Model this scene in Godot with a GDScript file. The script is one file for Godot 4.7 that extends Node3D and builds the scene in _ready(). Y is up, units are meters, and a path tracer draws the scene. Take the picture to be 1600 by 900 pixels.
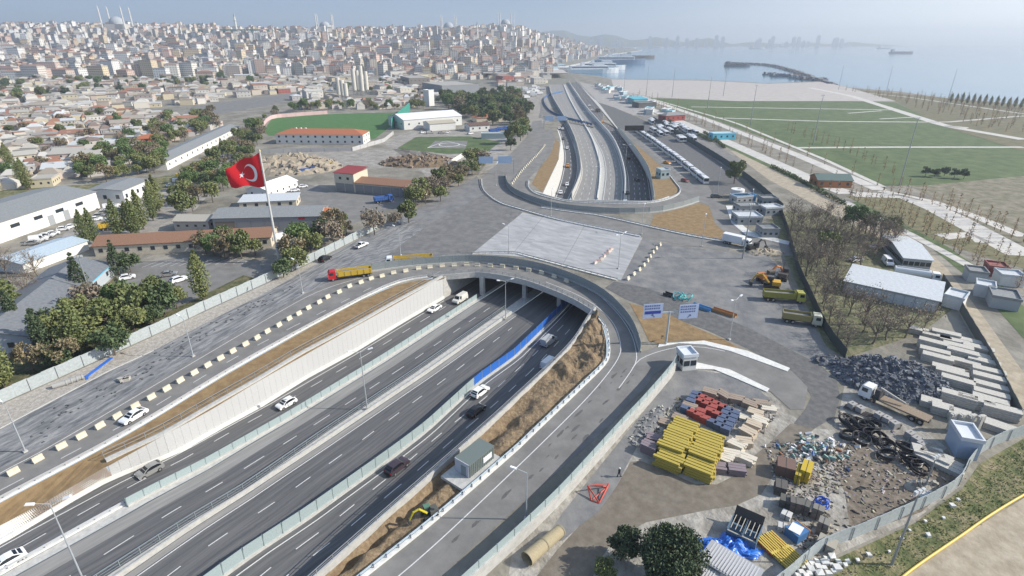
extends Node3D

var mats := {}
var rng := RandomNumberGenerator.new()
var used := {}


class MB:
	var v := PackedVector3Array()
	var n := PackedVector3Array()
	var u := PackedVector2Array()
	var c := PackedColorArray()
	var col := Color(1, 1, 1)
	var xf := Transform3D.IDENTITY

	func tri(a: Vector3, b: Vector3, d: Vector3) -> void:
		a = xf * a; b = xf * b; d = xf * d
		var m := (b - a).cross(d - a).normalized()
		v.append(a); v.append(d); v.append(b)
		for i in 3:
			n.append(m); c.append(col); u.append(Vector2.ZERO)

	# four corners, counter-clockwise seen from outside
	func quad(a: Vector3, b: Vector3, d: Vector3, e: Vector3) -> void:
		tri(a, b, d)
		tri(a, d, e)

	func box(p: Vector3, s: Vector3, yaw := 0.0, top := 1.0) -> void:
		slab(Transform3D(Basis(Vector3.UP, yaw), p), s, top)

	# box by centre frame; top scales the upper face
	func slab(t: Transform3D, s: Vector3, top := 1.0) -> void:
		var h := s * 0.5
		var q: Array[Vector3] = []
		for y in [-1.0, 1.0]:
			var k: float = top if y > 0 else 1.0
			q.append(t * Vector3(-h.x * k, h.y * y, h.z * k))
			q.append(t * Vector3(h.x * k, h.y * y, h.z * k))
			q.append(t * Vector3(h.x * k, h.y * y, -h.z * k))
			q.append(t * Vector3(-h.x * k, h.y * y, -h.z * k))
		for i in 4:
			var j := (i + 1) % 4
			quad(q[i], q[j], q[j + 4], q[i + 4])
		quad(q[4], q[5], q[6], q[7])
		quad(q[3], q[2], q[1], q[0])

	func cyl(a: Vector3, b: Vector3, r0: float, r1: float, k := 8, cap := true) -> void:
		var d := (b - a).normalized()
		var s := (Vector3.RIGHT if absf(d.x) < 0.8 else Vector3.UP).cross(d).normalized()
		var w := d.cross(s)
		for i in k:
			var t0 := TAU * i / k
			var t1 := TAU * (i + 1) / k
			var e0 := s * cos(t0) + w * sin(t0)
			var e1 := s * cos(t1) + w * sin(t1)
			quad(a + e0 * r0, a + e1 * r0, b + e1 * r1, b + e0 * r1)
			if cap:
				tri(b, b + e0 * r1, b + e1 * r1)
				tri(a, a + e1 * r0, a + e0 * r0)

	# polygon of (x, y) pushed along z from z0 to z1
	func extrude(p: PackedVector2Array, z0: float, z1: float, inset := 0.0, iy := 0.0) -> void:
		var k := p.size()
		var mid := Vector2.ZERO
		for q in p: mid += q / k
		var g := func(i: int, z: float, f: float) -> Vector3:
			var q := p[i % k]
			if f > 0.0: q = Vector2(lerpf(q.x, mid.x, f), lerpf(q.y, mid.y, f))
			return Vector3(q.x, q.y, z)
		for i in k:
			quad(g.call(i, z1, 0.0), g.call(i, z0, 0.0), g.call(i + 1, z0, 0.0), g.call(i + 1, z1, 0.0))
		for t in tris(p):
			tri(g.call(t.x, z1, 0.0), g.call(t.y, z1, 0.0), g.call(t.z, z1, 0.0))
			tri(g.call(t.x, z0, 0.0), g.call(t.z, z0, 0.0), g.call(t.y, z0, 0.0))

	static func tris(p: PackedVector2Array) -> Array[Vector3i]:
		var o: Array[Vector3i] = []
		var t := Geometry2D.triangulate_polygon(p)
		for i in range(0, t.size(), 3):
			var a := p[t[i]]
			var b := p[t[i + 1]]
			var d := p[t[i + 2]]
			if (b - a).cross(d - a) > 0: o.append(Vector3i(t[i], t[i + 1], t[i + 2]))
			else: o.append(Vector3i(t[i], t[i + 2], t[i + 1]))
		return o

	# flat polygon in plan (x, z)
	func sheet(p: PackedVector2Array, y: float) -> void:
		for t in tris(p):
			tri(Vector3(p[t.x].x, y, p[t.x].y), Vector3(p[t.z].x, y, p[t.z].y), Vector3(p[t.y].x, y, p[t.y].y))

	# strip between two lines, left and right, with metres as uv
	func ribbon(l: PackedVector3Array, r: PackedVector3Array, lift := 0.0, step := 4.0) -> void:
		var k := maxi(2, int(maxf(MB.length(l), MB.length(r)) / step))
		var a := MB.even(l, k)
		var b := MB.even(r, k)
		var up := Vector3.UP * lift
		var w := 0.0
		for i in k:
			var dw := (a[i + 1] + b[i + 1]).distance_to(a[i] + b[i]) * 0.5
			var at := v.size()
			quad(b[i] + up, b[i + 1] + up, a[i + 1] + up, a[i] + up)
			var x := a[i].distance_to(b[i])
			var uv := [Vector2(x, w), Vector2(0, w + dw), Vector2(x, w + dw), Vector2(x, w), Vector2(0, w), Vector2(0, w + dw)]
			for j in 6: u[at + j] = uv[j]
			w += dw

	static func length(l: PackedVector3Array) -> float:
		var s := 0.0
		for i in l.size() - 1: s += l[i].distance_to(l[i + 1])
		return s

	static func even(l: PackedVector3Array, k: int) -> PackedVector3Array:
		var o := PackedVector3Array()
		var total := MB.length(l)
		var i := 0
		var done := 0.0
		for j in k + 1:
			var want := total * j / k
			while i < l.size() - 2 and done + l[i].distance_to(l[i + 1]) < want:
				done += l[i].distance_to(l[i + 1])
				i += 1
			var seg := l[i].distance_to(l[i + 1])
			o.append(l[i].lerp(l[i + 1], clampf((want - done) / maxf(seg, 0.001), 0, 1)))
		return o

	# upright wall along a line
	func wall(l: PackedVector3Array, y0: float, y1: float, w: float) -> void:
		for i in l.size() - 1:
			var d := l[i + 1] - l[i]
			var s := Vector3(-d.z, 0, d.x).normalized() * w * 0.5
			var a := l[i]
			var b := l[i + 1]
			var lo := Vector3.UP * y0
			var hi := Vector3.UP * y1
			quad(a + s + lo, b + s + lo, b + s + hi, a + s + hi)
			quad(b - s + lo, a - s + lo, a - s + hi, b - s + hi)
			quad(a + s + hi, b + s + hi, b - s + hi, a - s + hi)
			if i == 0: quad(a - s + lo, a + s + lo, a + s + hi, a - s + hi)
			if i == l.size() - 2: quad(b + s + lo, b - s + lo, b - s + hi, b + s + hi)

	func mesh(m: Material) -> ArrayMesh:
		var a := []
		a.resize(Mesh.ARRAY_MAX)
		a[Mesh.ARRAY_VERTEX] = v
		a[Mesh.ARRAY_NORMAL] = n
		a[Mesh.ARRAY_TEX_UV] = u
		a[Mesh.ARRAY_COLOR] = c
		var o := ArrayMesh.new()
		o.add_surface_from_arrays(Mesh.PRIMITIVE_TRIANGLES, a)
		o.surface_set_material(0, m)
		return o


func P2(a: Array) -> PackedVector2Array:
	var o := PackedVector2Array()
	for i in range(0, a.size(), 2): o.append(Vector2(a[i], a[i + 1]))
	return o


func P3(a: Array) -> PackedVector3Array:
	var o := PackedVector3Array()
	for i in range(0, a.size(), 3): o.append(Vector3(a[i], a[i + 1], a[i + 2]))
	return o


# a rounded run through the traced points
func smooth(l: PackedVector3Array, per := 4) -> PackedVector3Array:
	var o := PackedVector3Array()
	var k := l.size()
	for i in k - 1:
		var p := l[maxi(i - 1, 0)]
		var q := l[mini(i + 2, k - 1)]
		for j in per: o.append(l[i].cubic_interpolate(l[i + 1], p, q, float(j) / per))
	o.append(l[k - 1])
	return o


func flat(l: PackedVector3Array) -> PackedVector2Array:
	var o := PackedVector2Array()
	for p in l: o.append(Vector2(p.x, p.z))
	return o


func lift(l: PackedVector3Array, y: float) -> PackedVector3Array:
	var o := PackedVector3Array()
	for p in l: o.append(p + Vector3.UP * y)
	return o


# line moved sideways (positive: to the right of travel)
func beside(l: PackedVector3Array, w: float) -> PackedVector3Array:
	var o := PackedVector3Array()
	for i in l.size():
		var d := l[mini(i + 1, l.size() - 1)] - l[maxi(i - 1, 0)]
		o.append(l[i] + Vector3(-d.z, 0, d.x).normalized() * w)
	return o


func rev(l: PackedVector3Array) -> PackedVector3Array:
	var o := l.duplicate()
	o.reverse()
	return o


func numbered(called: String) -> String:
	if not used.has(called):
		used[called] = 0
		return called
	used[called] += 1
	return "%s_%03d" % [called, used[called]]


func tag(o: Node, label: String, category: String, group := "", kind := "") -> Node:
	if label: o.set_meta("label", label)
	if category: o.set_meta("category", category)
	if group: o.set_meta("group", group)
	if kind: o.set_meta("kind", kind)
	return o


func thing(called: String, label: String, category: String, at := Vector3.ZERO, yaw := 0.0, group := "") -> Node3D:
	var o := Node3D.new()
	o.name = numbered(called)
	add_child(o)
	o.position = at
	o.rotation.y = yaw
	tag(o, label, category, group)
	return o


func part(o: Node3D, called: String, b: MB, m: Material, label := "") -> MeshInstance3D:
	var i := MeshInstance3D.new()
	i.name = called
	i.mesh = b.mesh(m)
	o.add_child(i, true)
	if label: i.set_meta("label", label)
	return i


func piece(o: Node3D, called: String, m: Mesh, t: Transform3D) -> MeshInstance3D:
	var i := MeshInstance3D.new()
	i.name = called
	i.mesh = m
	i.transform = t
	o.add_child(i, true)
	return i


func setting(called: String, b: MB, m: Material, label := "") -> MeshInstance3D:
	var i := MeshInstance3D.new()
	i.name = numbered(called)
	i.mesh = b.mesh(m)
	add_child(i)
	i.set_meta("kind", "structure")
	if label:
		i.set_meta("label", label)
	return i


func ground_patch(called: String, p: PackedVector2Array, y: float, m: Material, label := "") -> MeshInstance3D:
	var b := MB.new()
	b.sheet(p, y)
	return setting(called, b, m, label)


func copy_of(src: Node3D, at: Vector3, yaw: float, label := "", group := "") -> Node3D:
	var o: Node3D = src.duplicate()
	o.name = numbered(String(src.name).rstrip("0123456789").trim_suffix("_"))
	add_child(o)
	o.position = at
	o.rotation.y = yaw
	if label: o.set_meta("label", label)
	if group: o.set_meta("group", group)
	return o


func paint(o: Node3D, child: String, m: Material) -> void:
	for k in o.get_children():
		if k is MeshInstance3D and String(k.name).begins_with(child): k.material_override = m


# plain coat: linear base colour
func C(r: float, g: float, b: float, rough := 0.8, metal := 0.0) -> StandardMaterial3D:
	var key := "%s %s %s %s %s" % [r, g, b, rough, metal]
	if mats.has(key): return mats[key]
	var m := StandardMaterial3D.new()
	m.albedo_color = Color(r, g, b).linear_to_srgb()
	m.roughness = rough
	m.metallic = metal
	mats[key] = m
	return m


# grained surface: two linear colours mixed by noise, size in metres
func N(key: String, a: Color, b: Color, size: float, rough := 0.9, freq := 0.02, oct := 6, bump := 0.0, along := Vector3.ZERO, mid = null) -> StandardMaterial3D:
	if mats.has(key): return mats[key]
	var m := StandardMaterial3D.new()
	var t := NoiseTexture2D.new()
	var f := FastNoiseLite.new()
	f.noise_type = FastNoiseLite.TYPE_SIMPLEX_SMOOTH
	f.frequency = freq
	f.fractal_octaves = oct
	f.fractal_gain = 0.68
	f.seed = key.hash() % 1000
	t.width = 512
	t.height = 512
	t.seamless = true
	t.noise = f
	var g := Gradient.new()
	g.set_color(0, a.linear_to_srgb())
	g.set_color(1, b.linear_to_srgb())
	g.set_offset(0, 0.15)
	g.set_offset(1, 0.85)
	if mid != null: g.add_point(0.5, (mid as Color).linear_to_srgb())
	t.color_ramp = g
	m.albedo_texture = t
	m.roughness = rough
	if along == Vector3.ZERO:
		m.uv1_triplanar = true
		m.uv1_world_triplanar = true
		m.uv1_scale = Vector3.ONE / size
	else:
		m.uv1_scale = along
	if bump > 0.0:
		var t2 := NoiseTexture2D.new()
		t2.width = 512
		t2.height = 512
		t2.seamless = true
		t2.as_normal_map = true
		t2.bump_strength = bump
		t2.noise = f
		m.normal_enabled = true
		m.normal_texture = t2
	mats[key] = m
	return m


func K(r: float, g: float, b: float) -> Color:
	return Color(r, g, b)


func vcol(rough := 0.85) -> StandardMaterial3D:
	var key := "vcol%s" % rough
	if mats.has(key): return mats[key]
	var m := StandardMaterial3D.new()
	m.vertex_color_use_as_albedo = true
	m.roughness = rough
	mats[key] = m
	return m


func yaw_of(d: Vector3) -> float:
	return atan2(-d.z, d.x)


# painted line pieces along a run
func dashes(b: MB, l: PackedVector3Array, on: float, off: float, w: float, y := 0.02, start := 0.0) -> void:
	var total := MB.length(l)
	var k := maxi(2, int(total / 1.0))
	var e := MB.even(l, k)
	var step := total / k
	var s := start
	while s < total:
		var i0 := int(s / step)
		var i1 := mini(k, int(minf(s + on, total) / step))
		if i1 > i0:
			var seg := PackedVector3Array()
			for i in range(i0, i1 + 1): seg.append(e[i])
			b.ribbon(beside(seg, -w * 0.5), beside(seg, w * 0.5), y, 2.0)
		s += on + off
		if on + off < 0.1: break


func _ready() -> void:
	rng.seed = 7
	var cam := Camera3D.new()
	cam.position = Vector3(0, 62, 0)
	cam.rotation.x = -atan(388.0 / 875.0)
	cam.fov = rad_to_deg(2.0 * atan(450.0 / 875.0))
	cam.near = 0.5
	cam.far = 40000
	add_child(cam)
	cam.current = true
	var sky_mat := PanoramaSkyMaterial.new()
	sky_mat.panorama = sky_picture()
	var sky := Sky.new()
	sky.sky_material = sky_mat
	var env := Environment.new()
	env.background_mode = Environment.BG_SKY
	env.sky = sky
	env.background_energy_multiplier = 1.0
	env.tonemap_mode = Environment.TONE_MAPPER_LINEAR
	env.tonemap_exposure = 1.22
	env.volumetric_fog_enabled = true
	env.volumetric_fog_density = 0.00022
	env.volumetric_fog_albedo = Color(0.86, 0.9, 0.95)
	env.volumetric_fog_anisotropy = 0.3
	env.volumetric_fog_length = 4000
	env.sdfgi_enabled = true
	env.ssao_enabled = true
	env.ssil_enabled = true
	var we := WorldEnvironment.new()
	we.environment = env
	add_child(we)
	var sun := DirectionalLight3D.new()
	sun.light_energy = 1.6
	sun.light_color = Color(1.0, 0.97, 0.92)
	sun.light_angular_distance = 0.5
	sun.shadow_enabled = true
	sun.directional_shadow_max_distance = 1500
	add_child(sun)
	sun.look_at_from_position(Vector3(83.9, 54.5, 2.0), Vector3.ZERO, Vector3.UP)
	lay_ground()
	lay_roads()
	lay_motorway()
	lay_motorway_beyond()
	dig_median()
	park_and_sea()
	roadside()
	street_lamps()
	big_flag()
	near_buildings()
	settlement()
	far_city()
	harbour()
	vegetation()
	traffic()
	material_yard()
	slab_yard()
	small_things()


# clear hazy air, brighter towards the low sun on the right
func sky_picture() -> ImageTexture:
	var w := 512
	var h := 256
	var im := Image.create(w, h, false, Image.FORMAT_RGBF)
	var s := Vector3(83.9, 54.5, 2.0).normalized()
	for j in h:
		var el := PI * (0.5 - (j + 0.5) / h)
		for i in w:
			var az := TAU * (i + 0.5) / w
			var d := Vector3(sin(az) * cos(el), sin(el), -cos(az) * cos(el))
			var up := clampf(sin(el), 0.0, 1.0)
			var k := exp(-up * 7.0)
			var c := Vector3(0.13, 0.24, 0.44).lerp(Vector3(0.4, 0.5, 0.6), k)
			var g := maxf(0.0, d.dot(s))
			c += Vector3(0.55, 0.5, 0.43) * (2.5 * pow(g, 1.6) * (0.35 + 0.65 * k) + 0.6 * pow(g, 12.0))
			im.set_pixel(i, j, Color(c.x, c.y, c.z))
	return ImageTexture.create_from_image(im)


func asphalt() -> Material:
	return N("asphalt", K(0.148, 0.145, 0.139), K(0.215, 0.209, 0.2), 60.0, 0.85, 0.015, 8)


func asphalt_dark() -> Material:
	return N("asphalt_dark", K(0.085, 0.086, 0.088), K(0.15, 0.149, 0.147), 30.0, 0.85, 0.03, 7)


func gravel() -> Material:
	return N("gravel", K(0.125, 0.13, 0.138), K(0.225, 0.222, 0.217), 60.0, 0.95, 0.016, 8, 1.0)


func dust() -> Material:
	return N("dust", K(0.2, 0.185, 0.165), K(0.36, 0.34, 0.31), 60.0, 0.95, 0.016, 7, 2.0)


func concrete() -> Material:
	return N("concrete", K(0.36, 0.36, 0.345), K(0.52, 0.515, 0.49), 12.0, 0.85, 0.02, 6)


func pale_concrete() -> Material:
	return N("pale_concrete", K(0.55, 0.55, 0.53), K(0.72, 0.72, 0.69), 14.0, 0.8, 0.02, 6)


func brown_turf() -> Material:
	return N("brown_turf", K(0.19, 0.125, 0.06), K(0.29, 0.2, 0.1), 30.0, 0.95, 0.02, 8, 1.0)


func soil() -> Material:
	return N("soil", K(0.1, 0.07, 0.042), K(0.28, 0.21, 0.14), 14.0, 0.95, 0.02, 7, 5.0)


func lawn() -> Material:
	return N("lawn", K(0.05, 0.088, 0.027), K(0.11, 0.148, 0.056), 120.0, 0.95, 0.02, 8)


func rough_grass() -> Material:
	return N("rough_grass", K(0.06, 0.085, 0.025), K(0.27, 0.225, 0.14), 34.0, 0.95, 0.016, 7, 4.0, Vector3.ZERO, K(0.14, 0.14, 0.06))


func white_paint() -> Material:
	return N("white_paint", K(0.5, 0.5, 0.5), K(0.78, 0.78, 0.77), 4.0, 0.7, 0.03, 6)


func steel() -> Material:
	return C(0.42, 0.44, 0.46, 0.45, 0.55)


func glass_teal() -> Material:
	if mats.has("glass_teal"): return mats["glass_teal"]
	var m := StandardMaterial3D.new()
	m.albedo_color = Color(0.66, 0.78, 0.8, 0.62)
	m.transparency = BaseMaterial3D.TRANSPARENCY_ALPHA
	m.roughness = 0.15
	mats["glass_teal"] = m
	return m


func window_glass() -> Material:
	return C(0.03, 0.04, 0.05, 0.12)


func cut_west() -> PackedVector2Array:
	return P2([-80.84,-40.99,-78.66,-56.16,-75.15,-62.42,-66.17,-78.06,-54.81,-103.65,-34.87,-139.39,-21.94,-147.49,-12.11,-150.85,1.67,-149.88,8.95,-143.79,16.19,-135.62,21.65,-125.98,22.05,-117.09,21.57,-108.32,19.74,-101.06,13.84,-91.84,4.2,-78.24,0.1,-72.53,-10.57,-58.95,-18.35,-49.88,-23.06,-44.16,-26.19,-40.27])


func cut_east() -> PackedVector2Array:
	return P2([12.68,-236.4,17.03,-263.62,25.97,-317.8,32.62,-383.4,34.15,-432.9,44.51,-479.7,74.28,-487.7,78.45,-457,79.93,-436.2,77.15,-378.2,72.87,-317.8,69.11,-281.64,60.68,-235.33,58.94,-230.12,44.77,-229.1,27.83,-231.14])


func lay_ground() -> void:
	# one sheet of land, open where the motorway lies below it
	var base := N("land", K(0.15, 0.14, 0.115), K(0.29, 0.27, 0.23), 120.0, 0.95, 0.012, 8, 2.0)
	var b := MB.new()
	var edge := coast()
	var zs := [60.0, -100.0, -300.0, -9000.0]
	for i in 3:
		var band := PackedVector2Array([Vector2(-9000, zs[i]), Vector2(9000, zs[i]), Vector2(9000, zs[i + 1]), Vector2(-9000, zs[i + 1])])
		for land in Geometry2D.intersect_polygons(band, edge):
			var rest := [land]
			for hole in [cut_west(), cut_east()]:
				var next := []
				for r in rest: next.append_array(Geometry2D.clip_polygons(r, hole))
				rest = next
			for r in rest: b.sheet(r, 0.0)
	setting("ground", b, base)
	var water := MB.new()
	var open_sea := coast().slice(2)
	open_sea.append_array(PackedVector2Array([Vector2(-9000, -7600), Vector2(9500, -7600), Vector2(9500, 60), Vector2(3000, 60)]))
	water.sheet(open_sea, -2.5)
	var shore := MB.new()
	var cl := PackedVector3Array()
	for p in coast().slice(1): cl.append(Vector3(p.x, 0, p.y))
	shore.wall(cl, -4.0, 0.02, 1.0)
	setting("sea_wall", shore, concrete())
	var wm := StandardMaterial3D.new()
	wm.albedo_color = Color(0.07, 0.19, 0.28).linear_to_srgb()
	wm.roughness = 0.12
	var wt := NoiseTexture2D.new()
	var wf := FastNoiseLite.new()
	wf.frequency = 0.03
	wf.fractal_octaves = 5
	wt.width = 512
	wt.height = 512
	wt.seamless = true
	wt.as_normal_map = true
	wt.bump_strength = 0.3
	wt.noise = wf
	wm.normal_enabled = true
	wm.normal_texture = wt
	wm.uv1_triplanar = true
	wm.uv1_world_triplanar = true
	wm.uv1_scale = Vector3.ONE / 90.0
	setting("sea", water, wm)
	# the gravel of the works strip and the slab over the underpass
	ground_patch("gravel_strip", P2([-47.96,-191.08,-40.04,-212.05,-30.96,-241.87,-17.51,-277.28,-14.28,-257.23,-5.61,-228.09,4.08,-216.56,-12.51,-165.71,-31,-157.98,-44.72,-150.85,-50.24,-144.25]), 0.012, gravel())
	var strip := MB.new()
	strip.ribbon(P3([-101.23,0.02,-73.44,-94.99,0.02,-86.17,-87.44,0.02,-101.28,-81.24,0.02,-113.9,-76.57,0.02,-125.21,-69.72,0.02,-139.34,-59.94,0.02,-160.62,-47.94,0.02,-191.02,-39.74,0.02,-210.23]), P3([-83.17,0.02,-59.04,-80.48,0.02,-68.8,-76.19,0.02,-78.21,-70.23,0.02,-94.73,-61.22,0.02,-119.01,-52.81,0.02,-139.34,-44.46,0.02,-149.83,-30.91,0.02,-157.41,-19.77,0.02,-161.72]), 0.0, 6.0)
	setting("gravel_strip", strip, N("streaked_gravel", K(0.09, 0.096, 0.106), K(0.31, 0.31, 0.305), 1.0, 0.95, 0.016, 8, 1.0, Vector3(0.06, 0.014, 1), K(0.19, 0.194, 0.2)))
	var margin := MB.new()
	margin.ribbon(P3([-101.21,0.03,-73.43,-94.98,0.03,-86.16,-87.43,0.03,-101.26,-81.23,0.03,-113.88,-76.56,0.03,-125.19,-69.71,0.03,-139.32,-59.93,0.03,-160.6]), P3([-95.28,0.03,-67.52,-89.49,0.03,-79.59,-87.39,0.03,-85.56,-82.77,0.03,-98.27,-77.51,0.03,-107.42,-72.74,0.03,-120.66,-65.55,0.03,-137.62,-58.61,0.03,-159.51]), 0.0, 6.0)
	setting("dusty_verge", margin, N("verge", K(0.26, 0.24, 0.21), K(0.46, 0.43, 0.39), 16.0, 0.95, 0.03, 7, 2.0))
	var vk := MB.new()
	vk.wall(P3([-95.05,0,-67.28,-89.24,0,-79.28,-87.13,0,-85.21,-82.49,0,-97.83,-78.15,0,-106.08]), 0.0, 0.16, 0.25)
	setting("kerb", vk, concrete())
	ground_patch("hardstanding", P2([-39.9,-163.44,-12.59,-166.87,4.02,-212.94,-5.59,-227.08,-12.1,-241.87,-20.35,-222.19,-30.87,-196.36]), 0.03, N("weathered_asphalt", K(0.12, 0.12, 0.122), K(0.19, 0.187, 0.182), 40.0, 0.9, 0.016, 8))
	var apron := MB.new()
	apron.ribbon(P3([4.27,0.04,-212.8,15.68,0.04,-203.39,44.75,0.04,-182.47]), P3([-12.58,0.04,-166.76,5.58,0.04,-163.33,22.03,0.04,-151.24,30.64,0.04,-145.06]), 0.0, 5.0)
	var slab := setting("concrete_apron", apron, N("apron", K(0.27, 0.275, 0.285), K(0.42, 0.42, 0.425), 1.0, 0.85, 0.02, 8, 0.0, Vector3(0.03, 0.009, 1)))
	var joints := MB.new()
	for q in [P2([-5.17,-187.46,36.58,-161.77]), P2([12.33,-208.57,0,-165.71]), P2([27.08,-197.91,15.5,-157.98])]:
		var l := P3([q[0].x, 0.045, q[0].y, q[1].x, 0.045, q[1].y])
		joints.ribbon(beside(l, -0.09), beside(l, 0.09), 0.0, 20)
	part(slab, "joint", joints, C(0.2, 0.2, 0.2))
	ground_patch("site_yard", P2([44.85,-181.92,54.76,-174.11,69.25,-168.04,80.26,-164.57,78.88,-148.91,74.8,-131.62,68.09,-102.86,64.48,-100.3,61.4,-106.08,55.16,-116.77,46.83,-127.07,37.39,-138.96,30.26,-142.89,30.02,-145.62,33.35,-151.84]), 0.01, gravel())
	ground_patch("site_yard", P2([23.5,-83.86,31.86,-95.46,34.31,-99.8,43.04,-97.35,49.64,-90.11,50.75,-82.91,51.71,-79.63,55.59,-78.93,60.08,-84.82,65.55,-93.17,70.4,-84.82,72.29,-74.26,68.02,-65.51,56.97,-59.06,41.97,-52.85,34.79,-49.06,27.48,-41.72,-1.45,-41.72,0,-53.65]), 0.006, N("yard_ground", K(0.2, 0.185, 0.16), K(0.42, 0.4, 0.36), 40.0, 0.95, 0.016, 8, 3.0))
	ground_patch("gravel_heap_floor", P2([23.07,-82.91,31.74,-94.99,34.44,-99.3,42.88,-96.87,47.46,-92.06,48.79,-87.81,44.59,-84.82,39.6,-90.97,34.03,-88.85,26.53,-82.91,21.6,-75.88,17.64,-68.97,15.44,-64.85,12.41,-60.47,9.37,-57.92,6.93,-55.42,4.33,-55.42,7.35,-60.47]), 0.014, gravel())
	ground_patch("dirt_track", P2([1.57,-47.73,5.95,-53.86,9.37,-57.92,12.41,-60.47,15.44,-64.85,17.51,-68.26,19.01,-70.87,20.61,-71.17,24.19,-68.97,27.85,-66.05,31.23,-65.91,34.91,-67.97,38.95,-71.92,43.74,-75.88,49.17,-80.7,53.16,-79.63,44.35,-72.38,40.42,-67.55,37.25,-63.94,32.61,-61.68,28.64,-60.95,23.7,-59.76,18.89,-58.6,13.91,-55.73,11.72,-52.65,9.04,-47.73]), 0.02, N("wet_track", K(0.13, 0.11, 0.085), K(0.2, 0.175, 0.14), 24.0, 0.75, 0.02, 7))
	ground_patch("bare_earth", P2([49.81,-64.2,52.09,-74.26,58.32,-75.88,62.02,-68.26,72.29,-74.26,69.51,-67.55,58.82,-60.47,46.32,-56.16]), 0.016, N("yard_earth", K(0.11, 0.09, 0.068), K(0.24, 0.205, 0.165), 18.0, 0.95, 0.02, 8, 2.0))
	ground_patch("rough_slope", P2([34.58,-47.73,41.66,-52.26,56.59,-58.49,67.92,-64.98,74.68,-70.42,87.09,-76.71,105.61,-84.82,103.68,-75.88,76.9,-63.94,61.34,-56.38,49.08,-49.51,46.1,-47.3]), 0.018, rough_grass())
	ground_patch("sand_road", P2([46.49,-47.3,49.35,-49.7,61.35,-56.16,76.87,-63.68,103.89,-75.55,106.88,-65.51,65.07,-41.72]), 0.015, N("sand", K(0.29, 0.245, 0.18), K(0.43, 0.375, 0.29), 30.0, 0.95, 0.02, 8, 1.0))
	# car parks and yards of the depots on the left
	for q in [[P2([-119.35,-153.84,-102.34,-164.57,-74.49,-160.13,-64.59,-144.25,-75.18,-125.61,-83.31,-120.72,-97.24,-131.62]), 0], [P2([-170.05,-161.77,-152.09,-169.23,-164.56,-217.48,-157.59,-241.87,-155.56,-270.29,-169.56,-317.8,-183.72,-383.4,-158.77,-347.8,-133.93,-245.27,-122.22,-201.9,-125.35,-186.76,-127.97,-176.65,-136.47,-170.43,-140.83,-149.88]), 1], [P2([-107.09,-186.05,-63.3,-188.9,-50.61,-214.74,-38.29,-234.27,-51.29,-245.27,-80.47,-247.58,-100.36,-263.62,-94.64,-224.12,-106.29,-214.74]), 0], [P2([-86.9,-378.2,-75.88,-426.5,-33.2,-426.5,-4.91,-442.9,0,-370.8,-16.96,-297.09,-31.35,-245.27,-57.72,-317.8]), 1], [P2([-140.98,-337.2,-105.24,-345.6,-63.83,-354.4,-37.06,-327.2,-47.48,-297.09,-67.82,-297.09,-94.95,-297.09,-122.08,-297.09]), 1]]:
		ground_patch("yard", q[0], 0.014, asphalt() if q[1] == 0 else dust())
	ground_patch("football_pitch", P2([-171.82,-405.3,-182.74,-423.3,-208.47,-504.6,-173.9,-527.4,-141.54,-537,-103.52,-542,-96.43,-479.7,-94.2,-423.3,-94.08,-391.3]), 0.03, N("pitch", K(0.045, 0.12, 0.03), K(0.075, 0.175, 0.045), 70.0, 0.95, 0.02, 6))
	var pad_lawn := ground_patch("helipad_lawn", P2([-71.81,-354.4,-66.93,-399.6,-29.19,-402.4,-7.63,-378.2,-15.41,-341.4,-37.89,-335.2]), 0.02, lawn())
	var pad := MB.new()
	pad.sheet(P2([-52.97,-356.6,-51.51,-383.4,-29.62,-383.4,-29.12,-354.4]), 0.035)
	part(pad_lawn, "landing_square", pad, asphalt())
	var rim := MB.new()
	for q in [P3([-52.97,0,-356.6,-51.51,0,-383.4,-29.62,0,-383.4,-29.12,0,-354.4,-52.97,0,-356.6])]: rim.ribbon(beside(q, -0.5), beside(q, 0.5), 0.045, 30)
	var ring := PackedVector3Array()
	var pc := Vector3(-40.53,0,-368.3)
	for i in 33: ring.append(pc + Vector3(cos(TAU * i / 32) * 6.5, 0, sin(TAU * i / 32) * 6.5))
	rim.ribbon(beside(ring, -0.4), beside(ring, 0.4), 0.046, 1)
	part(pad_lawn, "landing_marks", rim, white_paint())
	ground_patch("scrub", P2([-250.77,-245.27,-182.48,-263.62,-159.38,-297.09,-155.56,-270.29,-159.58,-245.27,-185.23,-245.27,-206.3,-219.34]), 0.01, rough_grass())
	ground_patch("garden", P2([-104.34,-72.38,-95.69,-87,-88.17,-102.34,-77.33,-126.7,-68.18,-144.25,-77.41,-148.91,-83.12,-131.62,-86.36,-124.18,-97.72,-132.4,-113.65,-147.96,-103.27,-106.08,-115.98,-93.17]), 0.016, N("garden_soil", K(0.06, 0.06, 0.03), K(0.2, 0.15, 0.1), 30.0, 0.95, 0.02, 7, 4.0, Vector3.ZERO, K(0.09, 0.1, 0.04)))
	ground_patch("runway", P2([-298.53,-527.4,-323,-590.8,-310.9,-648.7,-279.27,-736.2,-254.33,-710.2,-250.22,-602.8,-268.95,-532.1,-271.29,-491.8]), 0.02, asphalt())
	ground_patch("garden", P2([95.86,-201.9,107.55,-214.74,136.66,-214.74,136.5,-176.65,117.19,-131.62,94.77,-114.25,70.82,-102.86,69.52,-108.32,77.66,-137.69]), 0.017, N("scrub_soil", K(0.08, 0.1, 0.04), K(0.22, 0.19, 0.12), 26.0, 0.95, 0.02, 7, 4.0))
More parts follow.
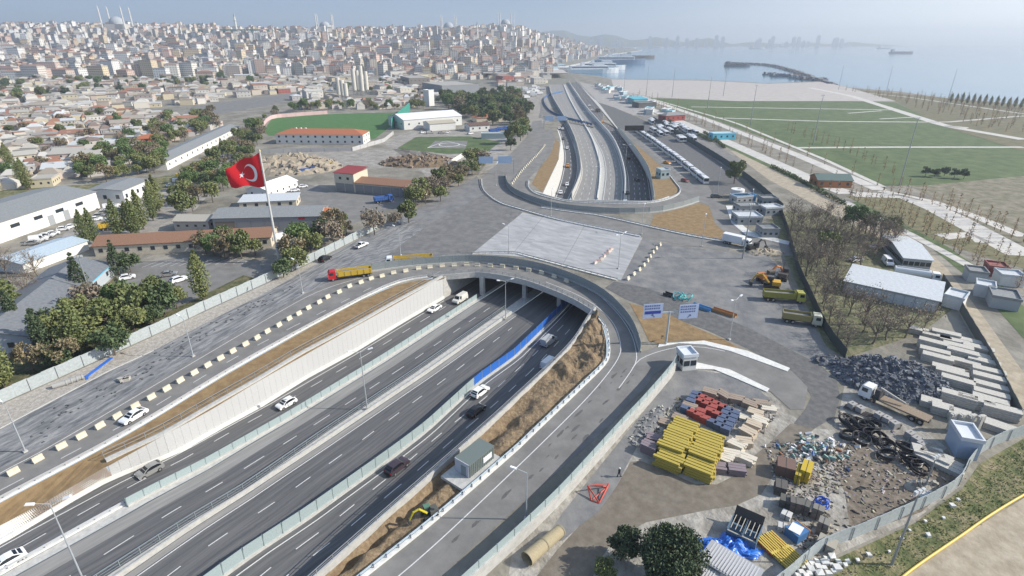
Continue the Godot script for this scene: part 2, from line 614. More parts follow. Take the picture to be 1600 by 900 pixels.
	ground_patch("sand_road", P2([133.29,-347.8,139.07,-337.2,139.63,-245.27,138.78,-186.76,128.82,-153.84,114.59,-120.72,103.4,-95.46,92.85,-82.91,91.52,-84.82,102.51,-106.91,120.21,-144.25,125.99,-173.49,124.22,-210.3,124.44,-270.29]), 0.02, N("sand", K(0.4, 0.34, 0.25), K(0.56, 0.49, 0.38), 30.0))


func lay_roads() -> void:
	var ringroad := MB.new()
	var outer := smooth(P3([-83.64,0,-59.53,-80.62,0,-68.97,-76.34,0,-78.41,-70.38,0,-94.99,-61.38,0,-119.38,-52.96,0,-139.82,-42.04,0,-151.34,-30.83,0,-156.93,-13.72,0,-160.13,-1.94,0,-158.52,9.42,0,-152.83,18.43,0,-143.79,23.8,0,-135.21,26.68,0,-126.34,28.21,0,-116.13,27.8,0,-105.53,28.84,0,-96.87,21.31,0,-85.8,15.71,0,-78.41,0,0,-60.47,-8.9,0,-49.97,-14.7,0,-42.84]))
	var inner := smooth(P3([-79.28,0,-54.99,-75.36,0,-62.67,-66.38,0,-78.41,-55.03,0,-104.19,-35.05,0,-140.25,-22.06,0,-148.43,-8.76,0,-150.85,1.64,0,-146.55,8.79,0,-140.69,15.91,0,-132.8,19.99,0,-125.61,22.1,0,-117.41,21.71,0,-108.32,19.92,0,-101.31,13.74,0,-92.06,4.09,0,-78.41,0,0,-72.69,-10.67,0,-59.06,-18.45,0,-49.97,-23.21,0,-44.16]))
	var poly := flat(outer)
	var back := flat(inner)
	back.reverse()
	poly.append_array(back)
	ringroad.sheet(poly, 0.05)
	var rr := setting("road", ringroad, asphalt(), "ring road curving over the underpass mouth")
	var paintwork := MB.new()
	dashes(paintwork, lift(smooth(P3([-82.49,0,-60.23,-80.03,0,-68.26,-75.72,0,-77.55,-60.69,0,-117.74,-52.16,0,-137.27,-41.35,0,-148.43])), 0.05), 400, 0, 0.16)
	dashes(paintwork, lift(smooth(P3([-76.96,0,-64.59,-68.05,0,-81.06,-56.64,0,-108.03,-35.88,0,-144.25])), 0.05), 3.2, 5.0, 0.15)
	dashes(paintwork, lift(smooth(P3([9.48,0,-143.79,16.74,0,-136.03,21.47,0,-128.18,24.19,0,-119.05,24.23,0,-109.75,22.61,0,-102.86,16.15,0,-91.4,6.58,0,-77.55,-8.8,0,-56.71,-15.81,0,-48.17])), 0.05), 400, 0, 0.16)
	dashes(paintwork, lift(smooth(P3([23.56,0,-133.59,26.15,0,-124.18,27.4,0,-114.25,26.96,0,-105.53,25.63,0,-100.3,20.78,0,-91.62])), 0.05), 400, 0, 0.16)
	part(rr, "lane_markings", paintwork, white_paint())
	var stains := MB.new()
	for p in in_poly(P2([-8.61,-54.89,-0.97,-65.51,6.48,-75.88,14.46,-87.81,20.49,-99.05,25.19,-102.86,25.69,-95.46,17.3,-82.91,10.63,-74.26,0,-61.68,-6.02,-54.89]), 26, 0.8):
		stain(stains, p + Vector3(0, 0.056, 0), rng.randf_range(0.2, 0.8), 0.95)
	for p in in_poly(P2([-43.41,-145.62,-30.31,-153.84,-13.49,-156.93,-1.91,-155.37,9.24,-149.39,17.57,-140.69,13.81,-137.69,0,-149.88,-13.22,-153.34,-29.81,-150.85]), 12, 0.8):
		stain(stains, p + Vector3(0, 0.056, 0), rng.randf_range(0.3, 0.8), 0.2)
	part(rr, "tar_stains", stains, N("tar", K(0.075, 0.074, 0.073), K(0.13, 0.128, 0.124), 3.0, 0.75)).set_meta("kind", "stuff")
	# ramp that leaves the ring to the right
	var ramp := ground_patch("road", P2([25.12,-99.05,27.68,-104.99,31.93,-107.75,37.28,-109.75,42.84,-109.18,47.45,-106.08,51.75,-102.86,57.22,-97.83,57.71,-92.06,53.39,-84.82,51.04,-84.82,49.82,-90.54,46.99,-94.08,43.21,-97.83,38.53,-100.55,34.45,-100.3,31.92,-99.8,28.37,-95.92]), 0.055, asphalt())
	var rp := MB.new()
	dashes(rp, lift(smooth(P3([24.81,0,-98.81,27.13,0,-102.34,31.21,0,-105.26,36.66,0,-107.47,42.3,0,-107.47,47.16,0,-105.26])), 0.055), 400, 0, 0.16)
	part(ramp, "edge_line", rp, white_paint())
	ground_patch("road", P2([28.71,-144.25,37.49,-139.39,46.94,-127.44,55.28,-117.09,61.28,-105.81,64.35,-100.3,64.51,-94.3,62.35,-88.85,57.94,-82.54,52.65,-79.28,49.74,-80.7,53.74,-84.82,56.88,-88.85,57.74,-93.17,57.11,-97.59,51.5,-107.19,45.96,-114.87,36.62,-124.9,29.73,-132.4,25.35,-139.82]), 0.035, asphalt_dark())
	# roads of the far side of the roundabout
	ground_patch("road", P2([-15.07,-273.05,-12.75,-249.93,-5.63,-229.1,4.09,-217.48,15.8,-205.19,29.03,-194.83,39.71,-186.05,55.11,-175.37,69.46,-168.63,73.38,-177.29,61.84,-184.65,49.94,-194.83,34.53,-208.57,25.87,-212.94,11.91,-220.28,1.37,-235.33,-2.95,-254.76,-1.91,-277.28,6.1,-316,17.06,-361.2,24.66,-426.5,24.76,-487.7,16.96,-479.7,9.75,-396.8,0,-341.4,-10.17,-297.09]), 0.038, asphalt())
	ground_patch("road", P2([30.47,-442.9,29.7,-396.8,22.86,-337.2,13.36,-292.3,8.09,-270.29,7.44,-257.23,9.93,-244.13,15.65,-235.33,22.25,-229.1,27.39,-227.08,44.07,-225.1,58.25,-227.08,69.75,-236.4,75.9,-248.75,77.55,-263.62,80.37,-297.09,80.37,-347.8,79.64,-391.3,79.62,-442.9,87.74,-426.5,91.3,-388.6,93.55,-345.6,94.95,-297.09,92.46,-263.62,87.36,-239.66,80.6,-222.19,78.5,-228.09,67.56,-221.23,56.43,-214.74,39.94,-212.94,21.58,-218.41,11.44,-227.08,1.42,-244.13,-2.41,-261.03,-1.91,-277.28,6.07,-314.2,16.96,-358.9,22.91,-411.1]), 0.06, asphalt())
	ground_patch("road", P2([81.06,-236.4,88.34,-245.27,86.6,-222.19,81.06,-198.7,81.12,-184.65,91.27,-174.74,88.29,-164.57,80.26,-164.57,76.61,-172.87,74.8,-181.24,74.91,-198.7,80.34,-222.19]), 0.064, asphalt())
	for q in [[P2([38.68,-101.06,44.69,-98.32,49.93,-91.4,48.99,-90.32,44.79,-94.99,41.53,-98.32,37.66,-98.56]), "pavement"], [P2([32.77,-108.89,43.2,-110.34,51.25,-105.81,57.27,-98.81,56.19,-97.59,51.44,-102.08,47.35,-105.81,42.66,-108.6,37.12,-109.18,32.15,-107.47]), "pavement"], [P2([87.13,-222.19,90.26,-222.19,84.36,-201.9,84.1,-188.9,93.15,-177.94,91.27,-174.74,81.12,-184.65,81.06,-198.7]), "pavement"]]:
		setting(q[1], MB_up(q[0], 0.0, 0.16), pale_concrete())
	# dry turf on the islands between the roads
	for q in [[P2([30.29,-130.07,30.76,-119.71,30.82,-110.34,32.84,-109.18,37.52,-110.63,43.2,-110.34,50.34,-106.36,47.82,-111.22,42.48,-117.74,38.12,-124.54]), 0.05], [P2([50,-194.07,54.95,-209.43,66.54,-217.48,77.89,-226.09,80.34,-222.19,74.91,-198.7,74.82,-181.92,72.97,-177.94,62.24,-186.05]), 0.05], [P2([9.34,-261.03,13.39,-245.27,18.04,-270.29,26.48,-319.7,31.37,-378.2,29.56,-388.6,23.24,-337.2,14.03,-292.3]), 0.05], [P2([80.54,-378.2,80.15,-341.4,79.57,-293.88,77.25,-263.62,75.01,-247.58,69.49,-238.56,61.31,-232.18,63.83,-245.27,70.43,-284.61,73.66,-321.5]), 0.05]]:
		ground_patch("turf_bank", q[0], q[1], brown_turf())


# ragged flat blotch, longer along one heading
func stain(b: MB, c: Vector3, r: float, heading: float) -> void:
	var d := Vector3(cos(heading), 0, -sin(heading))
	var s := Vector3(-d.z, 0, d.x)
	var k := 9
	var p := []
	for i in k: p.append(c + (d * cos(TAU * i / k) * r * rng.randf_range(0.8, 2.4) + s * sin(TAU * i / k) * r * rng.randf_range(0.2, 0.6)))
	for i in k: b.tri(c, p[(i + 1) % k], p[i])


# upright prism over a plan outline
func MB_up(p: PackedVector2Array, y0: float, y1: float) -> MB:
	var b := MB.new()
	b.sheet(p, y1)
	var ccw := Geometry2D.is_polygon_clockwise(p)
	for i in p.size():
		var a := p[i]
		var c := p[(i + 1) % p.size()]
		if ccw:
			var t := a
			a = c
			c = t
		b.quad(Vector3(c.x, y0, c.y), Vector3(a.x, y0, a.y), Vector3(a.x, y1, a.y), Vector3(c.x, y1, c.y))
	return b


func reach(l: PackedVector3Array, m: float) -> PackedVector3Array:
	var o := l.duplicate()
	var k := l.size()
	var d := (l[k - 1] - l[k - 2])
	d.y = 0
	o.append(l[k - 1] + d.normalized() * m)
	return o


# a west motorway line laid on the road profile
func settle(l: PackedVector3Array) -> PackedVector3Array:
	var e := MB.even(l, maxi(2, int(MB.length(l) / 4.0)))
	for i in e.size(): e[i].y = depth_at(e[i].x, e[i].z)
	return e


func road_ribbon(called: String, l: PackedVector3Array, r: PackedVector3Array, m: Material, y := 0.0) -> MeshInstance3D:
	var b := MB.new()
	b.ribbon(l, r, y, 3.0)
	return setting(called, b, m)


# road surface that follows the dip of the west motorway at every point
func laid_ribbon(called: String, l: PackedVector3Array, r: PackedVector3Array, m: Material, y := 0.0) -> MeshInstance3D:
	var b := MB.new()
	var k := int(MB.length(l) / 2.0)
	var a := MB.even(l, k)
	var c := MB.even(r, k)
	var n := maxi(1, int(a[k >> 1].distance_to(c[k >> 1]) / 1.6))
	var pt := func(i: int, j: int) -> Vector3:
		var p := a[i].lerp(c[i], float(j) / n)
		p.y = depth_at(p.x, p.z) + y
		return p
	for i in k:
		for j in n:
			var at := b.v.size()
			b.quad(pt.call(i, j + 1), pt.call(i + 1, j + 1), pt.call(i + 1, j), pt.call(i, j))
			var w := a[i].distance_to(c[i])
			var u0 := w * j / n
			var u1 := w * (j + 1) / n
			var uv := [Vector2(u1, i * 2.0), Vector2(u0, i * 2.0 + 2.0), Vector2(u1, i * 2.0 + 2.0), Vector2(u1, i * 2.0), Vector2(u0, i * 2.0), Vector2(u0, i * 2.0 + 2.0)]
			for q in 6: b.u[at + q] = uv[q]
	return setting(called, b, m)


func lane_asphalt() -> Material:
	return N("lane_asphalt", K(0.07, 0.072, 0.077), K(0.15, 0.149, 0.149), 1.0, 0.8, 0.02, 7, 0.0, Vector3(0.11, 0.004, 1))


func lane_asphalt_pale() -> Material:
	return N("lane_asphalt_pale", K(0.2, 0.196, 0.188), K(0.29, 0.283, 0.27), 1.0, 0.8, 0.02, 6, 0.0, Vector3(0.09, 0.006, 1))


func wall_base() -> PackedVector3Array:
	return P3([-80.54,-1.4,-40.11,-75.99,-1.85,-49.06,-71.5,-2.3,-57.03,-67.41,-3.1,-67,-65.07,-3.53,-71.4,-59.41,-4.63,-77.95,-55.54,-5.19,-85.53,-50.69,-5.78,-94.02,-45.54,-6.1,-104.34,-37.7,-6.5,-116.9,-29.82,-6.55,-130.89,-19.87,-6.6,-147.37])


func wall_four() -> PackedVector3Array:
	return smooth(P3([-29.98,0.6,-41.09,-24.79,0.6,-49.31,-16.68,0.6,-61.45,-6.01,0.6,-77.31,0,0.6,-86.56,12.12,0.6,-106.15,17.94,0.6,-119.55,20.89,0.6,-126.57]))


func lay_motorway() -> void:
	var wb := settle(wall_base())
	var a_right := settle(P3([-73.89,-1.58,-41.15,-66.82,-2.14,-51.51,-59.13,-3.26,-64.92,-47.6,-5.33,-84.04,-10.19,-6.6,-146.93]))
	var b_left := settle(P3([-72.57,-1.58,-40.58,-65.19,-2.17,-51.54,-57.5,-3.25,-63.89,-47.03,-5.28,-82.7,-9.72,-6.6,-145.2]))
	var b_right := settle(P3([-58.2,-1.99,-43.05,-53.42,-2.59,-51.87,-42.31,-4.82,-71.62,-35.02,-5.78,-85.52,-1.25,-6.6,-141.01]))
	var c_left := settle(P3([-55.76,-2.06,-43.72,-51.37,-2.67,-51.93,-41.73,-4.76,-70.26,-32.62,-5.82,-85.58,0.35,-6.6,-137.8]))
	var c_right := settle(P3([-44.26,-2.39,-43.86,-38.6,-3.15,-52.32,-35.95,-3.65,-56.92,-16.78,-6.04,-86.23,-8.08,-6.5,-102.95,0,-6.54,-114.3,10.3,-6.6,-133.95,17.27,-6.6,-147.37]))
	var d_left := settle(P3([-43.47,-2.41,-43.8,-37.97,-3.16,-52.23,-35.21,-3.69,-56.85,-16,-6.04,-85.86,-7.23,-6.51,-102.7,0.9,-6.54,-113.72,11.28,-6.6,-133.2,18.39,-6.6,-147.37]))
	var w4 := wall_four()
	var d_right := PackedVector3Array()
	w4 = MB.even(w4, 50)
	for p in w4: d_right.append(Vector3(p.x, depth_at(p.x, p.z), p.z))
	var far := 70.0
	var ra := laid_ribbon("road", reach(wb, far), reach(a_right, far), lane_asphalt())
	var rb := laid_ribbon("road", reach(b_left, far), reach(b_right, far), lane_asphalt())
	var rc := laid_ribbon("road", reach(c_left, far), reach(c_right, far), lane_asphalt())
	var rd := laid_ribbon("road", reach(d_left, far), reach(d_right, far), lane_asphalt())
	for q in [[a_right, b_left], [b_right, c_left], [c_right, d_left]]:
		laid_ribbon("median_strip", reach(q[0], far), reach(q[1], far), concrete(), 0.06)
	# pale hard shoulders
	laid_ribbon("hard_shoulder", settle(beside(b_left, 0.3)), settle(beside(b_left, 3.0)), lane_asphalt_pale(), 0.025)
	laid_ribbon("hard_shoulder", settle(beside(c_left, 0.2)), settle(beside(c_left, 1.3)), lane_asphalt_pale(), 0.025)
	var la := MB.new()
	dashes(la, settle(P3([-73.45,-1.86,-48.1,-70.93,-2.27,-56.36,-55.33,-5.12,-84.14,-19.04,-6.6,-146.5])), 400, 0, 0.17, 0.04)
	dashes(la, settle(P3([-71.89,-1.9,-48.13,-68.19,-2.36,-56.23,-53.27,-5.17,-84.02,-49.1,-5.67,-91.11,-17.62,-6.59,-143.49])), 3.3, 4.1, 0.15, 0.04, 1.5)
	part(ra, "lane_markings", la, white_paint())
	var lb := MB.new()
	dashes(lb, settle(P3([-63.7,-1.85,-42.58,-57.85,-2.46,-52.25,-46.31,-4.81,-73.71,-39.31,-5.67,-85.76,-6.27,-6.6,-141.01])), 3.3, 4.1, 0.15, 0.04, 1.0)
	part(rb, "lane_markings", lb, white_paint())
	var lc := MB.new()
	dashes(lc, settle(P3([-50.08,-2.16,-43.09,-44.78,-3.03,-53.9,-40.75,-3.86,-61.29,-26.57,-5.9,-85.49,0,-6.58,-129.16])), 3.3, 4.1, 0.15, 0.04, 2.0)
	dashes(lc, settle(beside(c_left, 1.6)), 400, 0, 0.17, 0.04)
	part(rc, "lane_markings", lc, white_paint())
	var ld := MB.new()
	dashes(ld, settle(beside(d_left, 1.0)), 400, 0, 0.17, 0.04)
	dashes(ld, settle(P3([-38.49,-2.57,-43.6,-32.96,-3.47,-53.76,-13.22,-6.07,-85.9,-3.83,-6.5,-100.51,5.33,-6.55,-115.5,13.46,-6.6,-130.63])), 3.3, 4.1, 0.15, 0.04, 2.2)
	dashes(ld, settle(P3([-35.45,-2.68,-43.52,-30.07,-3.56,-52.94,-10.76,-6.07,-84.21,-1.35,-6.5,-98.86,4.8,-6.54,-108.95,14.91,-6.6,-128.14])), 3.3, 4.1, 0.15, 0.04, 0.4)
	part(rd, "lane_markings", ld, white_paint())
	# left retaining wall: ribbed white panels, one by one
	var wall := thing("retaining_wall", "long white ribbed concrete retaining wall below brown turf bank", "wall")
	var line := MB.even(settle(P3([-65.14,-3.47,-70.89,-59.41,-4.63,-77.95,-55.54,-5.19,-85.53,-50.69,-5.78,-94.02,-45.54,-6.1,-104.34,-37.7,-6.5,-116.9,-29.82,-6.55,-130.89,-19.87,-6.6,-147.37])), 62)
	var rib := MB.new()
	rib.box(Vector3(0, 0.5, 0), Vector3(0.985, 1, 0.3))
	var rib_mesh := rib.mesh(N("white_panel", K(0.4, 0.405, 0.405), K(0.56, 0.565, 0.56), 4.0, 0.8, 0.03, 7))
	for i in 62:
		var a := line[i]
		var d := line[i + 1] - a
		var h := 0.35 - (a.y + line[i + 1].y) * 0.5
		var mid := (a + line[i + 1]) * 0.5
		piece(wall, "panel", rib_mesh, Transform3D(Basis(Vector3.UP, yaw_of(d)) * Basis.from_scale(Vector3(Vector2(d.x, d.z).length(), h, 1)), Vector3(mid.x, 0.35 - h, mid.z)))
	var cap := MB.new()
	var tops := PackedVector3Array()
	for p in line: tops.append(Vector3(p.x, 0, p.z))
	cap.wall(beside(tops, -0.1), 0.36, 0.5, 0.7)
	part(wall, "coping", cap, concrete())
	railing("mesh_fence", "thin wire fence on top of white ribbed retaining wall", beside(tops, -0.6), 0.3, 1.5, 3.0, 0.04)
	# turf bank and white slope paving beside it
	var bank := MB.new()
	bank.ribbon(smooth(P3([-84.38,0.02,-43.99,-78.43,0.02,-55.93,-74.92,0.02,-62.15,-65.93,0.02,-77.7,-54.57,0.02,-103.09,-34.68,0.02,-138.49,-21.81,0.02,-146.5,-18.32,0.02,-147.91])), smooth(P3([-92, -1.0, -40, -80, -1.2, -52]) + P3([-72.54,-1,-58.86,-69.14,-0.6,-62.9,-64.47,0,-69.69,-59.45,0,-77.89,-55.15,0,-84.82,-50.61,0,-93.62,-45.12,0,-103.39,-37.6,0,-116.45,-29.63,0,-130.07,-20.05,0,-147.02])), 0.0, 3.0)
	setting("turf_bank", bank, brown_turf())
	var lat := MB.new()
	lat.ribbon(P3([-92, -1.0, -40, -80, -1.2, -52]) + P3([-72.54,-1,-58.86,-69.14,-0.6,-62.9,-64.47,0,-69.69]), settle(P3([-80.96,-1.4,-40.46,-76.35,-1.85,-49.43,-71.78,-2.31,-57.37,-67.71,-3.12,-67.43,-65.27,-3.52,-71.39])), 0.01, 2.0)
	var sp := setting("slope_paving", lat, N("paving_soil", K(0.4, 0.31, 0.25), K(0.52, 0.43, 0.36), 3.0))
	var grid := MB.new()
	var ga := MB.even(lift(P3([-72.54,-1,-58.86,-69.14,-0.6,-62.9,-64.47,0,-69.69]), 0.05), 60)
	var gb := MB.even(lift(settle(P3([-71.78,-2.31,-57.37,-67.71,-3.12,-67.43,-65.27,-3.52,-71.39])), 0.05), 60)
	for i in 59:
		for k in 3:
			for s2 in 2:
				var t0 := k / 3.0
				var t1 := (k + 1) / 3.0
				var p := ga[i + s2].lerp(gb[i + s2], t0)
				var q := ga[i + 1 - s2].lerp(gb[i + 1 - s2], t1)
				grid.ribbon(beside(PackedVector3Array([p, q]), -0.1), beside(PackedVector3Array([p, q]), 0.1), 0.0, 9.0)
	part(sp, "lattice_bars", grid, C(0.68, 0.66, 0.62)).set_meta("kind", "stuff")
	var kerb := MB.new()
	kerb.wall(beside(wb, 0.25), 0.0, 0.75, 0.35)
	tag(part(thing("concrete_barrier", "low concrete kerb barrier along foot of white retaining wall", "barrier"), "kerb_wall", kerb, pale_concrete()), "", "")
	# right retaining wall with dirt behind
	var rw := thing("retaining_wall", "grey concrete retaining wall between dark carriageway and dirt strip", "wall")
	for i in w4.size() - 1:
		var m := MB.new()
		var seg := PackedVector3Array([w4[i], w4[i + 1]])
		m.wall(seg, minf(d_right[i].y, d_right[i + 1].y) - 1.0, 0.1, 0.45)
		part(rw, "panel", m, concrete())
	railing("guard_rail", "grey pipe railing on wall above the dirt strip", lift(w4, 0.1), 0.0, 0.9, 2.5, 0.05)
	# the underpass: side walls, columns, deck edge
	var tun := thing("underpass", "dark underpass mouth below the curved ring road", "underpass")
	var tw := MB.new()
	var end_l := reach(wb, far)
	var end_r := reach(d_right, far)
	tw.wall(PackedVector3Array([end_l[-2], end_l[-1]]), 0, 6.5, 0.4)
	tw.wall(PackedVector3Array([end_r[-2], end_r[-1]]), 0, 6.5, 0.4)
	tw.wall(PackedVector3Array([end_l[-1], end_r[-1]]), 0, 6.5, 0.4)
	part(tun, "side_wall", tw, concrete())
	var deck_in := smooth(P3([-22.72,0.02,-147.91,-15.7,0.02,-149.35,-8.73,0.02,-150.31,1.63,0.02,-146.04,8.76,0.02,-140.21,15.86,0.02,-132.36,20.26,0.02,-125.21]))
	var deck_out := smooth(P3([-24.23,0.02,-159.54,-13.88,0.02,-162.27,-1.97,0.02,-160.62,9.52,0.02,-154.81,18.62,0.02,-145.57,24.76,0.02,-135.98,27.63,0.02,-126.3]))
	var deck := MB.new()
	var under_in := lift(deck_in, -1.25)
	var under_out := lift(deck_out, -1.25)
	deck.ribbon(under_out, under_in, 0.0, 3.0)
	deck.ribbon(deck_in, deck_out, 0.0, 3.0)
	part(tun, "deck", deck, concrete())
	var fascia := MB.new()
	fascia.wall(deck_in, -1.3, 0.35, 0.4)
	part(tun, "deck_edge", fascia, concrete())
	var pier := MB.new()
	pier.box(Vector3(0, 2.75, 0), Vector3(1.2, 5.5, 1.2))
	var pm := pier.mesh(concrete())
	for q in [Vector3(-8.67,-6.6,-150.05), Vector3(3.72,-6.6,-147.81), Vector3(13.35,-6.6,-142.24)]:
		for k in 3:
			piece(tun, "column", pm, Transform3D(Basis(Vector3.UP, 1.08), q + Vector3(0.45, 0, -0.9) * 11.0 * k))


func depth_at(x: float, z: float) -> float:
	var s := (x + 62.7) * 0.471 - (z + 62.2) * 0.882
	var t := [[-200, 0], [-80, 0], [-30, -1.3], [-10, -2.2], [6, -3.4], [16, -4.7], [34, -5.8], [60, -6.5], [95, -6.6], [9999, -6.6]]
	for i in t.size() - 1:
		if s <= t[i + 1][0]: return lerpf(t[i][1], t[i + 1][1], clampf((s - t[i][0]) / (t[i + 1][0] - t[i][0]), 0, 1))
	return -6.6


func lay_motorway_beyond() -> void:
	var ea_l := smooth(P3([20.05,-6.6,-260.38,26.08,-6.38,-298.1,31.29,-5.09,-340,34.05,-3.37,-378.4,35.27,-1.19,-428.2,34.57,-0.28,-459]))
	var ea_r := smooth(P3([27.65,-6.6,-260.38,35.17,-6.38,-298.1,39.66,-5.28,-335.2,42.14,-3.37,-378.4,42.9,-1.19,-428.2,43.21,0,-496]))
	var eb_l := smooth(P3([27.92,-6.6,-256.89,36.37,-6.38,-298.1,39.95,-5.57,-327.4,42.99,-3.37,-378.4,43.97,-1.23,-427,44.3,0,-496,46.72,0,-693.8,53.89,0,-861.8]))
	var eb_r := smooth(P3([39.62,-6.6,-256.89,50.07,-5.83,-319.8,53.72,-4.22,-360.2,56.14,-2.15,-404.9,57.31,-0.22,-462.2,60.02,0,-547,67.05,0,-710.2,77.51,0,-899.9]))
	var ec_l := smooth(P3([42.02,-6.6,-256.89,51.89,-6.05,-312.4,56.98,-4.22,-360.2,58.07,-1.95,-409.3,59.36,-0.22,-462.2,61.22,0,-547,69.36,0,-710.2,79.45,0,-899.9]))
	var ec_r := smooth(P3([52.23,-6.6,-256.89,60.97,-6.23,-305.1,67.15,-4.22,-360.2,69.5,-1.95,-409.3,68.91,-0.04,-476,72.34,0,-590.8,80.23,0,-764.2,87.77,0,-927.2]))
	var ed_l := smooth(P3([54.03,-6.6,-256.89,62.72,-6.23,-305.1,68.78,-4.22,-360.2,71.23,-1.86,-411.6,71.02,-0.01,-479.8,74.28,0,-590.8,82.71,0,-764.2,89.76,0,-927.2]))
	var ed_r := smooth(P3([65.74,-6.6,-256.89,75.23,-6.13,-309.5,77.93,-4.96,-343.2,79.54,-2.63,-394.3,80.35,-0.57,-447,93.43,0,-634.9,99.99,0,-804.8,104.82,0,-956.1]))
	var far := 30.0
	var lines := [[ea_l, ea_r, [0.5]], [eb_l, eb_r, [0.33, 0.66]], [ec_l, ec_r, [0.33, 0.66]], [ed_l, ed_r, [0.3, 0.52, 0.75]]]
	for q in lines:
		var l: PackedVector3Array = q[0]
		var r: PackedVector3Array = q[1]
		l = rev(reach(rev(l), far))
		r = rev(reach(rev(r), far))
		var o := road_ribbon("road", l, r, lane_asphalt() if q[2].size() != 2 else lane_asphalt_pale(), 0.09)
		var k := 60
		var le := MB.even(l, k)
		var re := MB.even(r, k)
		var m := MB.new()
		for f in q[2]:
			var c := PackedVector3Array()
			for i in k + 1: c.append(le[i].lerp(re[i], f))
			dashes(m, c, 4, 6, 0.2, 0.11)
		dashes(m, beside(l, 0.8), 2000, 0, 0.25, 0.11)
		dashes(m, beside(r, -0.8), 2000, 0, 0.25, 0.11)
		part(o, "lane_markings", m, white_paint())
	for q in [[eb_r, ec_l], [ec_r, ed_l], [ea_r, eb_l]]:
		road_ribbon("median_strip", q[0], q[1], concrete(), 0.1)
	# walls beside and between the carriageways
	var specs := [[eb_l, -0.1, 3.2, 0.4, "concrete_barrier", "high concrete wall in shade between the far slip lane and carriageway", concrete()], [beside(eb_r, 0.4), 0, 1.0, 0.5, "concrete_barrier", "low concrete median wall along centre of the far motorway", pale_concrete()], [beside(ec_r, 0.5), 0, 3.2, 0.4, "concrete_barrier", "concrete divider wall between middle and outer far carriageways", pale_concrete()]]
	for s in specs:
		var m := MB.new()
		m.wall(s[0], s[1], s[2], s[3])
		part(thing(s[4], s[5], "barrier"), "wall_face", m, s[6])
	var lw := thing("retaining_wall", "white concrete wall beside sunken slip lane past the far bridge", "wall")
	var m1 := MB.new()
	m1.ribbon(smooth(P3([12.71,0.1,-237.09,17,0.1,-263.19,25.93,0.1,-317.3,32.57,0.1,-382.8,34.1,0.1,-432.2])), ea_l, 0.0, 3.0)
	part(lw, "wall_face", m1, concrete())
	var rw := thing("retaining_wall", "concrete wall along outer edge of far sunken motorway", "wall")
	var m2 := MB.new()
	var rtop := smooth(P3([59.95,0.5,-232.38,68.56,0.5,-279.37,72.29,0.5,-315.2,76.53,0.5,-375.2,79.29,0.5,-432.7]))
	m2.ribbon(ed_r, rtop, 0.0, 3.0)
	m2.wall(rtop, -0.5, 0.5, 0.4)
	part(rw, "wall_face", m2, concrete())
	screen("noise_screen", "blue grey glass screen on outer wall of far motorway", lift(rtop, 0.5), 0.0, 2.0, 5.0)
	# the bridge of the far side
	var br := thing("road_bridge", "curved bridge carrying the far side of roundabout over motorway", "bridge")
	var bi := smooth(P3([9.97,0.03,-245.15,15.77,0.03,-237.36,22.33,0.03,-230,27.49,0.03,-227.98,44.22,0.03,-225.98,58.45,0.03,-227.98,67.24,0.03,-235.22]))
	var bo := smooth(P3([1.42,0.03,-244.01,11.39,0.03,-225.98,21.49,0.03,-217.37,39.77,0.03,-211.95,56.2,0.03,-213.73,67.27,0.03,-220.18,74.14,0.03,-225.98]))
	var dk := MB.new()
	dk.ribbon(lift(bo, -1.2), lift(bi, -1.2), 0.0, 4.0)
	part(br, "deck", dk, concrete())
	var fs := MB.new()
	fs.wall(bi, -1.3, 0.6, 0.5)
	fs.wall(bo, -1.3, 0.6, 0.5)
	part(br, "deck_edge", fs, pale_concrete())
	var back := MB.new()
	back.wall(PackedVector3Array([ea_l[0] + Vector3(-8, 0, 27), ed_r[0] + Vector3(8, 0, 27)]), 0, 6.4, 0.5)
	part(br, "abutment", back, concrete())


# dug dirt strip with ridges between the wall and the ring road
func dig_median() -> void:
	var l := smooth(P3([-30.27,0,-41.49,-25.03,0,-49.79,-16.84,0,-62.05,-6.07,0,-78.06,0,0,-87.4,12.24,0,-107.19,18.12,0,-120.72,21.21,0,-126.34]))
	var r := smooth(P3([-23.21,0,-44.16,-18.45,0,-49.97,-10.67,0,-59.06,0,0,-72.69,4.09,0,-78.41,13.74,0,-92.06,19.57,0,-100.8,21.42,0,-108.32,21.9,0,-117.09,21.61,0,-123.48]))
	var k := 220
	var w := 26
	var a := MB.even(beside(l, 0.2), k)
	var c := MB.even(beside(r, -0.5), k)
	var f := FastNoiseLite.new()
	f.seed = 5
	f.frequency = 0.14
	f.fractal_octaves = 6
	f.fractal_gain = 0.42
	var b := MB.new()
	var hgt_at := func(p: Vector3, t: float, s: float) -> float:
		var edge := sin(PI * t)
		var mound := 1.0 + 1.6 * smoothstep(0.55, 0.8, s) if true else 0.0
		var trench := -1.6 * exp(-pow((t - 0.3) / 0.16, 2.0)) * (1.0 - smoothstep(0.45, 0.6, s))
		return 0.02 + edge * (f.get_noise_2d(p.x, p.z) * 1.1 * mound + 0.25 * mound) + trench - 0.3 * (1.0 - t) * (1.0 - smoothstep(0.5, 0.7, s))
	var g := []
	for i in k + 1:
		var row := []
		for j in w + 1:
			var p := a[i].lerp(c[i], float(j) / w)
			p.y = hgt_at.call(p, float(j) / w, float(i) / k)
			row.append(p)
		g.append(row)
	for i in k:
		for j in w:
			b.quad(g[i][j + 1], g[i + 1][j + 1], g[i + 1][j], g[i][j])
	setting("dirt_strip", b, N("dug_soil", K(0.11, 0.075, 0.042), K(0.33, 0.25, 0.16), 9.0, 0.95, 0.02, 7, 6.0))


func unit_box(m: Material) -> ArrayMesh:
	var key := "unit%d" % m.get_instance_id()
	if mats.has(key): return mats[key]
	var b := MB.new()
	b.box(Vector3.ZERO, Vector3.ONE)
	mats[key] = b.mesh(m)
	return mats[key]


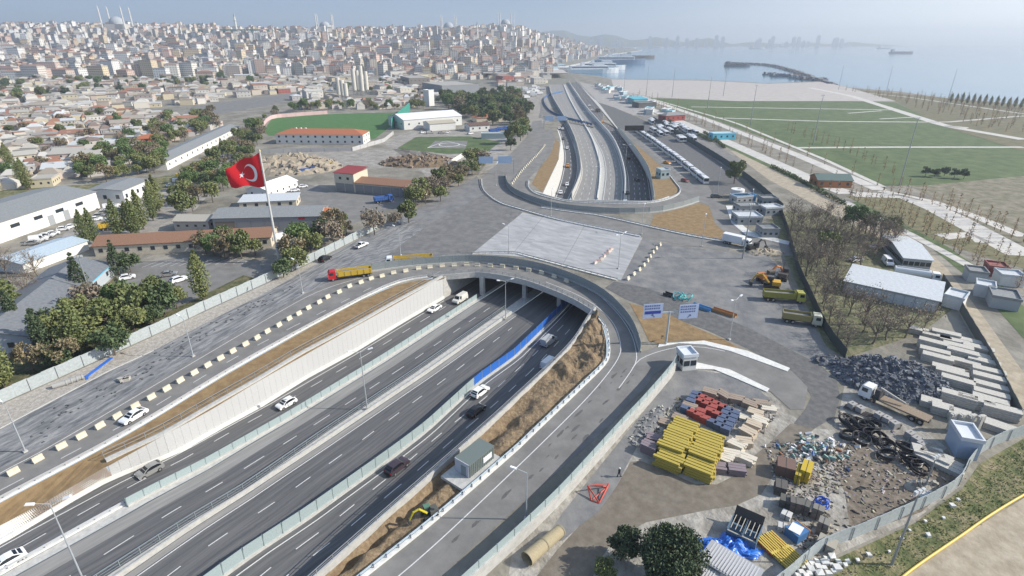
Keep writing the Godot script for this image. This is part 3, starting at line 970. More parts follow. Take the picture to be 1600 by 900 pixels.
func put(o: Node3D, called: String, m: Material, at: Vector3, size: Vector3, yaw := 0.0) -> MeshInstance3D:
	return piece(o, called, unit_box(m), Transform3D(Basis(Vector3.UP, yaw) * Basis.from_scale(size), at))


# posts with a top and middle rail
func railing(called: String, label: String, l: PackedVector3Array, y0: float, h: float, step: float, t: float, m: Material = null, mesh_fill := true) -> Node3D:
	if m == null: m = steel()
	var o := thing(called, label, "fence")
	var k := maxi(2, int(MB.length(l) / step))
	var e := MB.even(l, k)
	var rails := MB.new()
	rails.wall(e, y0 + h - 0.1, y0 + h, t * 1.6)
	rails.wall(e, y0 + h * 0.5, y0 + h * 0.5 + 0.06, t)
	if mesh_fill: rails.wall(e, y0 + 0.12, y0 + 0.18, t)
	part(o, "rail", rails, m)
	for i in mini(k + 1, 280):
		put(o, "post", m, e[i] + Vector3(0, y0 + h * 0.5, 0), Vector3(t * 1.8, h, t * 1.8))
	return o


# concrete foot, posts and glass panels, each its own piece
func screen(called: String, label: String, l: PackedVector3Array, foot: float, h: float, step: float, panel: Material = null, other := []) -> Node3D:
	if panel == null: panel = N("screen_sheet", K(0.25, 0.32, 0.33), K(0.38, 0.45, 0.455), 2.5, 0.35, 0.02, 6)
	var o := thing(called, label, "barrier")
	var k := maxi(2, int(MB.length(l) / step))
	var e := MB.even(l, k)
	if foot > 0.0:
		var b := MB.new()
		b.wall(e, -0.1, foot, 0.5)
		part(o, "concrete_foot", b, concrete())
	for i in k:
		var d := e[i + 1] - e[i]
		var mid := (e[i] + e[i + 1]) * 0.5
		var m := panel
		if other and i >= k - int(other[0]): m = other[1]
		var bs := Basis(Vector3.UP, yaw_of(d)) * Basis(Vector3.FORWARD, -atan2(d.y, Vector2(d.x, d.z).length())) * Basis.from_scale(Vector3(d.length() * 0.97, h, 0.06))
		piece(o, "panel", unit_box(m), Transform3D(bs, mid + Vector3(0, foot + h * 0.5, 0)))
	for i in k + 1:
		put(o, "post", C(0.3, 0.36, 0.37, 0.5, 0.4), e[i] + Vector3(0, foot + h * 0.5, 0), Vector3(0.12, h + 0.1, 0.14), 0.5)
	return o


# corrugated steel beam on short posts
func guard_rail(label: String, l: PackedVector3Array, foot := 0.3, m: Material = null) -> void:
	if m == null: m = C(0.62, 0.64, 0.66, 0.4, 0.5)
	var o := thing("guard_rail", label, "guard rail")
	var k := maxi(2, int(MB.length(l) / 2.0))
	var e := MB.even(l, k)
	if foot > 0.0:
		var b := MB.new()
		b.wall(e, 0.0, foot, 0.55)
		part(o, "concrete_kerb", b, pale_concrete())
	var beam := MB.new()
	for s in [-0.09, 0.09]: beam.wall(beside(e, 0.16), foot + 0.45 + s - 0.07, foot + 0.45 + s + 0.07, 0.07)
	beam.wall(beside(e, 0.12), foot + 0.3, foot + 0.6, 0.03)
	part(o, "beam", beam, m)
	for i in mini(k + 1, 290): put(o, "post", C(0.2, 0.24, 0.3, 0.5, 0.4), e[i] + Vector3(0, foot + 0.3, 0), Vector3(0.12, 0.62, 0.14), 0.5)


func roadside() -> void:
	guard_rail("steel guard rail between service road and brown turf bank", smooth(P3([-81.42,0,-50.44,-75.25,0,-62.55,-66.28,0,-78.24,-54.92,0,-103.92,-34.96,0,-139.82,-24.13,0,-147.49])))
	guard_rail("curved steel guard rail around inside of the ring road", smooth(P3([19.95,0,-125.25,21.9,0,-117.09,21.42,0,-108.32,19.78,0,-101.31,13.61,0,-92.06,3.98,0,-78.41,-0.1,0,-72.69,-10.76,0,-59.06,-18.53,0,-49.97,-21.58,0,-46.28])), 0.35, C(0.5, 0.6, 0.68, 0.4, 0.4))
	guard_rail("steel guard rail beside the slip lane before glass screen begins", settle(P3([-70.96,-1.81,-45.53,-67.15,-2.15,-51.9,-59.4,-3.26,-65.19])))
	railing("parapet_rail", "silver parapet railing on bridge edge over the underpass", smooth(P3([-22.73,0,-147.96,-15.71,0,-149.39,-8.73,0,-150.36,1.63,0,-146.08,8.76,0,-140.25,15.87,0,-132.4,20.27,0,-125.25])), 0.35, 0.95, 2.0, 0.06)
	screen("noise_screen", "long pale teal glass screen between slip lane and first carriageway", settle(P3([-58.67,-3.26,-64.66,-47.35,-5.31,-83.46,-10.17,-6.6,-146.5])), 0.4, 1.3, 2.5)
	screen("noise_screen", "tall teal glass screen ending in bright blue sheets at underpass", settle(P3([-42.8,-2.49,-44.56,-38.35,-3.16,-52.32,-35.56,-3.67,-56.83,-16.39,-6.04,-86.04,-7.66,-6.51,-102.95,0.45,-6.54,-114.01,10.79,-6.6,-133.57,16.39,-6.6,-143.92])), 0.4, 2.0, 3.0, null, [16, C(0.02, 0.13, 0.5, 0.5)])
	# median of the two central carriageways
	railing("median_fence", "dark mesh fence on posts along the central motorway median", settle(P3([-57.62,-2.04,-44.17,-53.25,-2.6,-51.88,-42.1,-4.82,-71.62,-34.78,-5.78,-85.53,-1.78,-6.6,-139.79])), 0.35, 1.15, 2.6, 0.07, C(0.3, 0.34, 0.35, 0.5, 0.4))
	var m := MB.new()
	m.wall(settle(P3([-55.74,-2.07,-43.88,-51.54,-2.66,-51.93,-41.94,-4.75,-70.25,-32.86,-5.82,-85.58,-0.18,-6.6,-137.4])), 0.0, 0.8, 0.28)
	part(thing("concrete_barrier", "low pale concrete barrier beside mesh fence on central median", "barrier"), "wall_face", m, concrete())
	# outer wall of the ring with concrete foot, continuing the way to the cabin
	screen("noise_screen", "grey translucent screen around the outside of the ring road bend", smooth(P3([-44.47,0,-149.88,-30.57,0,-155.37,-13.6,0,-158.52,-1.93,0,-156.93,9.34,0,-151.34,18.29,0,-142.45,23.62,0,-133.99,26.49,0,-125.25,28.08,0,-115.5,27.74,0,-105.26])), 0.5, 2.1, 4.0, N("grey_screen", K(0.2, 0.23, 0.24), K(0.33, 0.36, 0.37), 5.0, 0.4, 0.02, 4))
	screen("noise_screen", "teal screen on high concrete wall above the materials yard", smooth(P3([-8.25,0,-44.32,-6.24,0,-47.12,0,0,-54.06,5.51,0,-60.47,9.76,0,-65.91,19.46,0,-78.93,23.27,0,-83.86,31.35,0,-94.99,33.98,0,-99.55])), 2.0, 1.3, 3.2)
	screen("noise_screen", "grey screen along outside of the far roundabout bridge", smooth(P3([-3.18,0,-277.28,-2.38,0,-257.23,1.41,0,-241.87,11.35,0,-225.1,21.42,0,-216.56,39.65,0,-211.17,56.02,0,-212.94,67.05,0,-219.34,78.28,0,-229.1])), 0.4, 2.0, 6.0, N("grey_screen", K(0.2, 0.23, 0.24), K(0.33, 0.36, 0.37), 5.0))
	guard_rail("guard rail along inner side of the far roundabout bridge", smooth(P3([7.98,0,-266.25,7.67,0,-254.76,10.17,0,-243,15.65,0,-235.33,22.25,0,-229.1,27.39,0,-227.08,44.07,0,-225.1,58.25,0,-227.08,69.75,0,-236.4,75.9,0,-248.75,77.55,0,-263.62,80.37,0,-297.09])), 0.3)
	guard_rail("guard rail on lower side of outer roundabout road", smooth(P3([-14.93,0,-270.29,-12.7,0,-248.75,-5.61,0,-228.09,4.08,0,-216.56,15.74,0,-204.35,28.93,0,-194.07,44.04,0,-183.28])), 0.3)
	guard_rail("guard rail on upper side of outer roundabout road", smooth(P3([11.86,0,-219.34,25.78,0,-212.05,34.4,0,-207.71,49.77,0,-194.07,61.64,0,-183.96,72.32,0,-177.29])), 0.3)
	guard_rail("guard rail over the underpass mouth beside concrete apron", smooth(P3([-12.55,0,-166.29,0,0,-166.87,5.59,0,-163.44,21.99,0,-150.85,29.58,0,-145.16])), 0.2)
	# corrugated site hoarding left of the works strip
	var post_m := C(0.35, 0.37, 0.38)
	hoarding("site_hoarding", "long pale grey sheet hoarding between gardens and works strip", P3([-101.57,0,-73.78,-95.36,0,-86.6,-87.82,0,-101.82,-81.62,0,-114.56,-76.96,0,-125.98,-70.1,0,-140.25,-60.31,0,-161.77,-48.28,0,-192.57]), 2.6, 2.4, N("sheet", K(0.3, 0.34, 0.35), K(0.44, 0.48, 0.49), 6.0, 0.5, 0.02, 5), post_m)
	hoarding("site_hoarding", "grey sheet hoarding between slab yard and rough grass slope", smooth(P3([29.19,0,-46.03,35.78,0,-50.35,40.69,0,-53.65,47.2,0,-56.16,56.75,0,-60.11,66.57,0,-64.85,72.09,0,-69.69,79.2,0,-74.26,87.8,0,-77.55,99.81,0,-81.06])), 2.4, 2.4, N("sheet", K(0.42, 0.47, 0.48), K(0.58, 0.62, 0.63), 6.0), post_m)
	hoarding("site_hoarding", "dark sheet hoarding beside sand road and stacked slabs", smooth(P3([90.35,0,-81.98,93.36,0,-87.81,100.45,0,-101.57,108.7,0,-119.05,114.7,0,-131.62,120.21,0,-144.25])), 2.4, 2.4, C(0.12, 0.13, 0.12), post_m)
	hoarding("site_hoarding", "dark green hoarding between works yard and bare trees", smooth(P3([104.34,0,-210.3,94.51,0,-181.92,84.3,0,-153.84,78.73,0,-135.62,72.56,0,-114.25,70.82,0,-102.86])), 2.4, 2.6, C(0.05, 0.06, 0.06), post_m)
	hoarding("site_hoarding", "dark hoarding along the coach parking and park edge", smooth(P3([118.42,0,-487.7,117.56,0,-405.3,116.93,0,-345.6,115.3,0,-297.09,112.05,0,-254.76,106.79,0,-214.74])), 3.0, 4.0, C(0.06, 0.09, 0.1), post_m)
	# loose concrete blocks in rows
	var proto := block_proto()
	var first := true
	var spots := block_spots()
	for i in spots.size():
		var a: Vector3 = spots[i]
		var d: Vector3 = spots[mini(i + 1, spots.size() - 1)] - spots[maxi(i - 1, 0)]
		var o := proto if first else copy_of(proto, a, 0)
		first = false
		o.position = a
		o.rotation.y = yaw_of(d) + rng.randf_range(-0.06, 0.06)
	for q in block_rows():
		var l: PackedVector3Array = q[0]
		var e := MB.even(l, q[1])
		for i in e.size():
			var d: Vector3 = e[mini(i + 1, e.size() - 1)] - e[maxi(i - 1, 0)]
			copy_of(proto, e[i], yaw_of(d), q[2], q[3])


func hoarding(called: String, label: String, l: PackedVector3Array, h: float, step: float, m: Material, pm: Material) -> void:
	var o := thing(called, label, "fence")
	var k := mini(280, int(MB.length(l) / step))
	var e := MB.even(l, k)
	for i in k:
		var d := e[i + 1] - e[i]
		var mid := (e[i] + e[i + 1]) * 0.5
		var j := 0.06 if i % 2 else -0.02
		put(o, "sheet", m, mid + Vector3(0, h * 0.5 + j * 0.5, 0), Vector3(d.length() * 0.995, h + j, 0.07), yaw_of(d))
		if i % 2 == 0: put(o, "post", pm, e[i] + Vector3(0.12, h * 0.48, 0.1), Vector3(0.1, h * 0.96, 0.1))


func block_proto() -> Node3D:
	var o := thing("concrete_block", "cream concrete barrier block standing in row on service road", "block", Vector3.ZERO, 0, "barrier blocks along the service road")
	var b := MB.new()
	b.extrude(PackedVector2Array([Vector2(-0.4, 0), Vector2(0.4, 0), Vector2(0.38, 0.25), Vector2(0.17, 0.5), Vector2(0.13, 1.0), Vector2(-0.13, 1.0), Vector2(-0.17, 0.5), Vector2(-0.38, 0.25)]), -0.75, 0.75)
	for i in b.v.size():
		b.v[i] = Vector3(b.v[i].z, b.v[i].y, -b.v[i].x)
		b.n[i] = Vector3(b.n[i].z, b.n[i].y, -b.n[i].x)
	part(o, "block_body", b, N("cream_concrete", K(0.48, 0.44, 0.34), K(0.68, 0.63, 0.5), 5.0, 0.85, 0.02, 6))
	return o


func block_spots() -> PackedVector3Array:
	return P3([-77.83,0,-68.26,-76.27,0,-71.17,-74.73,0,-74.26,-73.27,0,-76.88,-71.96,0,-79.63,-70.69,0,-82.35,-69.36,0,-85.41,-68.06,0,-88.22,-66.71,0,-90.97,-65.67,0,-93.85,-64.32,0,-96.63,-63.04,0,-99.55,-61.72,0,-102.34,-60.47,0,-105.26,-59.03,0,-108.32,-57.68,0,-111.22,-56.57,0,-114.25,-55.11,0,-117.41,-53.89,0,-120.72,-52.52,0,-123.48,-51.23,0,-126.7,-49.55,0,-130.07,-48.35,0,-133.19,-46.24,0,-136.44,-44.51,0,-140.25,-42.01,0,-142.89,-39.79,0,-145.62,-37.11,0,-147.49,-34.28,0,-149.88,-31.02,0,-151.34,-27.58,0,-153.34,-24.32,0,-154.35,-20.82,0,-155.37,-17.24,0,-155.89,-13.64,0,-156.41,-10.35,0,-155.89,-6.5,0,-155.37,-2.86,0,-154.86,1.13,0,-153.34,4.87,0,-151.84,8.52,0,-149.88,12.03,0,-147.02,15.21,0,-143.79])


func block_rows() -> Array:
	return [[P3([0,0,-259.75,4.94,0,-287.64,10.71,0,-314.2,16,0,-337.2,20.84,0,-363.6]), 26, "white barrier block in row beside the far slip road", "barrier blocks by the far slip road"], [P3([32.74,0,-145.62,35.02,0,-148.91,37.68,0,-152.83,40.69,0,-157.98,43.09,0,-163.44,45.83,0,-169.23,48.66,0,-174.11]), 8, "white barrier block standing at edge of the gravel track", "barrier blocks by the gravel track"], [smooth(P3([26,0,-513.5,38.29,0,-496,49.95,0,-475.7,60.74,0,-457])), 16, "small barrier block on ramp crossing the far motorway", "barrier blocks on the crossing ramp"]]


# tapered pole with one or two arms and flat lamp heads
func lamp(at: Vector3, h: float, arms: int, yaw: float, label: String, group := "") -> void:
	var o := thing("street_lamp", label, "lamp post", at, yaw, group)
	var m := C(0.5, 0.53, 0.55, 0.45, 0.4)
	var b := MB.new()
	b.cyl(Vector3.ZERO, Vector3(0, h, 0), 0.13, 0.06, 8)
	part(o, "pole", b, m)
	put(o, "foot", concrete(), Vector3(0, 0.15, 0), Vector3(0.6, 0.3, 0.6))
	for i in arms:
		var s := 1.0 if i == 0 else -1.0
		var a := MB.new()
		a.cyl(Vector3(0, h - 0.05, 0), Vector3(1.5 * s, h + 0.45, 0), 0.05, 0.04, 6)
		part(o, "arm", a, m)
		var c := MB.new()
		c.slab(Transform3D(Basis(Vector3.BACK, 0.2 * s), Vector3(1.9 * s, h + 0.5, 0)), Vector3(1.0, 0.16, 0.42), 0.8)
		part(o, "lamp_head", c, C(0.72, 0.74, 0.75, 0.4))


func street_lamps() -> void:
	var g := "double arm lamps on the motorway median"
	for q in [[Vector3(-29.1,-6.04,-93.09), 13.0], [Vector3(-55.77,-2.47,-51.2), 13.0], [Vector3(-1.71,-6.59,-133.55), 11.0]]:
		lamp(q[0] + Vector3(0, 0.3, 0), q[1], 2, 0.3, "tall double arm lamp post on the central motorway median", g)
	g = "single lamps beside the works strip"
	for q in [Vector3(-68.23,0,-103.65), Vector3(-80.04,0,-73.31), Vector3(-56,0,-136.44), Vector3(-35.02,0,-165.14), Vector3(-1.02,0,-166.87)]:
		lamp(q, 9.0, 1, 2.6, "slim single arm lamp post beside grey works strip", g)
	lamp(Vector3(1.99,0,-59.06), 8.5, 1, 2.9, "single lamp post behind teal screen by materials yard")
	lamp(Vector3(31.45,0,-153.84), 10.5, 2, 0.7, "double arm lamp at corner of the concrete apron")
	lamp(Vector3(49.02,0,-110.92), 10.0, 2, 0.7, "double arm lamp at tip of brown turf triangle")
	g = "lamps along the outer roundabout road"
	for q in [Vector3(14.99,0,-207.71), Vector3(45.07,0,-186.05), Vector3(62.15,0,-173.49), Vector3(-7.44,0,-257.23), Vector3(91.47,0,-245.27), Vector3(90.27,0,-206.02)]:
		lamp(q, 10.0, 1, 1.2, "lamp post beside the outer roundabout road", g)
	g = "lamps on far motorway median"
	for q in [Vector3(49.6,-5.68,-324.3), Vector3(56.54,-0.57,-447), Vector3(42.57,-6.6,-271.38), Vector3(59.81,0,-562.7), Vector3(66.08,-5.57,-327.4), Vector3(69.56,0,-804.8)]:
		lamp(q, 12.0, 2, 0.1, "double arm lamp on the far motorway median", g)
	# tall floodlight masts
	for q in [[Vector3(49.05,0,-51.67), 12.0, "tall floodlight mast on grass slope outside grey hoarding"], [Vector3(61.95,0,-64.72), 6.0, "short floodlight pole beside boulder inside grey hoarding"], [Vector3(-108.88,0,-131.62), 12.0, "floodlight mast beside grey roofed building in garden"], [Vector3(71.39,0,-162.32), 17.0, "tall mast beside the white lorry on works yard"]]:
		mast(q[0], q[1], q[2], "")
	for q in [Vector3(179.97,0,-257.23), Vector3(194.37,0,-368.3), Vector3(186.89,0,-453.4), Vector3(188.05,0,-562.7), Vector3(171.6,0,-754.6), Vector3(188.39,0,-693.8), Vector3(443.5,0,-804.8), Vector3(489.8,0,-774), Vector3(526.4,0,-710.2), Vector3(152.17,0,-804.8), Vector3(254.33,0,-710.2)]:
		mast(q, clampf(41.08, 20, 30), "very tall floodlight mast rising from the seaside park", "floodlight masts in the park")
	# road sign on a single column
	var s := thing("road_sign", "two blue lettered direction boards on one grey column", "sign", Vector3(34.2,0,-108.89), 0.15)
	var b := MB.new()
	b.cyl(Vector3.ZERO, Vector3(0, 8.2, 0), 0.28, 0.2, 10)
	part(s, "column", b, C(0.45, 0.5, 0.52, 0.5, 0.3))
	put(s, "beam", C(0.45, 0.5, 0.52, 0.5, 0.3), Vector3(0, 8.0, 0), Vector3(11.0, 0.3, 0.3))
	for i in 2:
		var x := -4.0 if i == 0 else 4.2
		var y := 8.7 if i == 0 else 8.0
		var bd := put(s, "board", C(0.42, 0.5, 0.68, 0.5), Vector3(x, y, 0.3), Vector3(4.4, 3.4, 0.1))
		bd.set_meta("label", "pale blue direction board")
		var marks := MB.new()
		if i == 0:
			marks.box(Vector3(x, y - 0.3, 0.37), Vector3(3.6, 0.7, 0.02))
			part(s, "blue_band", marks, C(0.03, 0.05, 0.3))
		var txt := MB.new()
		for r in 3:
			if i == 0 and r == 2: break
			for k in 7: txt.box(Vector3(x - 1.7 + k * 0.5, y + 1.25 - r * 0.62, 0.37), Vector3(0.36 - 0.1 * (k % 2), 0.32, 0.02))
		txt.slab(Transform3D(Basis(Vector3.BACK, 0.8 if i else 2.3), Vector3(x + 0.2, y - 1.15, 0.37)), Vector3(0.9, 0.16, 0.02))
		txt.slab(Transform3D(Basis(Vector3.BACK, 0.8 if i else 2.3), Vector3(x + (0.45 if i else -0.05), y - 0.9, 0.37)), Vector3(0.3, 0.45, 0.02))
		part(s, "lettering", txt, C(0.12, 0.14, 0.3))
	for q in [[Vector3(-8.07,0,-281.64), "blue overhead sign gantry across the dusty slip road"], [Vector3(33.42,0,-442.9), "blue overhead sign gantry at head of the far slip lane"]]:
		var o := thing("sign_gantry", q[1], "sign", q[0], 0.1)
		for x in [-9.0, 9.0]: put(o, "post", steel(), Vector3(x, 3.5, 0), Vector3(0.4, 7, 0.4))
		put(o, "beam", steel(), Vector3(0, 7, 0), Vector3(18.4, 0.4, 0.4))
		for x in [-5.0, 4.5]: put(o, "board", C(0.3, 0.42, 0.6, 0.5), Vector3(x, 7.2, 0.3), Vector3(7, 3.4, 0.12))
	var vms := thing("message_sign", "black electronic message sign on post beside far motorway", "sign", Vector3(84.34,0,-388.6), 0.05)
	put(vms, "post", steel(), Vector3(6.5, 3.5, 0), Vector3(0.4, 7, 0.4))
	put(vms, "panel", C(0.015, 0.015, 0.015, 0.4), Vector3(-2, 7.6, 0.3), Vector3(13, 3.4, 0.5))
	put(vms, "beam", steel(), Vector3(0, 6.6, 0), Vector3(15, 0.3, 0.3))


func mast(at: Vector3, h: float, label: String, group: String) -> void:
	var o := thing("floodlight_mast", label, "floodlight", at, 0.4, group)
	var b := MB.new()
	b.cyl(Vector3.ZERO, Vector3(0, h, 0), 0.1 + h * 0.008, 0.07 + h * 0.002, 8)
	part(o, "mast_pole", b, C(0.34, 0.36, 0.37, 0.5, 0.4))
	put(o, "crossbar", steel(), Vector3(0, h, 0), Vector3(0.8 + h * 0.05, 0.15, 0.2))
	for i in 3: put(o, "lamp_head", C(0.5, 0.52, 0.53, 0.4), Vector3((i - 1) * (0.4 + h * 0.022), h + 0.3, 0), Vector3(0.3 + h * 0.015, 0.5, 0.35))


func big_flag() -> void:
	var base := Vector3(-70.54,0,-158.52)
	var h := 33.5
	var o := thing("flagpole", "very tall pale flagpole beside the grey hoarding", "flagpole", base)
	var b := MB.new()
	b.cyl(Vector3.ZERO, Vector3(0, h, 0), 0.42, 0.2, 12)
	part(o, "pole", b, C(0.6, 0.6, 0.58, 0.5, 0.2))
	var k := MB.new()
	k.cyl(Vector3(0, h, 0), Vector3(0, h + 0.5, 0), 0.35, 0.1, 8)
	part(o, "finial", k, C(0.6, 0.5, 0.2, 0.4, 0.5))
	put(o, "footing", concrete(), Vector3(0, 0.3, 0), Vector3(2.2, 0.6, 2.2))
	# cloth hanging to the left of the pole, waving
	var im := Image.create(384, 256, false, Image.FORMAT_RGB8)
	var red := Color(0.62, 0.006, 0.014).linear_to_srgb()
	var white := Color(0.8, 0.8, 0.8).linear_to_srgb()
	var star := PackedVector2Array()
	for i in 10:
		var r := 31.0 if i % 2 == 0 else 12.0
		star.append(Vector2(228 + cos(PI + TAU * i / 10.0) * r, 128 + sin(PI + TAU * i / 10.0) * r))
	for y in 256:
		for x in 384:
			var p := Vector2(x, y)
			var on := p.distance_to(Vector2(134, 128)) < 78 and p.distance_to(Vector2(152, 128)) > 63
			if not on and x > 190 and x < 265: on = Geometry2D.is_point_in_polygon(p, star)
			im.set_pixel(x, y, white if on else red)
	var m := StandardMaterial3D.new()
	m.albedo_texture = ImageTexture.create_from_image(im)
	m.roughness = 0.8
	m.cull_mode = BaseMaterial3D.CULL_DISABLED
	m.backlight_enabled = true
	m.backlight = Color(0.25, 0.02, 0.02)
	var st := SurfaceTool.new()
	st.begin(Mesh.PRIMITIVE_TRIANGLES)
	st.set_smooth_group(0)
	var nu := 40
	var nv := 26
	var g := func(i: int, j: int) -> Vector3:
		var u := float(i) / nu
		var w := float(j) / nv
		var x := -u * 9.8 - 0.25
		var y := h - 0.3 - w * (9.6 - 2.6 * u) - u * (4.2 + 0.9 * sin(w * 3.0)) - 0.35 * sin(u * 9.0)
		var z := 0.6 * sin(u * 8.0 + w * 2.6) * (0.25 + u) + 0.6 * u
		return Vector3(x, y + 0.4 * w * u * 4.0, z)
	for i in nu:
		for j in nv:
			for c in [[0, 0], [1, 0], [1, 1], [0, 0], [1, 1], [0, 1]]:
				st.set_uv(Vector2(float(i + c[0]) / nu, float(j + c[1]) / nv))
				st.add_vertex(g.call(i + c[0], j + c[1]))
	st.generate_normals()
	var f := MeshInstance3D.new()
	f.name = "red_flag"
	f.mesh = st.commit()
	f.mesh.surface_set_material(0, m)
	add_child(f)
	f.position = base
	tag(f, "large red flag with white crescent and star flying from flagpole", "flag")


# a building: walls, roof (flat, gable, hip or shed), windows and doors as pieces
func building(called: String, label: String, category: String, q: Array, h: float, roof: String, wm: Material, rm: Material, rise := 1.5, cols := 0, rows := 1, y0 := 0.0, group := "", joined := false, win := Vector2(1.2, 1.2)) -> Node3D:
	var o := thing(called, label, category, Vector3(q[0], y0, q[1]), q[4], group)
	var l: float = q[2]
	var d: float = q[3]
	var w := MB.new()
	w.box(Vector3(0, h * 0.5 - 0.5, 0), Vector3(l, h + 1.0, d))
	if roof == "gable":
		for s in [-1.0, 1.0]:
			var x: float = s * l * 0.5
			if s > 0: w.tri(Vector3(x, h, d * 0.5), Vector3(x, h, -d * 0.5), Vector3(x, h + rise, 0))
			else: w.tri(Vector3(x, h, -d * 0.5), Vector3(x, h, d * 0.5), Vector3(x, h + rise, 0))
	part(o, "wall", w, wm)
	var r := MB.new()
	var e := 0.4
	var a := l * 0.5 + e
	var c := d * 0.5 + e
	var th := 0.18
	match roof:
		"gable":
			for s in [-1.0, 1.0]:
				var n := Vector2(d * 0.5, rise).normalized()
				var ang := atan2(rise, d * 0.5)
				var len := Vector2(d * 0.5, rise).length() + e
				var t := Transform3D(Basis(Vector3.RIGHT, ang * s), Vector3(0, h + rise, 0) + Vector3(0, -n.y, s * n.x) * len * 0.5 + Vector3(0, th * 0.6, 0))
				r.slab(t, Vector3(a * 2, th, len))
		"hip":
			var k := maxf(0.2, a - c)
			var p := [Vector3(-a, h, c), Vector3(a, h, c), Vector3(a, h, -c), Vector3(-a, h, -c)]
			var u := Vector3(-k, h + rise, 0)
			var v := Vector3(k, h + rise, 0)
			r.quad(p[0], p[1], v, u)
			r.quad(p[2], p[3], u, v)
			r.tri(p[1], p[2], v)
			r.tri(p[3], p[0], u)
			r.quad(p[3], p[2], p[1], p[0])
		"shed":
			r.slab(Transform3D(Basis(Vector3.RIGHT, atan2(rise, d)), Vector3(0, h + rise * 0.5 + 0.05, 0)), Vector3(a * 2, th, c * 2))
			w = MB.new()
		_:
			r.box(Vector3(0, h + 0.08, 0), Vector3(l + 0.3, 0.16, d + 0.3))
			for s in [-1.0, 1.0]:
				r.box(Vector3(0, h + 0.4, s * (d * 0.5)), Vector3(l + 0.3, 0.5, 0.25))
				r.box(Vector3(s * (l * 0.5), h + 0.4, 0), Vector3(0.25, 0.5, d - 0.25))
	part(o, "roof", r, rm)
	if cols > 0:
		var wmesh := MB.new()
		var rows_d := maxi(1, int(cols * d / l))
		for f in 4:
			var n: int = cols if f % 2 == 0 else rows_d
			var span: float = l if f % 2 == 0 else d
			var off: float = d * 0.5 if f % 2 == 0 else l * 0.5
			for i in n:
				for j in rows:
					var x := (float(i) + 0.5) / n * span - span * 0.5
					var y := (float(j) + 0.55) / rows * h
					var bs := Basis(Vector3.UP, f * PI * 0.5)
					var at := bs * Vector3(x, y, off)
					if joined:
						wmesh.slab(Transform3D(bs, at), Vector3(win.x, win.y, 0.12))
					elif f == 0 or f == 1 or f == 3:
						put(o, "window", window_glass(), at, Vector3(win.x, win.y, 0.12), f * PI * 0.5)
		if joined:
			var wn := part(o, "windows", wmesh, window_glass())
			wn.set_meta("kind", "stuff")
	return o


func doors(o: Node3D, q: Array, n: int, x0: float, x1: float, h: float, m: Material, frac := 0.86) -> void:
	for i in n:
		var w := (x1 - x0) / n
		put(o, "door", m, Vector3(x0 + w * (i + 0.5), h * 0.5, q[3] * 0.5 + 0.05), Vector3(w * frac, h, 0.16))


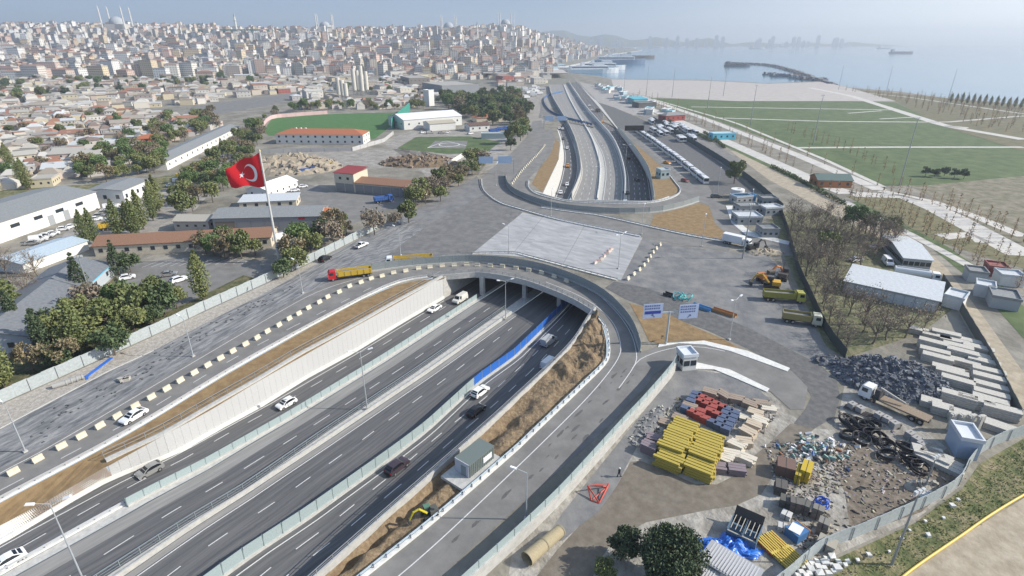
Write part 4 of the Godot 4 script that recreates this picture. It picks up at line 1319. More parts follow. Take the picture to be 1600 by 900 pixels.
func near_buildings() -> void:
	var white := N("white_wall", K(0.62, 0.62, 0.6), K(0.74, 0.74, 0.71), 9.0, 0.8, 0.02, 6)
	var cream := N("cream_wall", K(0.5, 0.45, 0.36), K(0.63, 0.57, 0.46), 8.0, 0.85, 0.02, 6)
	var greyroof := N("grey_roof", K(0.19, 0.2, 0.2), K(0.29, 0.3, 0.3), 10.0, 0.6, 0.02, 6)
	var paleroof := N("pale_roof", K(0.45, 0.48, 0.5), K(0.62, 0.65, 0.67), 10.0, 0.5, 0.02, 6)
	var rust := N("rust_roof", K(0.17, 0.085, 0.05), K(0.34, 0.2, 0.13), 6.0, 0.85, 0.03, 6)
	var tile := N("tile_roof", K(0.3, 0.095, 0.045), K(0.45, 0.17, 0.08), 5.0, 0.85, 0.03, 6)
	var q := [-182.11,-192.77,56.19,27,1.47]
	var o := building("warehouse", "very long white warehouse with low grey gabled roof", "warehouse", q, 6.6, "gable", white, greyroof, 2.0)
	for i in 5: put(o, "window", window_glass(), Vector3(-q[2] * 0.5 + q[2] * (i + 1.2) / 6.2, 4.2, q[3] * 0.5 + 0.05), Vector3(3.4, 1.2, 0.12))
	for i in 2: put(o, "door", C(0.3, 0.32, 0.34), Vector3(q[2] * (0.1 + 0.12 * i), 1.8, q[3] * 0.5 + 0.05), Vector3(2.4, 3.6, 0.14))
	q = [-167.13,-234.81,20.19,15,1.62]
	building("warehouse", "smaller pale warehouse with flat grey roof behind poplars", "warehouse", q, 5.6, "gable", white, greyroof, 0.8, 5, 1, 0.0, "", false, Vector2(1.4, 1.6))
	q = [-105.12,-173.36,52.3,10,0.17]
	o = building("depot_building", "long low cream building with rusty brown corrugated roof", "building", q, 3.4, "gable", cream, rust, 1.9, 14, 1)
	put(o, "gable_trim", C(0.12, 0.42, 0.62), Vector3(-q[2] * 0.5 - 0.06, 3.2, 0), Vector3(0.12, 0.7, q[3]))
	q = [-116.58,-125.68,44.14,15,1.81]
	o = building("depot_building", "long slate roofed building with bright blue trim in garden", "building", q, 3.6, "gable", C(0.4, 0.44, 0.48), N("slate_roof", K(0.13, 0.14, 0.155), K(0.22, 0.23, 0.24), 10.0, 0.6, 0.02, 6), 2.4, 6, 1)
	put(o, "blue_trim", C(0.1, 0.45, 0.68), Vector3(0, 3.3, q[3] * 0.5 + 0.08), Vector3(q[2] * 0.95, 0.6, 0.1))
	q = [-144.03,-161.29,21.01,11,1.36]
	building("open_shed", "pale blue roofed shed beside parked white cars", "shed", q, 3.0, "gable", white, N("blue_roof", K(0.36, 0.45, 0.52), K(0.5, 0.58, 0.64), 8.0, 0.5), 1.0)
	q = [-113.19,-193.62,12.25,8,0]
	building("small_house", "small grey block house with beige gabled roof", "house", q, 3.6, "gable", N("block_wall", K(0.38, 0.36, 0.34), K(0.48, 0.46, 0.43), 6.0), N("beige_roof", K(0.33, 0.31, 0.27), K(0.42, 0.4, 0.35), 6.0), 1.2, 4, 1, 0.0, "", false, Vector2(0.9, 0.7))
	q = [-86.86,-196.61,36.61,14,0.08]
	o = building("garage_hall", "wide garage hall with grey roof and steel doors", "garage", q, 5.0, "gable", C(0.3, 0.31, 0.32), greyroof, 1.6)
	doors(o, q, 6, -q[2] * 0.28, q[2] * 0.49, 3.9, C(0.3, 0.31, 0.33, 0.5, 0.3), 0.95)
	put(o, "dark_bay_panel", C(0.2, 0.17, 0.14), Vector3(-q[2] * 0.39, 1.9, q[3] * 0.5 + 0.05), Vector3(q[2] * 0.18, 3.8, 0.14))  # panel for the open bay at left, its shade put into the colour
	put(o, "red_sign", C(0.5, 0.02, 0.03), Vector3(q[2] * 0.33, 4.4, q[3] * 0.5 + 0.12), Vector3(2.2, 0.7, 0.1))
	q = [-68.83,-199.97,5.01,9,0.48]
	building("small_house", "little cream house with orange tiled roof beside garage hall", "house", q, 4.0, "hip", cream, tile, 1.8, 2, 1)
	q = [-98.82,-223.79,21.79,9,0.17]
	building("open_shed", "low shed with flat pale roof behind the garage hall", "shed", q, 2.8, "shed", cream, paleroof, 0.7, 5, 1)
	q = [-106.25,-245.5,20.13,11,1.28]
	building("tent_hall", "white tent hall with gabled fabric roof", "tent", q, 3.2, "gable", C(0.7, 0.7, 0.7, 0.6), C(0.76, 0.77, 0.78, 0.6), 2.0, 5, 1, 0.0, "", false, Vector2(0.8, 0.8))
	q = [-52.59,-244.9,31.71,12,-0.32]
	o = building("depot_hall", "long hall with clay tile roof and grey sliding doors", "hall", q, 4.4, "gable", cream, rust, 1.4)
	doors(o, q, 7, -q[2] * 0.49, q[2] * 0.48, 3.7, C(0.24, 0.25, 0.27, 0.5, 0.3), 0.94)
	q = [-72.4,-251.02,10.11,11,-0.35]
	o = building("depot_tower", "two storey cream block with dark red roof beside clay hall", "building", q, 8.2, "shed", cream, N("red_roof", K(0.22, 0.03, 0.03), K(0.32, 0.06, 0.05), 6.0, 0.6), 1.0)
	doors(o, q, 2, -q[2] * 0.48, q[2] * 0.48, 3.7, C(0.24, 0.25, 0.27, 0.5, 0.3), 0.92)
	for i in 2: put(o, "window", window_glass(), Vector3((i - 0.5) * 4.0, 6.0, q[3] * 0.5 + 0.05), Vector3(1.2, 1.1, 0.12))
	q = [-195.02,-354.5,130.94,13,1.72]
	building("long_shed", "very long low white building with grey roof among trees", "building", q, 4.4, "gable", white, greyroof, 1.4, 16, 1)
	q = [-227.94,-358.6,12.91,9,0.36]
	building("small_house", "bright red house with brick tiled roof above treetops", "house", q, 6.0, "hip", C(0.36, 0.07, 0.06), tile, 2.0, 3, 2)
	q = [-124.19,-377.6,57.23,16,-0.04]
	o = building("clubhouse", "white two storey clubhouse with orange hipped roof by pitch", "building", q, 6.2, "hip", white, tile, 2.6, 12, 2)
	for i in 3:
		var t := MB.new()
		t.cyl(Vector3(-18 + i * 3.2, 8.0, -2), Vector3(-18.6 + i * 3.2, 8.4, -1.2), 0.9, 1.1, 10)
		part(o, "dish", t, C(0.7, 0.7, 0.7))
	q = [-68.68,-459.2,49.5,30,0.59]
	building("sports_hall", "white hall with folded white metal roof beside the pitch", "hall", q, 7.0, "gable", white, C(0.74, 0.76, 0.78, 0.5), 3.0, 6, 1)
	q = [-54.99,-437.5,20.53,14,0.49]
	building("open_shed", "tan roofed annex in front of the white hall", "shed", q, 5.0, "gable", white, N("tan_roof", K(0.36, 0.33, 0.26), K(0.45, 0.41, 0.33), 8.0), 1.4)
	q = [-85.12,-602.1,7.52,8,0.94]
	building("stair_tower", "slim white tower rising behind the white hall", "tower", q, 15.0, "flat", white, white)
	q = [-76.96,-740.4,49.83,60,0.54]
	o = building("factory_hall", "big flat roofed factory hall with white ribbed end", "factory", q, 12.0, "flat", C(0.26, 0.28, 0.3), N("flat_roof", K(0.3, 0.29, 0.27), K(0.4, 0.39, 0.36), 30.0))
	for i in 16: put(o, "rib", white, Vector3(q[2] * 0.5 + 0.2, 5.8, -q[3] * 0.5 + q[3] * (i + 0.5) / 16), Vector3(0.5, 11.4, 1.6))
	q = [-139.94,-857.7,29.33,55,0.4]
	building("factory_hall", "brown grey factory block beyond the silo plant", "factory", q, 13.0, "flat", C(0.25, 0.23, 0.21), C(0.36, 0.34, 0.31), 1.0, 5, 2)
	q = [3.97,-484.7,7.95,10,0]
	building("small_house", "white roofed guard house at edge of trees", "house", [-26.33,-432,15.71,12,0.42], 4.0, "gable", white, N("dark_tile", K(0.1, 0.06, 0.045), K(0.16, 0.1, 0.08), 6.0), 1.5, 3, 1)
	building("container_office", "long grey container office beside the helipad lawn", "container", [-12.69,-394.3,16.63,6,0], 3.2, "flat", C(0.4, 0.48, 0.48), C(0.5, 0.55, 0.55))
	building("small_house", "orange tiled low house hidden in trees by helipad", "house", [-20.79,-482.3,22.16,14,0.36], 3.6, "hip", cream, tile, 2.0)
	# right hand side
	q = [147.7,-257.41,15.23,9,-0.08]
	o = building("park_hut", "timber hut with dark green gabled roof beside the park path", "hut", q, 3.4, "gable", N("timber_wall", K(0.33, 0.13, 0.05), K(0.45, 0.2, 0.09), 4.0), N("green_roof", K(0.08, 0.13, 0.12), K(0.13, 0.18, 0.17), 6.0), 2.0, 4, 1)
	building("kiosk", "light blue kiosk on the park lawn", "kiosk", [143,-390.3,16.73,6,0.16], 4.0, "flat", C(0.1, 0.45, 0.6), C(0.45, 0.65, 0.72), 1.0, 4, 1)
	building("kiosk", "dark red kiosk with grey roof near the hedge", "kiosk", [134.22,-488.3,19.87,10,0.42], 4.5, "hip", C(0.3, 0.06, 0.05), C(0.22, 0.22, 0.22), 2.2, 4, 1)
	building("kiosk", "dark shed beside teal roof kiosk near coach park", "kiosk", [132.66,-588.8,19.33,14,0.3], 4.5, "flat", C(0.12, 0.12, 0.12), C(0.18, 0.19, 0.19))
	building("kiosk", "teal roofed kiosk behind the dark shed", "kiosk", [133.1,-625,17.43,14,0.38], 5.0, "shed", C(0.2, 0.38, 0.42), C(0.08, 0.38, 0.48), 1.2)
	q = [100.68,-135.64,20.7,12,-0.66]
	o = building("garage_hall", "long white roofed garage row beside bare trees", "garage", q, 3.2, "shed", C(0.42, 0.44, 0.46), paleroof, 0.9)
	doors(o, q, 9, -q[2] * 0.48, q[2] * 0.48, 2.7, C(0.52, 0.56, 0.6, 0.5), 0.92)
	building("garage_hall", "white gabled store behind the parked tank lorry", "garage", [122.05,-163.91,7.27,22,-0.28], 3.2, "gable", C(0.4, 0.42, 0.42), paleroof, 1.2, 5, 1)
	building("site_cabin", "small white site cabin at start of curved ramp", "cabin", [35.99,-99.75,2.94,3.4,0.17], 3.2, "flat", white, C(0.62, 0.66, 0.7, 0.5), 1.0, 2, 1)
	q = [-5.87,-69.81,5.82,3,0.9]
	o = thing("site_container", "dark grey green site container on concrete pad in dirt strip", "container", Vector3(q[0], 0.3, q[1]), q[4])
	var gs := N("green_sheet", K(0.1, 0.125, 0.12), K(0.15, 0.17, 0.165), 5.0, 0.5)
	put(o, "shell", gs, Vector3(0, 1.35, 0), Vector3(q[2], 2.6, q[3]))
	put(o, "roof", C(0.14, 0.17, 0.16, 0.5), Vector3(0, 2.7, 0), Vector3(q[2] + 0.12, 0.1, q[3] + 0.12))
	for k in 14: put(o, "side_rib", gs, Vector3(-q[2] * 0.5 + q[2] * (k + 0.5) / 14, 1.35, q[3] * 0.5 + 0.02), Vector3(0.12, 2.4, 0.06))
	put(o, "white_panel", C(0.66, 0.68, 0.7), Vector3(q[2] * 0.22, 1.5, q[3] * 0.5 + 0.05), Vector3(2.0, 1.0, 0.08))
	put(o, "end_wall", C(0.45, 0.47, 0.52), Vector3(-q[2] * 0.5 - 0.05, 1.5, 0), Vector3(0.1, 2.6, q[3] * 0.95))
	put(o, "door", C(0.2, 0.24, 0.26), Vector3(-q[2] * 0.5 - 0.12, 1.1, 0.4), Vector3(0.1, 2.1, 1.0))
	put(o, "pad", concrete(), Vector3(-0.8, 0.05, 0.2), Vector3(q[2] + 3.2, 0.5, q[3] + 2.0))
	building("toll_cabin", "grey cabin standing on the far turf bank", "cabin", [73.83,-273.38,4.9,5,0.28], 4.0, "flat", C(0.33, 0.42, 0.45), C(0.4, 0.45, 0.47), 1.0, 2, 1)
	building("storage_shed", "blue sided shed with pale roof inside hoarding corner", "shed", [74.11,-73.81,2.99,4.6,-0.31], 3.4, "flat", C(0.36, 0.44, 0.55, 0.5), C(0.6, 0.63, 0.66, 0.5))
	for q2 in [[[27.02,-49.36,5.93,3,-0.75], "long white container with ribbed grey roof beside blue tarpaulin", 2.8, 16], [[23.68,-48.9,2.59,2.6,-0.71], "small white container with ribbed roof below the longer one", 2.3, 8]]:
		q = q2[0]
		o = building("storage_container", q2[1], "container", q, q2[2] - 0.1, "shed", C(0.6, 0.61, 0.62), C(0.36, 0.37, 0.38, 0.5), 0.1)
		for k2 in q2[3]: put(o, "roof_rib", C(0.5, 0.5, 0.51, 0.5), Vector3(-q[2] * 0.5 + q[2] * (k2 + 0.5) / q2[3], q2[2] + 0.12, 0), Vector3(0.14, 0.08, q[3] + 0.5))
	# cabins of the site village on the right
	var i := 0
	for p in [[86.77,-199.86,8.89,7,0], [92.16,-213.72,8.6,6,0.1], [100.19,-211.01,7.59,5,0.23], [88.17,-184.92,5.69,6,0], [95.03,-227.52,7.6,5,0.26], [104.86,-224.69,6.26,5,0]]:
		building("site_cabin", "flat roofed grey site cabin in fenced compound by hoarding", "cabin", p, 2.8, "flat", [C(0.3, 0.32, 0.33), C(0.4, 0.4, 0.39), C(0.24, 0.28, 0.31)][i % 3], [paleroof, greyroof][i % 2], 1.0, 3, 1, 0.0, "site cabins by the hoarding", false, Vector2(0.9, 0.8))
		i += 1
	building("shipping_container", "blue shipping container beside the white water tank", "container", [96.21,-228.08,9.45,3,0.11], 2.8, "flat", C(0.08, 0.25, 0.48), C(0.12, 0.32, 0.55))
	var tank := thing("water_tank", "round white water tank beside blue container", "tank", Vector3(96.77,0,-236.4))
	var b := MB.new()
	b.cyl(Vector3.ZERO, Vector3(0, 3.6, 0), 2.8, 2.8, 20)
	part(tank, "tank_body", b, C(0.68, 0.68, 0.66))
	put(tank, "hatch", C(0.5, 0.5, 0.5), Vector3(0.6, 3.75, 0), Vector3(0.9, 0.3, 0.9))
	i = 0
	for p in [[138.94,-149.3,4.57,5,-0.42], [137.65,-143.06,5.54,5,-0.32], [130.41,-145.63,4.38,5,-0.42], [125.18,-135.6,4,5,-0.64], [112.8,-129.13,4.02,6,-0.82], [125.12,-129.36,5.7,7,-0.54]]:
		building("shipping_container", ["dark red container among scrap in right hand depot", "white container with door among scrap in right hand depot", "grey container beside dark red one in right hand depot", "pale ribbed container near wall of right hand depot", "white container at end of long garage row", "long grey container behind right hand depot wall"][i], "container", p, 2.8, "flat", [C(0.22, 0.05, 0.05), white, C(0.4, 0.42, 0.44), C(0.55, 0.56, 0.57), white, C(0.36, 0.38, 0.4)][i], [C(0.28, 0.1, 0.09), paleroof, greyroof, paleroof, paleroof, greyroof][i])
		i += 1
	# silo plant
	i = 0
	for p in [Vector3(-192.04,0,-655.8), Vector3(-185.8,0,-648.7), Vector3(-180.39,0,-641.8), Vector3(-190.99,0,-718.7), Vector3(-188.48,0,-727.4), Vector3(-179.57,0,-710.2), Vector3(-178.23,0,-727.4)]:
		var h: float = [24.0, 22.0, 19.0, 30.0, 28.0, 34.0, 27.0][i]
		var so := thing("cement_silo", "tall white cement silo in cluster behind the pitch", "silo", p, 0.0, "cement silos behind the pitch")
		var m := MB.new()
		m.cyl(Vector3(0, 6, 0), Vector3(0, h, 0), 2.4, 2.4, 14)
		m.cyl(Vector3(0, 3.5, 0), Vector3(0, 6, 0), 0.6, 2.4, 14)
		part(so, "barrel", m, C(0.6, 0.58, 0.52))
		for k in 4: put(so, "leg", steel(), Vector3(1.7 if k % 2 else -1.7, 3, 1.7 if k < 2 else -1.7), Vector3(0.35, 6, 0.35))
		i += 1
	# stand wall and net of the pitch
	hoarding("pitch_wall", "curved white and red wall around end of the pitch", smooth(P3([-181.17,0,-417.1,-193.49,0,-449.8,-205.11,0,-496,-192.16,0,-513.5,-168.39,0,-532.1])), 3.0, 4.0, C(0.6, 0.42, 0.42), C(0.5, 0.5, 0.5))
	hoarding("pitch_net", "green netting fence along side of the football pitch", P3([-90.43,0,-432.9,-94.08,0,-496,-96.28,0,-552.1]), 8.0, 5.0, C(0.03, 0.26, 0.2), C(0.3, 0.3, 0.3))
	hoarding("compound_wall", "white compound wall along the helipad track", P3([-34.25,0,-300.4,-28.75,0,-325.3,-23.12,0,-341.4]), 2.4, 3.0, white, C(0.5, 0.5, 0.5))
	hoarding("compound_wall", "grey boundary wall beside the pitch access track", P3([-152.41,0,-337.2,-131.02,0,-341.4,-96.67,0,-345.6,-84.78,0,-378.2,-84.78,0,-411.1]), 2.4, 4.0, C(0.42, 0.42, 0.42), C(0.5, 0.5, 0.5))


# low houses of the old quarter on the left
func settlement() -> void:
	var walls := [K(0.56, 0.53, 0.47), K(0.44, 0.4, 0.35), K(0.6, 0.58, 0.54), K(0.5, 0.42, 0.37), K(0.55, 0.49, 0.36), K(0.45, 0.43, 0.42), K(0.36, 0.12, 0.1)]
	var roofs := [K(0.4, 0.38, 0.34), K(0.28, 0.27, 0.25), K(0.3, 0.15, 0.1), K(0.46, 0.45, 0.42), K(0.2, 0.15, 0.13), K(0.34, 0.3, 0.25), K(0.5, 0.52, 0.53)]
	var wn := ["cream", "tan", "white", "pinkish", "ochre", "grey", "red"]
	var rn := ["pale grey", "dark grey", "terracotta", "light", "dark red", "tan", "white"]
	var areas := [[P2([-239.37,-245.27,-504.2,-547,-425.4,-562.7,-295,-500.3,-223.62,-442.9,-228.85,-370.8,-198.9,-284.61,-215.4,-251.12]), 95, 4.0], [P2([-530.2,-562.7,-747.8,-804.8,-478.2,-804.8,-308.3,-710.2,-319.9,-584.9,-397.6,-532.1]), 60, 5.0], [P2([-276.83,-634.9,-379,-927.2,-96.89,-899.9,-89.88,-754.6,-138.41,-634.9,-233.14,-648.7]), 45, 6.0], [P2([-362.2,-710.2,-467.7,-1091.8,-116.93,-1091.8,35.08,-1091.8,48.44,-899.9,-94.2,-874.1]), 45, 8.0], [P2([-785.3,-826.7,-932.6,-986.8,-508.7,-986.8,-418.2,-1054.5,-365.2,-804.8]), 45, 6.0]]
	var keep := [P2([-168.45,-396.8,-187.34,-426.5,-228.07,-547,-100.48,-573.6,-70.93,-396.8]), P2([-82.89,-693.8,-118.42,-1002.9,-21.53,-1002.9,-15.41,-710.2]), P2([-301.8,-522.7,-332.5,-602.8,-320.9,-670.5,-286,-754.6,-250.48,-710.2,-243.14,-584.9,-264.93,-479.7]), P2([-193.78,-634.9,-243.46,-804.8,-182.6,-804.8,-145.33,-634.9])]
	for a in areas:
		var poly: PackedVector2Array = a[0]
		var lo := poly[0]
		var hi := poly[0]
		for p in poly:
			lo = lo.min(p)
			hi = hi.max(p)
		var placed := []
		var tries := 0
		while placed.size() < a[1] and tries < 6000:
			tries += 1
			var p := Vector2(rng.randf_range(lo.x, hi.x), rng.randf_range(lo.y, hi.y))
			if not Geometry2D.is_point_in_polygon(p, poly): continue
			var ok := true
			for k in keep:
				if Geometry2D.is_point_in_polygon(p, k): ok = false
			var gap: float = 9.0 + a[2] * 1.6
			for r in placed:
				if p.distance_to(r) < gap: ok = false
			if not ok: continue
			placed.append(p)
			var big: float = rng.randf_range(0.8, 1.5) * (1.0 + (a[2] - 4.0) * 0.2)
			var wi := (rng.randi() % 6) if rng.randf() < 0.95 else 6
			var ri: int = [0, 1, 3, 5, 6, 0, 2, 1, 4][rng.randi() % 9]
			var ty: String = ["gable", "shed", "flat", "hip"][rng.randi() % 4]
			var wc: Color = walls[wi]
			var rc: Color = roofs[ri]
			var hgt: float = a[2] * rng.randf_range(0.7, 1.5)
			building("old_house", "%s walled house under a %s %s roof in the low old quarter" % [wn[wi], rn[ri], {"gable": "gabled", "shed": "sloping", "flat": "flat", "hip": "hipped"}[ty]], "house", [p.x, p.y, 10.0 * big, 7.5 * big, 0.5 + rng.randf_range(-0.25, 0.25) + (PI * 0.5 if rng.randf() < 0.3 else 0.0)], hgt, ty, C(wc.r, wc.g, wc.b), C(rc.r, rc.g, rc.b), rng.randf_range(0.6, 1.8), 4, 1 if hgt < 5 else 2, 0.0, "houses of the low old quarter", true, Vector2(0.8, 0.9))
	# packed sheds and lean-to roofs between them
	var low := MB.new()
	for q in [[P2([-245.07,-245.27,-530.2,-562.7,-433.3,-573.6,-299.87,-509,-226.07,-442.9,-228.85,-370.8,-200.83,-287.64,-217.27,-253.53]), 330, 5.5], [P2([-542.6,-562.7,-932.6,-986.8,-508.7,-986.8,-413.8,-1072.8,-308.3,-710.2,-326.1,-596.7,-404.6,-542]), 330, 11.0], [P2([-203.47,-562.7,-226.07,-648.7,-138.41,-634.9,-115.61,-710.2,-82.89,-693.8,-100.48,-573.6]), 70, 7.0], [P2([-282.59,-648.7,-429.5,-1054.5,-116.93,-1091.8,72.67,-1131.7,49.87,-927.2,-80.74,-745.3,-138.41,-634.9,-233.14,-648.7]), 300, 13.0]]:
		for p in in_poly(q[0], q[1], q[2]):
			var ok := true
			for k in keep:
				if Geometry2D.is_point_in_polygon(Vector2(p.x, p.z), k): ok = false
			if not ok: continue
			var wc: Color = walls[rng.randi() % 6]
			var rc: Color = roofs[[0, 1, 3, 5, 6, 3, 2, 1, 4][rng.randi() % 9]]
			var big: float = q[2] / 5.5
			apartment(low, p.x, p.z, rng.randf_range(5, 10) * sqrt(big), rng.randf_range(4, 8) * sqrt(big), rng.randf_range(2.4, 4.5) * sqrt(big), 0.5 + rng.randf_range(-0.4, 0.4), wc, rc, 0.0, null, rng.randf() < 0.5)
	tag(part(self, "packed_sheds", low, vcol()), "packed small sheds and lean-to roofs filling the low quarter", "sheds", "", "stuff")


func coast_x(z: float) -> float:
	var t := [[-900, 100], [-1250, 120], [-1560, 130], [-1820, 205], [-2080, 295], [-2930, 456], [-3590, 697], [-5000, 900], [-9000, 900]]
	for i in t.size() - 1:
		if z >= t[i + 1][0]: return lerpf(t[i][1], t[i + 1][1], clampf((z - t[i][0]) / float(t[i + 1][0] - t[i][0]), 0, 1))
	return 900.0


func hill(x: float, z: float) -> float:
	var r := 92.0
	if x > -300: r = lerpf(92, 85, clampf((x + 300) / 300, 0, 1))
	if x > 0: r = lerpf(85, 45, clampf(x / 300, 0, 1))
	if x > 300: r = lerpf(45, 20, clampf((x - 300) / 600, 0, 1))
	var up := smoothstep(-1000.0, -1950.0, z)
	return r * up * smoothstep(0.0, 260.0, coast_x(z) - x) * (0.9 + 0.1 * sin(x * 0.004 + 1.0) + 0.06 * sin(x * 0.011 + z * 0.006))


func apartment(b: MB, x: float, z: float, l: float, d: float, h: float, yaw: float, wc: Color, rc: Color, y0: float, glass: MB, pitched: bool) -> void:
	var t := Transform3D(Basis(Vector3.UP, yaw), Vector3(x, y0, z))
	b.xf = t
	b.col = wc
	b.box(Vector3(0, h * 0.5 - 2.0, 0), Vector3(l, h + 4.0, d))
	b.col = rc
	if pitched:
		var p := [Vector3(-l * 0.52, h, d * 0.52), Vector3(l * 0.52, h, d * 0.52), Vector3(l * 0.52, h, -d * 0.52), Vector3(-l * 0.52, h, -d * 0.52)]
		var u := Vector3(-l * 0.15, h + 2.2, 0)
		var v := Vector3(l * 0.15, h + 2.2, 0)
		b.quad(p[0], p[1], v, u)
		b.quad(p[2], p[3], u, v)
		b.tri(p[1], p[2], v)
		b.tri(p[3], p[0], u)
	else:
		b.box(Vector3(0, h + 0.2, 0), Vector3(l * 1.03, 0.4, d * 1.03))
		if h > 6.0: b.box(Vector3(l * 0.2, h + 1.4, 0), Vector3(l * 0.3, 2.2, d * 0.4))
	b.xf = Transform3D.IDENTITY
	if glass == null: return
	glass.xf = t
	var rows := maxi(2, int(h / 3.2))
	for f in [0, 1, 3]:
		var bs := Basis(Vector3.UP, f * PI * 0.5)
		var span := l if f == 0 else d
		var off := (d if f == 0 else l) * 0.5 + 0.05
		var n := maxi(2, int(span / 3.4))
		for i in n:
			for j in rows:
				var c := bs * Vector3((i + 0.5) / n * span - span * 0.5, (j + 0.55) / rows * h, off)
				var r := bs * Vector3(0.75, 0, 0)
				var up := Vector3(0, 0.75, 0)
				glass.quad(c - r - up, c + r - up, c + r + up, c - r + up)
	glass.xf = Transform3D.IDENTITY


func far_city() -> void:
	# the hill the town stands on
	var b := MB.new()
	var nx := 70
	var nz := 50
	var at := func(i: int, j: int) -> Vector3:
		var z := -900.0 - 4200.0 * pow(float(j) / nz, 1.4)
		var x := lerpf(-4600, coast_x(z), float(i) / nx)
		return Vector3(x, hill(x, z) + 0.05, z)
	for i in nx:
		for j in nz: b.quad(at.call(i, j), at.call(i + 1, j), at.call(i + 1, j + 1), at.call(i, j + 1))
	setting("hill", b, N("town_ground", K(0.12, 0.12, 0.09), K(0.26, 0.25, 0.22), 90.0))
	var wc := [K(0.7, 0.68, 0.63), K(0.76, 0.75, 0.73), K(0.62, 0.57, 0.49), K(0.66, 0.62, 0.57), K(0.54, 0.46, 0.4), K(0.64, 0.54, 0.39), K(0.54, 0.56, 0.58), K(0.58, 0.44, 0.38), K(0.76, 0.76, 0.74)]
	var wn := ["cream", "white", "tan", "beige", "brown", "yellow", "grey blue", "pink", "bright white"]
	var rc := [K(0.27, 0.13, 0.09), K(0.3, 0.19, 0.14), K(0.4, 0.38, 0.36), K(0.28, 0.27, 0.26), K(0.5, 0.49, 0.47)]
	var rn := ["red tiled", "brown tiled", "grey", "dark", "pale"]
	# rows of apartment blocks at the foot of the hill, one by one
	var spots := []
	var cut := [P2([-1039.2,-1019.6,-483,-956.1,-428.4,-1111.4,-271.29,-1270.8,0,-1270.8,88.46,-1383.7,96.89,-1518.2,0,-1518.2,-323,-1518.2,-645.9,-1518.2,-924.8,-1447.9,-1400.7,-1383.7])]
	for q in cut:
		var poly: PackedVector2Array = q
		var lo := poly[0]
		var hi := poly[0]
		for p in poly:
			lo = lo.min(p)
			hi = hi.max(p)
		var tries := 0
		while spots.size() < 150 and tries < 9000:
			tries += 1
			var p := Vector2(rng.randf_range(lo.x, hi.x), rng.randf_range(lo.y, hi.y))
			if not Geometry2D.is_point_in_polygon(p, poly): continue
			var ok := true
			for s in spots:
				if p.distance_to(s) < 30: ok = false
			if ok: spots.append(p)
	for p in spots:
		var w := MB.new()
		var g := MB.new()
		var i := rng.randi() % 9
		var j := rng.randi() % 5
		var pitched := j < 2
		var h := rng.randf_range(13, 27)
		var o := thing("apartment_building", "%s apartment block with %s roof at foot of town hill" % [wn[i], rn[j]], "building", Vector3(p.x, hill(p.x, p.y), p.y), rng.randf_range(-0.3, 0.35), "apartment blocks at the foot of the hill")
		var roof := MB.new()
		var l := rng.randf_range(17, 30)
		var d := rng.randf_range(13, 18)
		w.box(Vector3(0, h * 0.5 - 2, 0), Vector3(l, h + 4, d))
		part(o, "wall", w, C(wc[i].r, wc[i].g, wc[i].b))
		roof.col = Color(1, 1, 1)
		if pitched:
			var q := [Vector3(-l * 0.52, h, d * 0.52), Vector3(l * 0.52, h, d * 0.52), Vector3(l * 0.52, h, -d * 0.52), Vector3(-l * 0.52, h, -d * 0.52)]
			var u := Vector3(-l * 0.2, h + 2.6, 0)
			var v := Vector3(l * 0.2, h + 2.6, 0)
			roof.quad(q[0], q[1], v, u)
			roof.quad(q[2], q[3], u, v)
			roof.tri(q[1], q[2], v)
			roof.tri(q[3], q[0], u)
		else:
			roof.box(Vector3(0, h + 0.3, 0), Vector3(l * 1.03, 0.6, d * 1.03))
			roof.box(Vector3(l * 0.2, h + 1.5, 0), Vector3(l * 0.3, 2.4, d * 0.4))
		part(o, "roof", roof, C(rc[j].r, rc[j].g, rc[j].b))
		var dummy := MB.new()
		apartment(dummy, 0, 0, l, d, h, 0, Color(1, 1, 1), Color(1, 1, 1), 0, g, false)
		part(o, "windows", g, window_glass()).set_meta("kind", "stuff")
	# the rest of the town, thousands of roofs to the skyline
	var town := MB.new()
	var panes := MB.new()
	var n := 0
	var z := -1090.0
	while z > -3300.0:
		var step := 17.0 + (-z - 1000) * 0.008
		var right := coast_x(z) - 25.0
		var x := -1.25 * -z
		while x < right:
			var px := x + rng.randf_range(-5, 5)
			var pz := z + rng.randf_range(-6, 6)
			if rng.randf() < 0.84:
				var i := rng.randi() % 9
				var j := rng.randi() % 5
				var v := rng.randf_range(0.82, 1.08)
				var h := rng.randf_range(10, 20) + (8.0 if rng.randf() < 0.1 else 0.0)
				apartment(town, px, pz, rng.randf_range(10, 17), rng.randf_range(9, 14), h, rng.randf_range(-0.5, 0.5), wc[i] * v, rc[j] * v, hill(px, pz), panes if z > -1750 else null, j < 3 and rng.randf() < 0.45)
				n += 1
			x += step * rng.randf_range(0.9, 1.5)
		z -= step * 1.15
	var town_node := part(self, "distant_town", town, vcol())
	tag(town_node, "dense hillside town of pale apartment houses reaching the skyline", "town", "", "stuff")
	var pn := part(town_node, "windows", panes, window_glass())
	pn.set_meta("kind", "stuff")
	# mosques, towers and long blocks on the skyline
	for q in [[-1110.0, -1740.0, 20.0], [-560.0, -1850.0, 16.0], [-190.0, -1850.0, 15.0], [-20.0, -1900.0, 15.0], [150.0, -1950.0, 13.0]]:
		mosque(Vector3(q[0], hill(q[0], q[1]), q[1]), q[2])
	for x in [-1180.0, -860.0, -620.0, -480.0, -90.0, 110.0]:
		minaret(Vector3(x, hill(x, -1600), -1600.0), 48.0, "slim white minaret standing alone among the town houses", "lone minarets in the town")
	var tower := Vector3(-840, hill(-840, -1880), -1880)
	minaret(tower, 70.0, "thick stone fire tower on the skyline above green roofs", "")
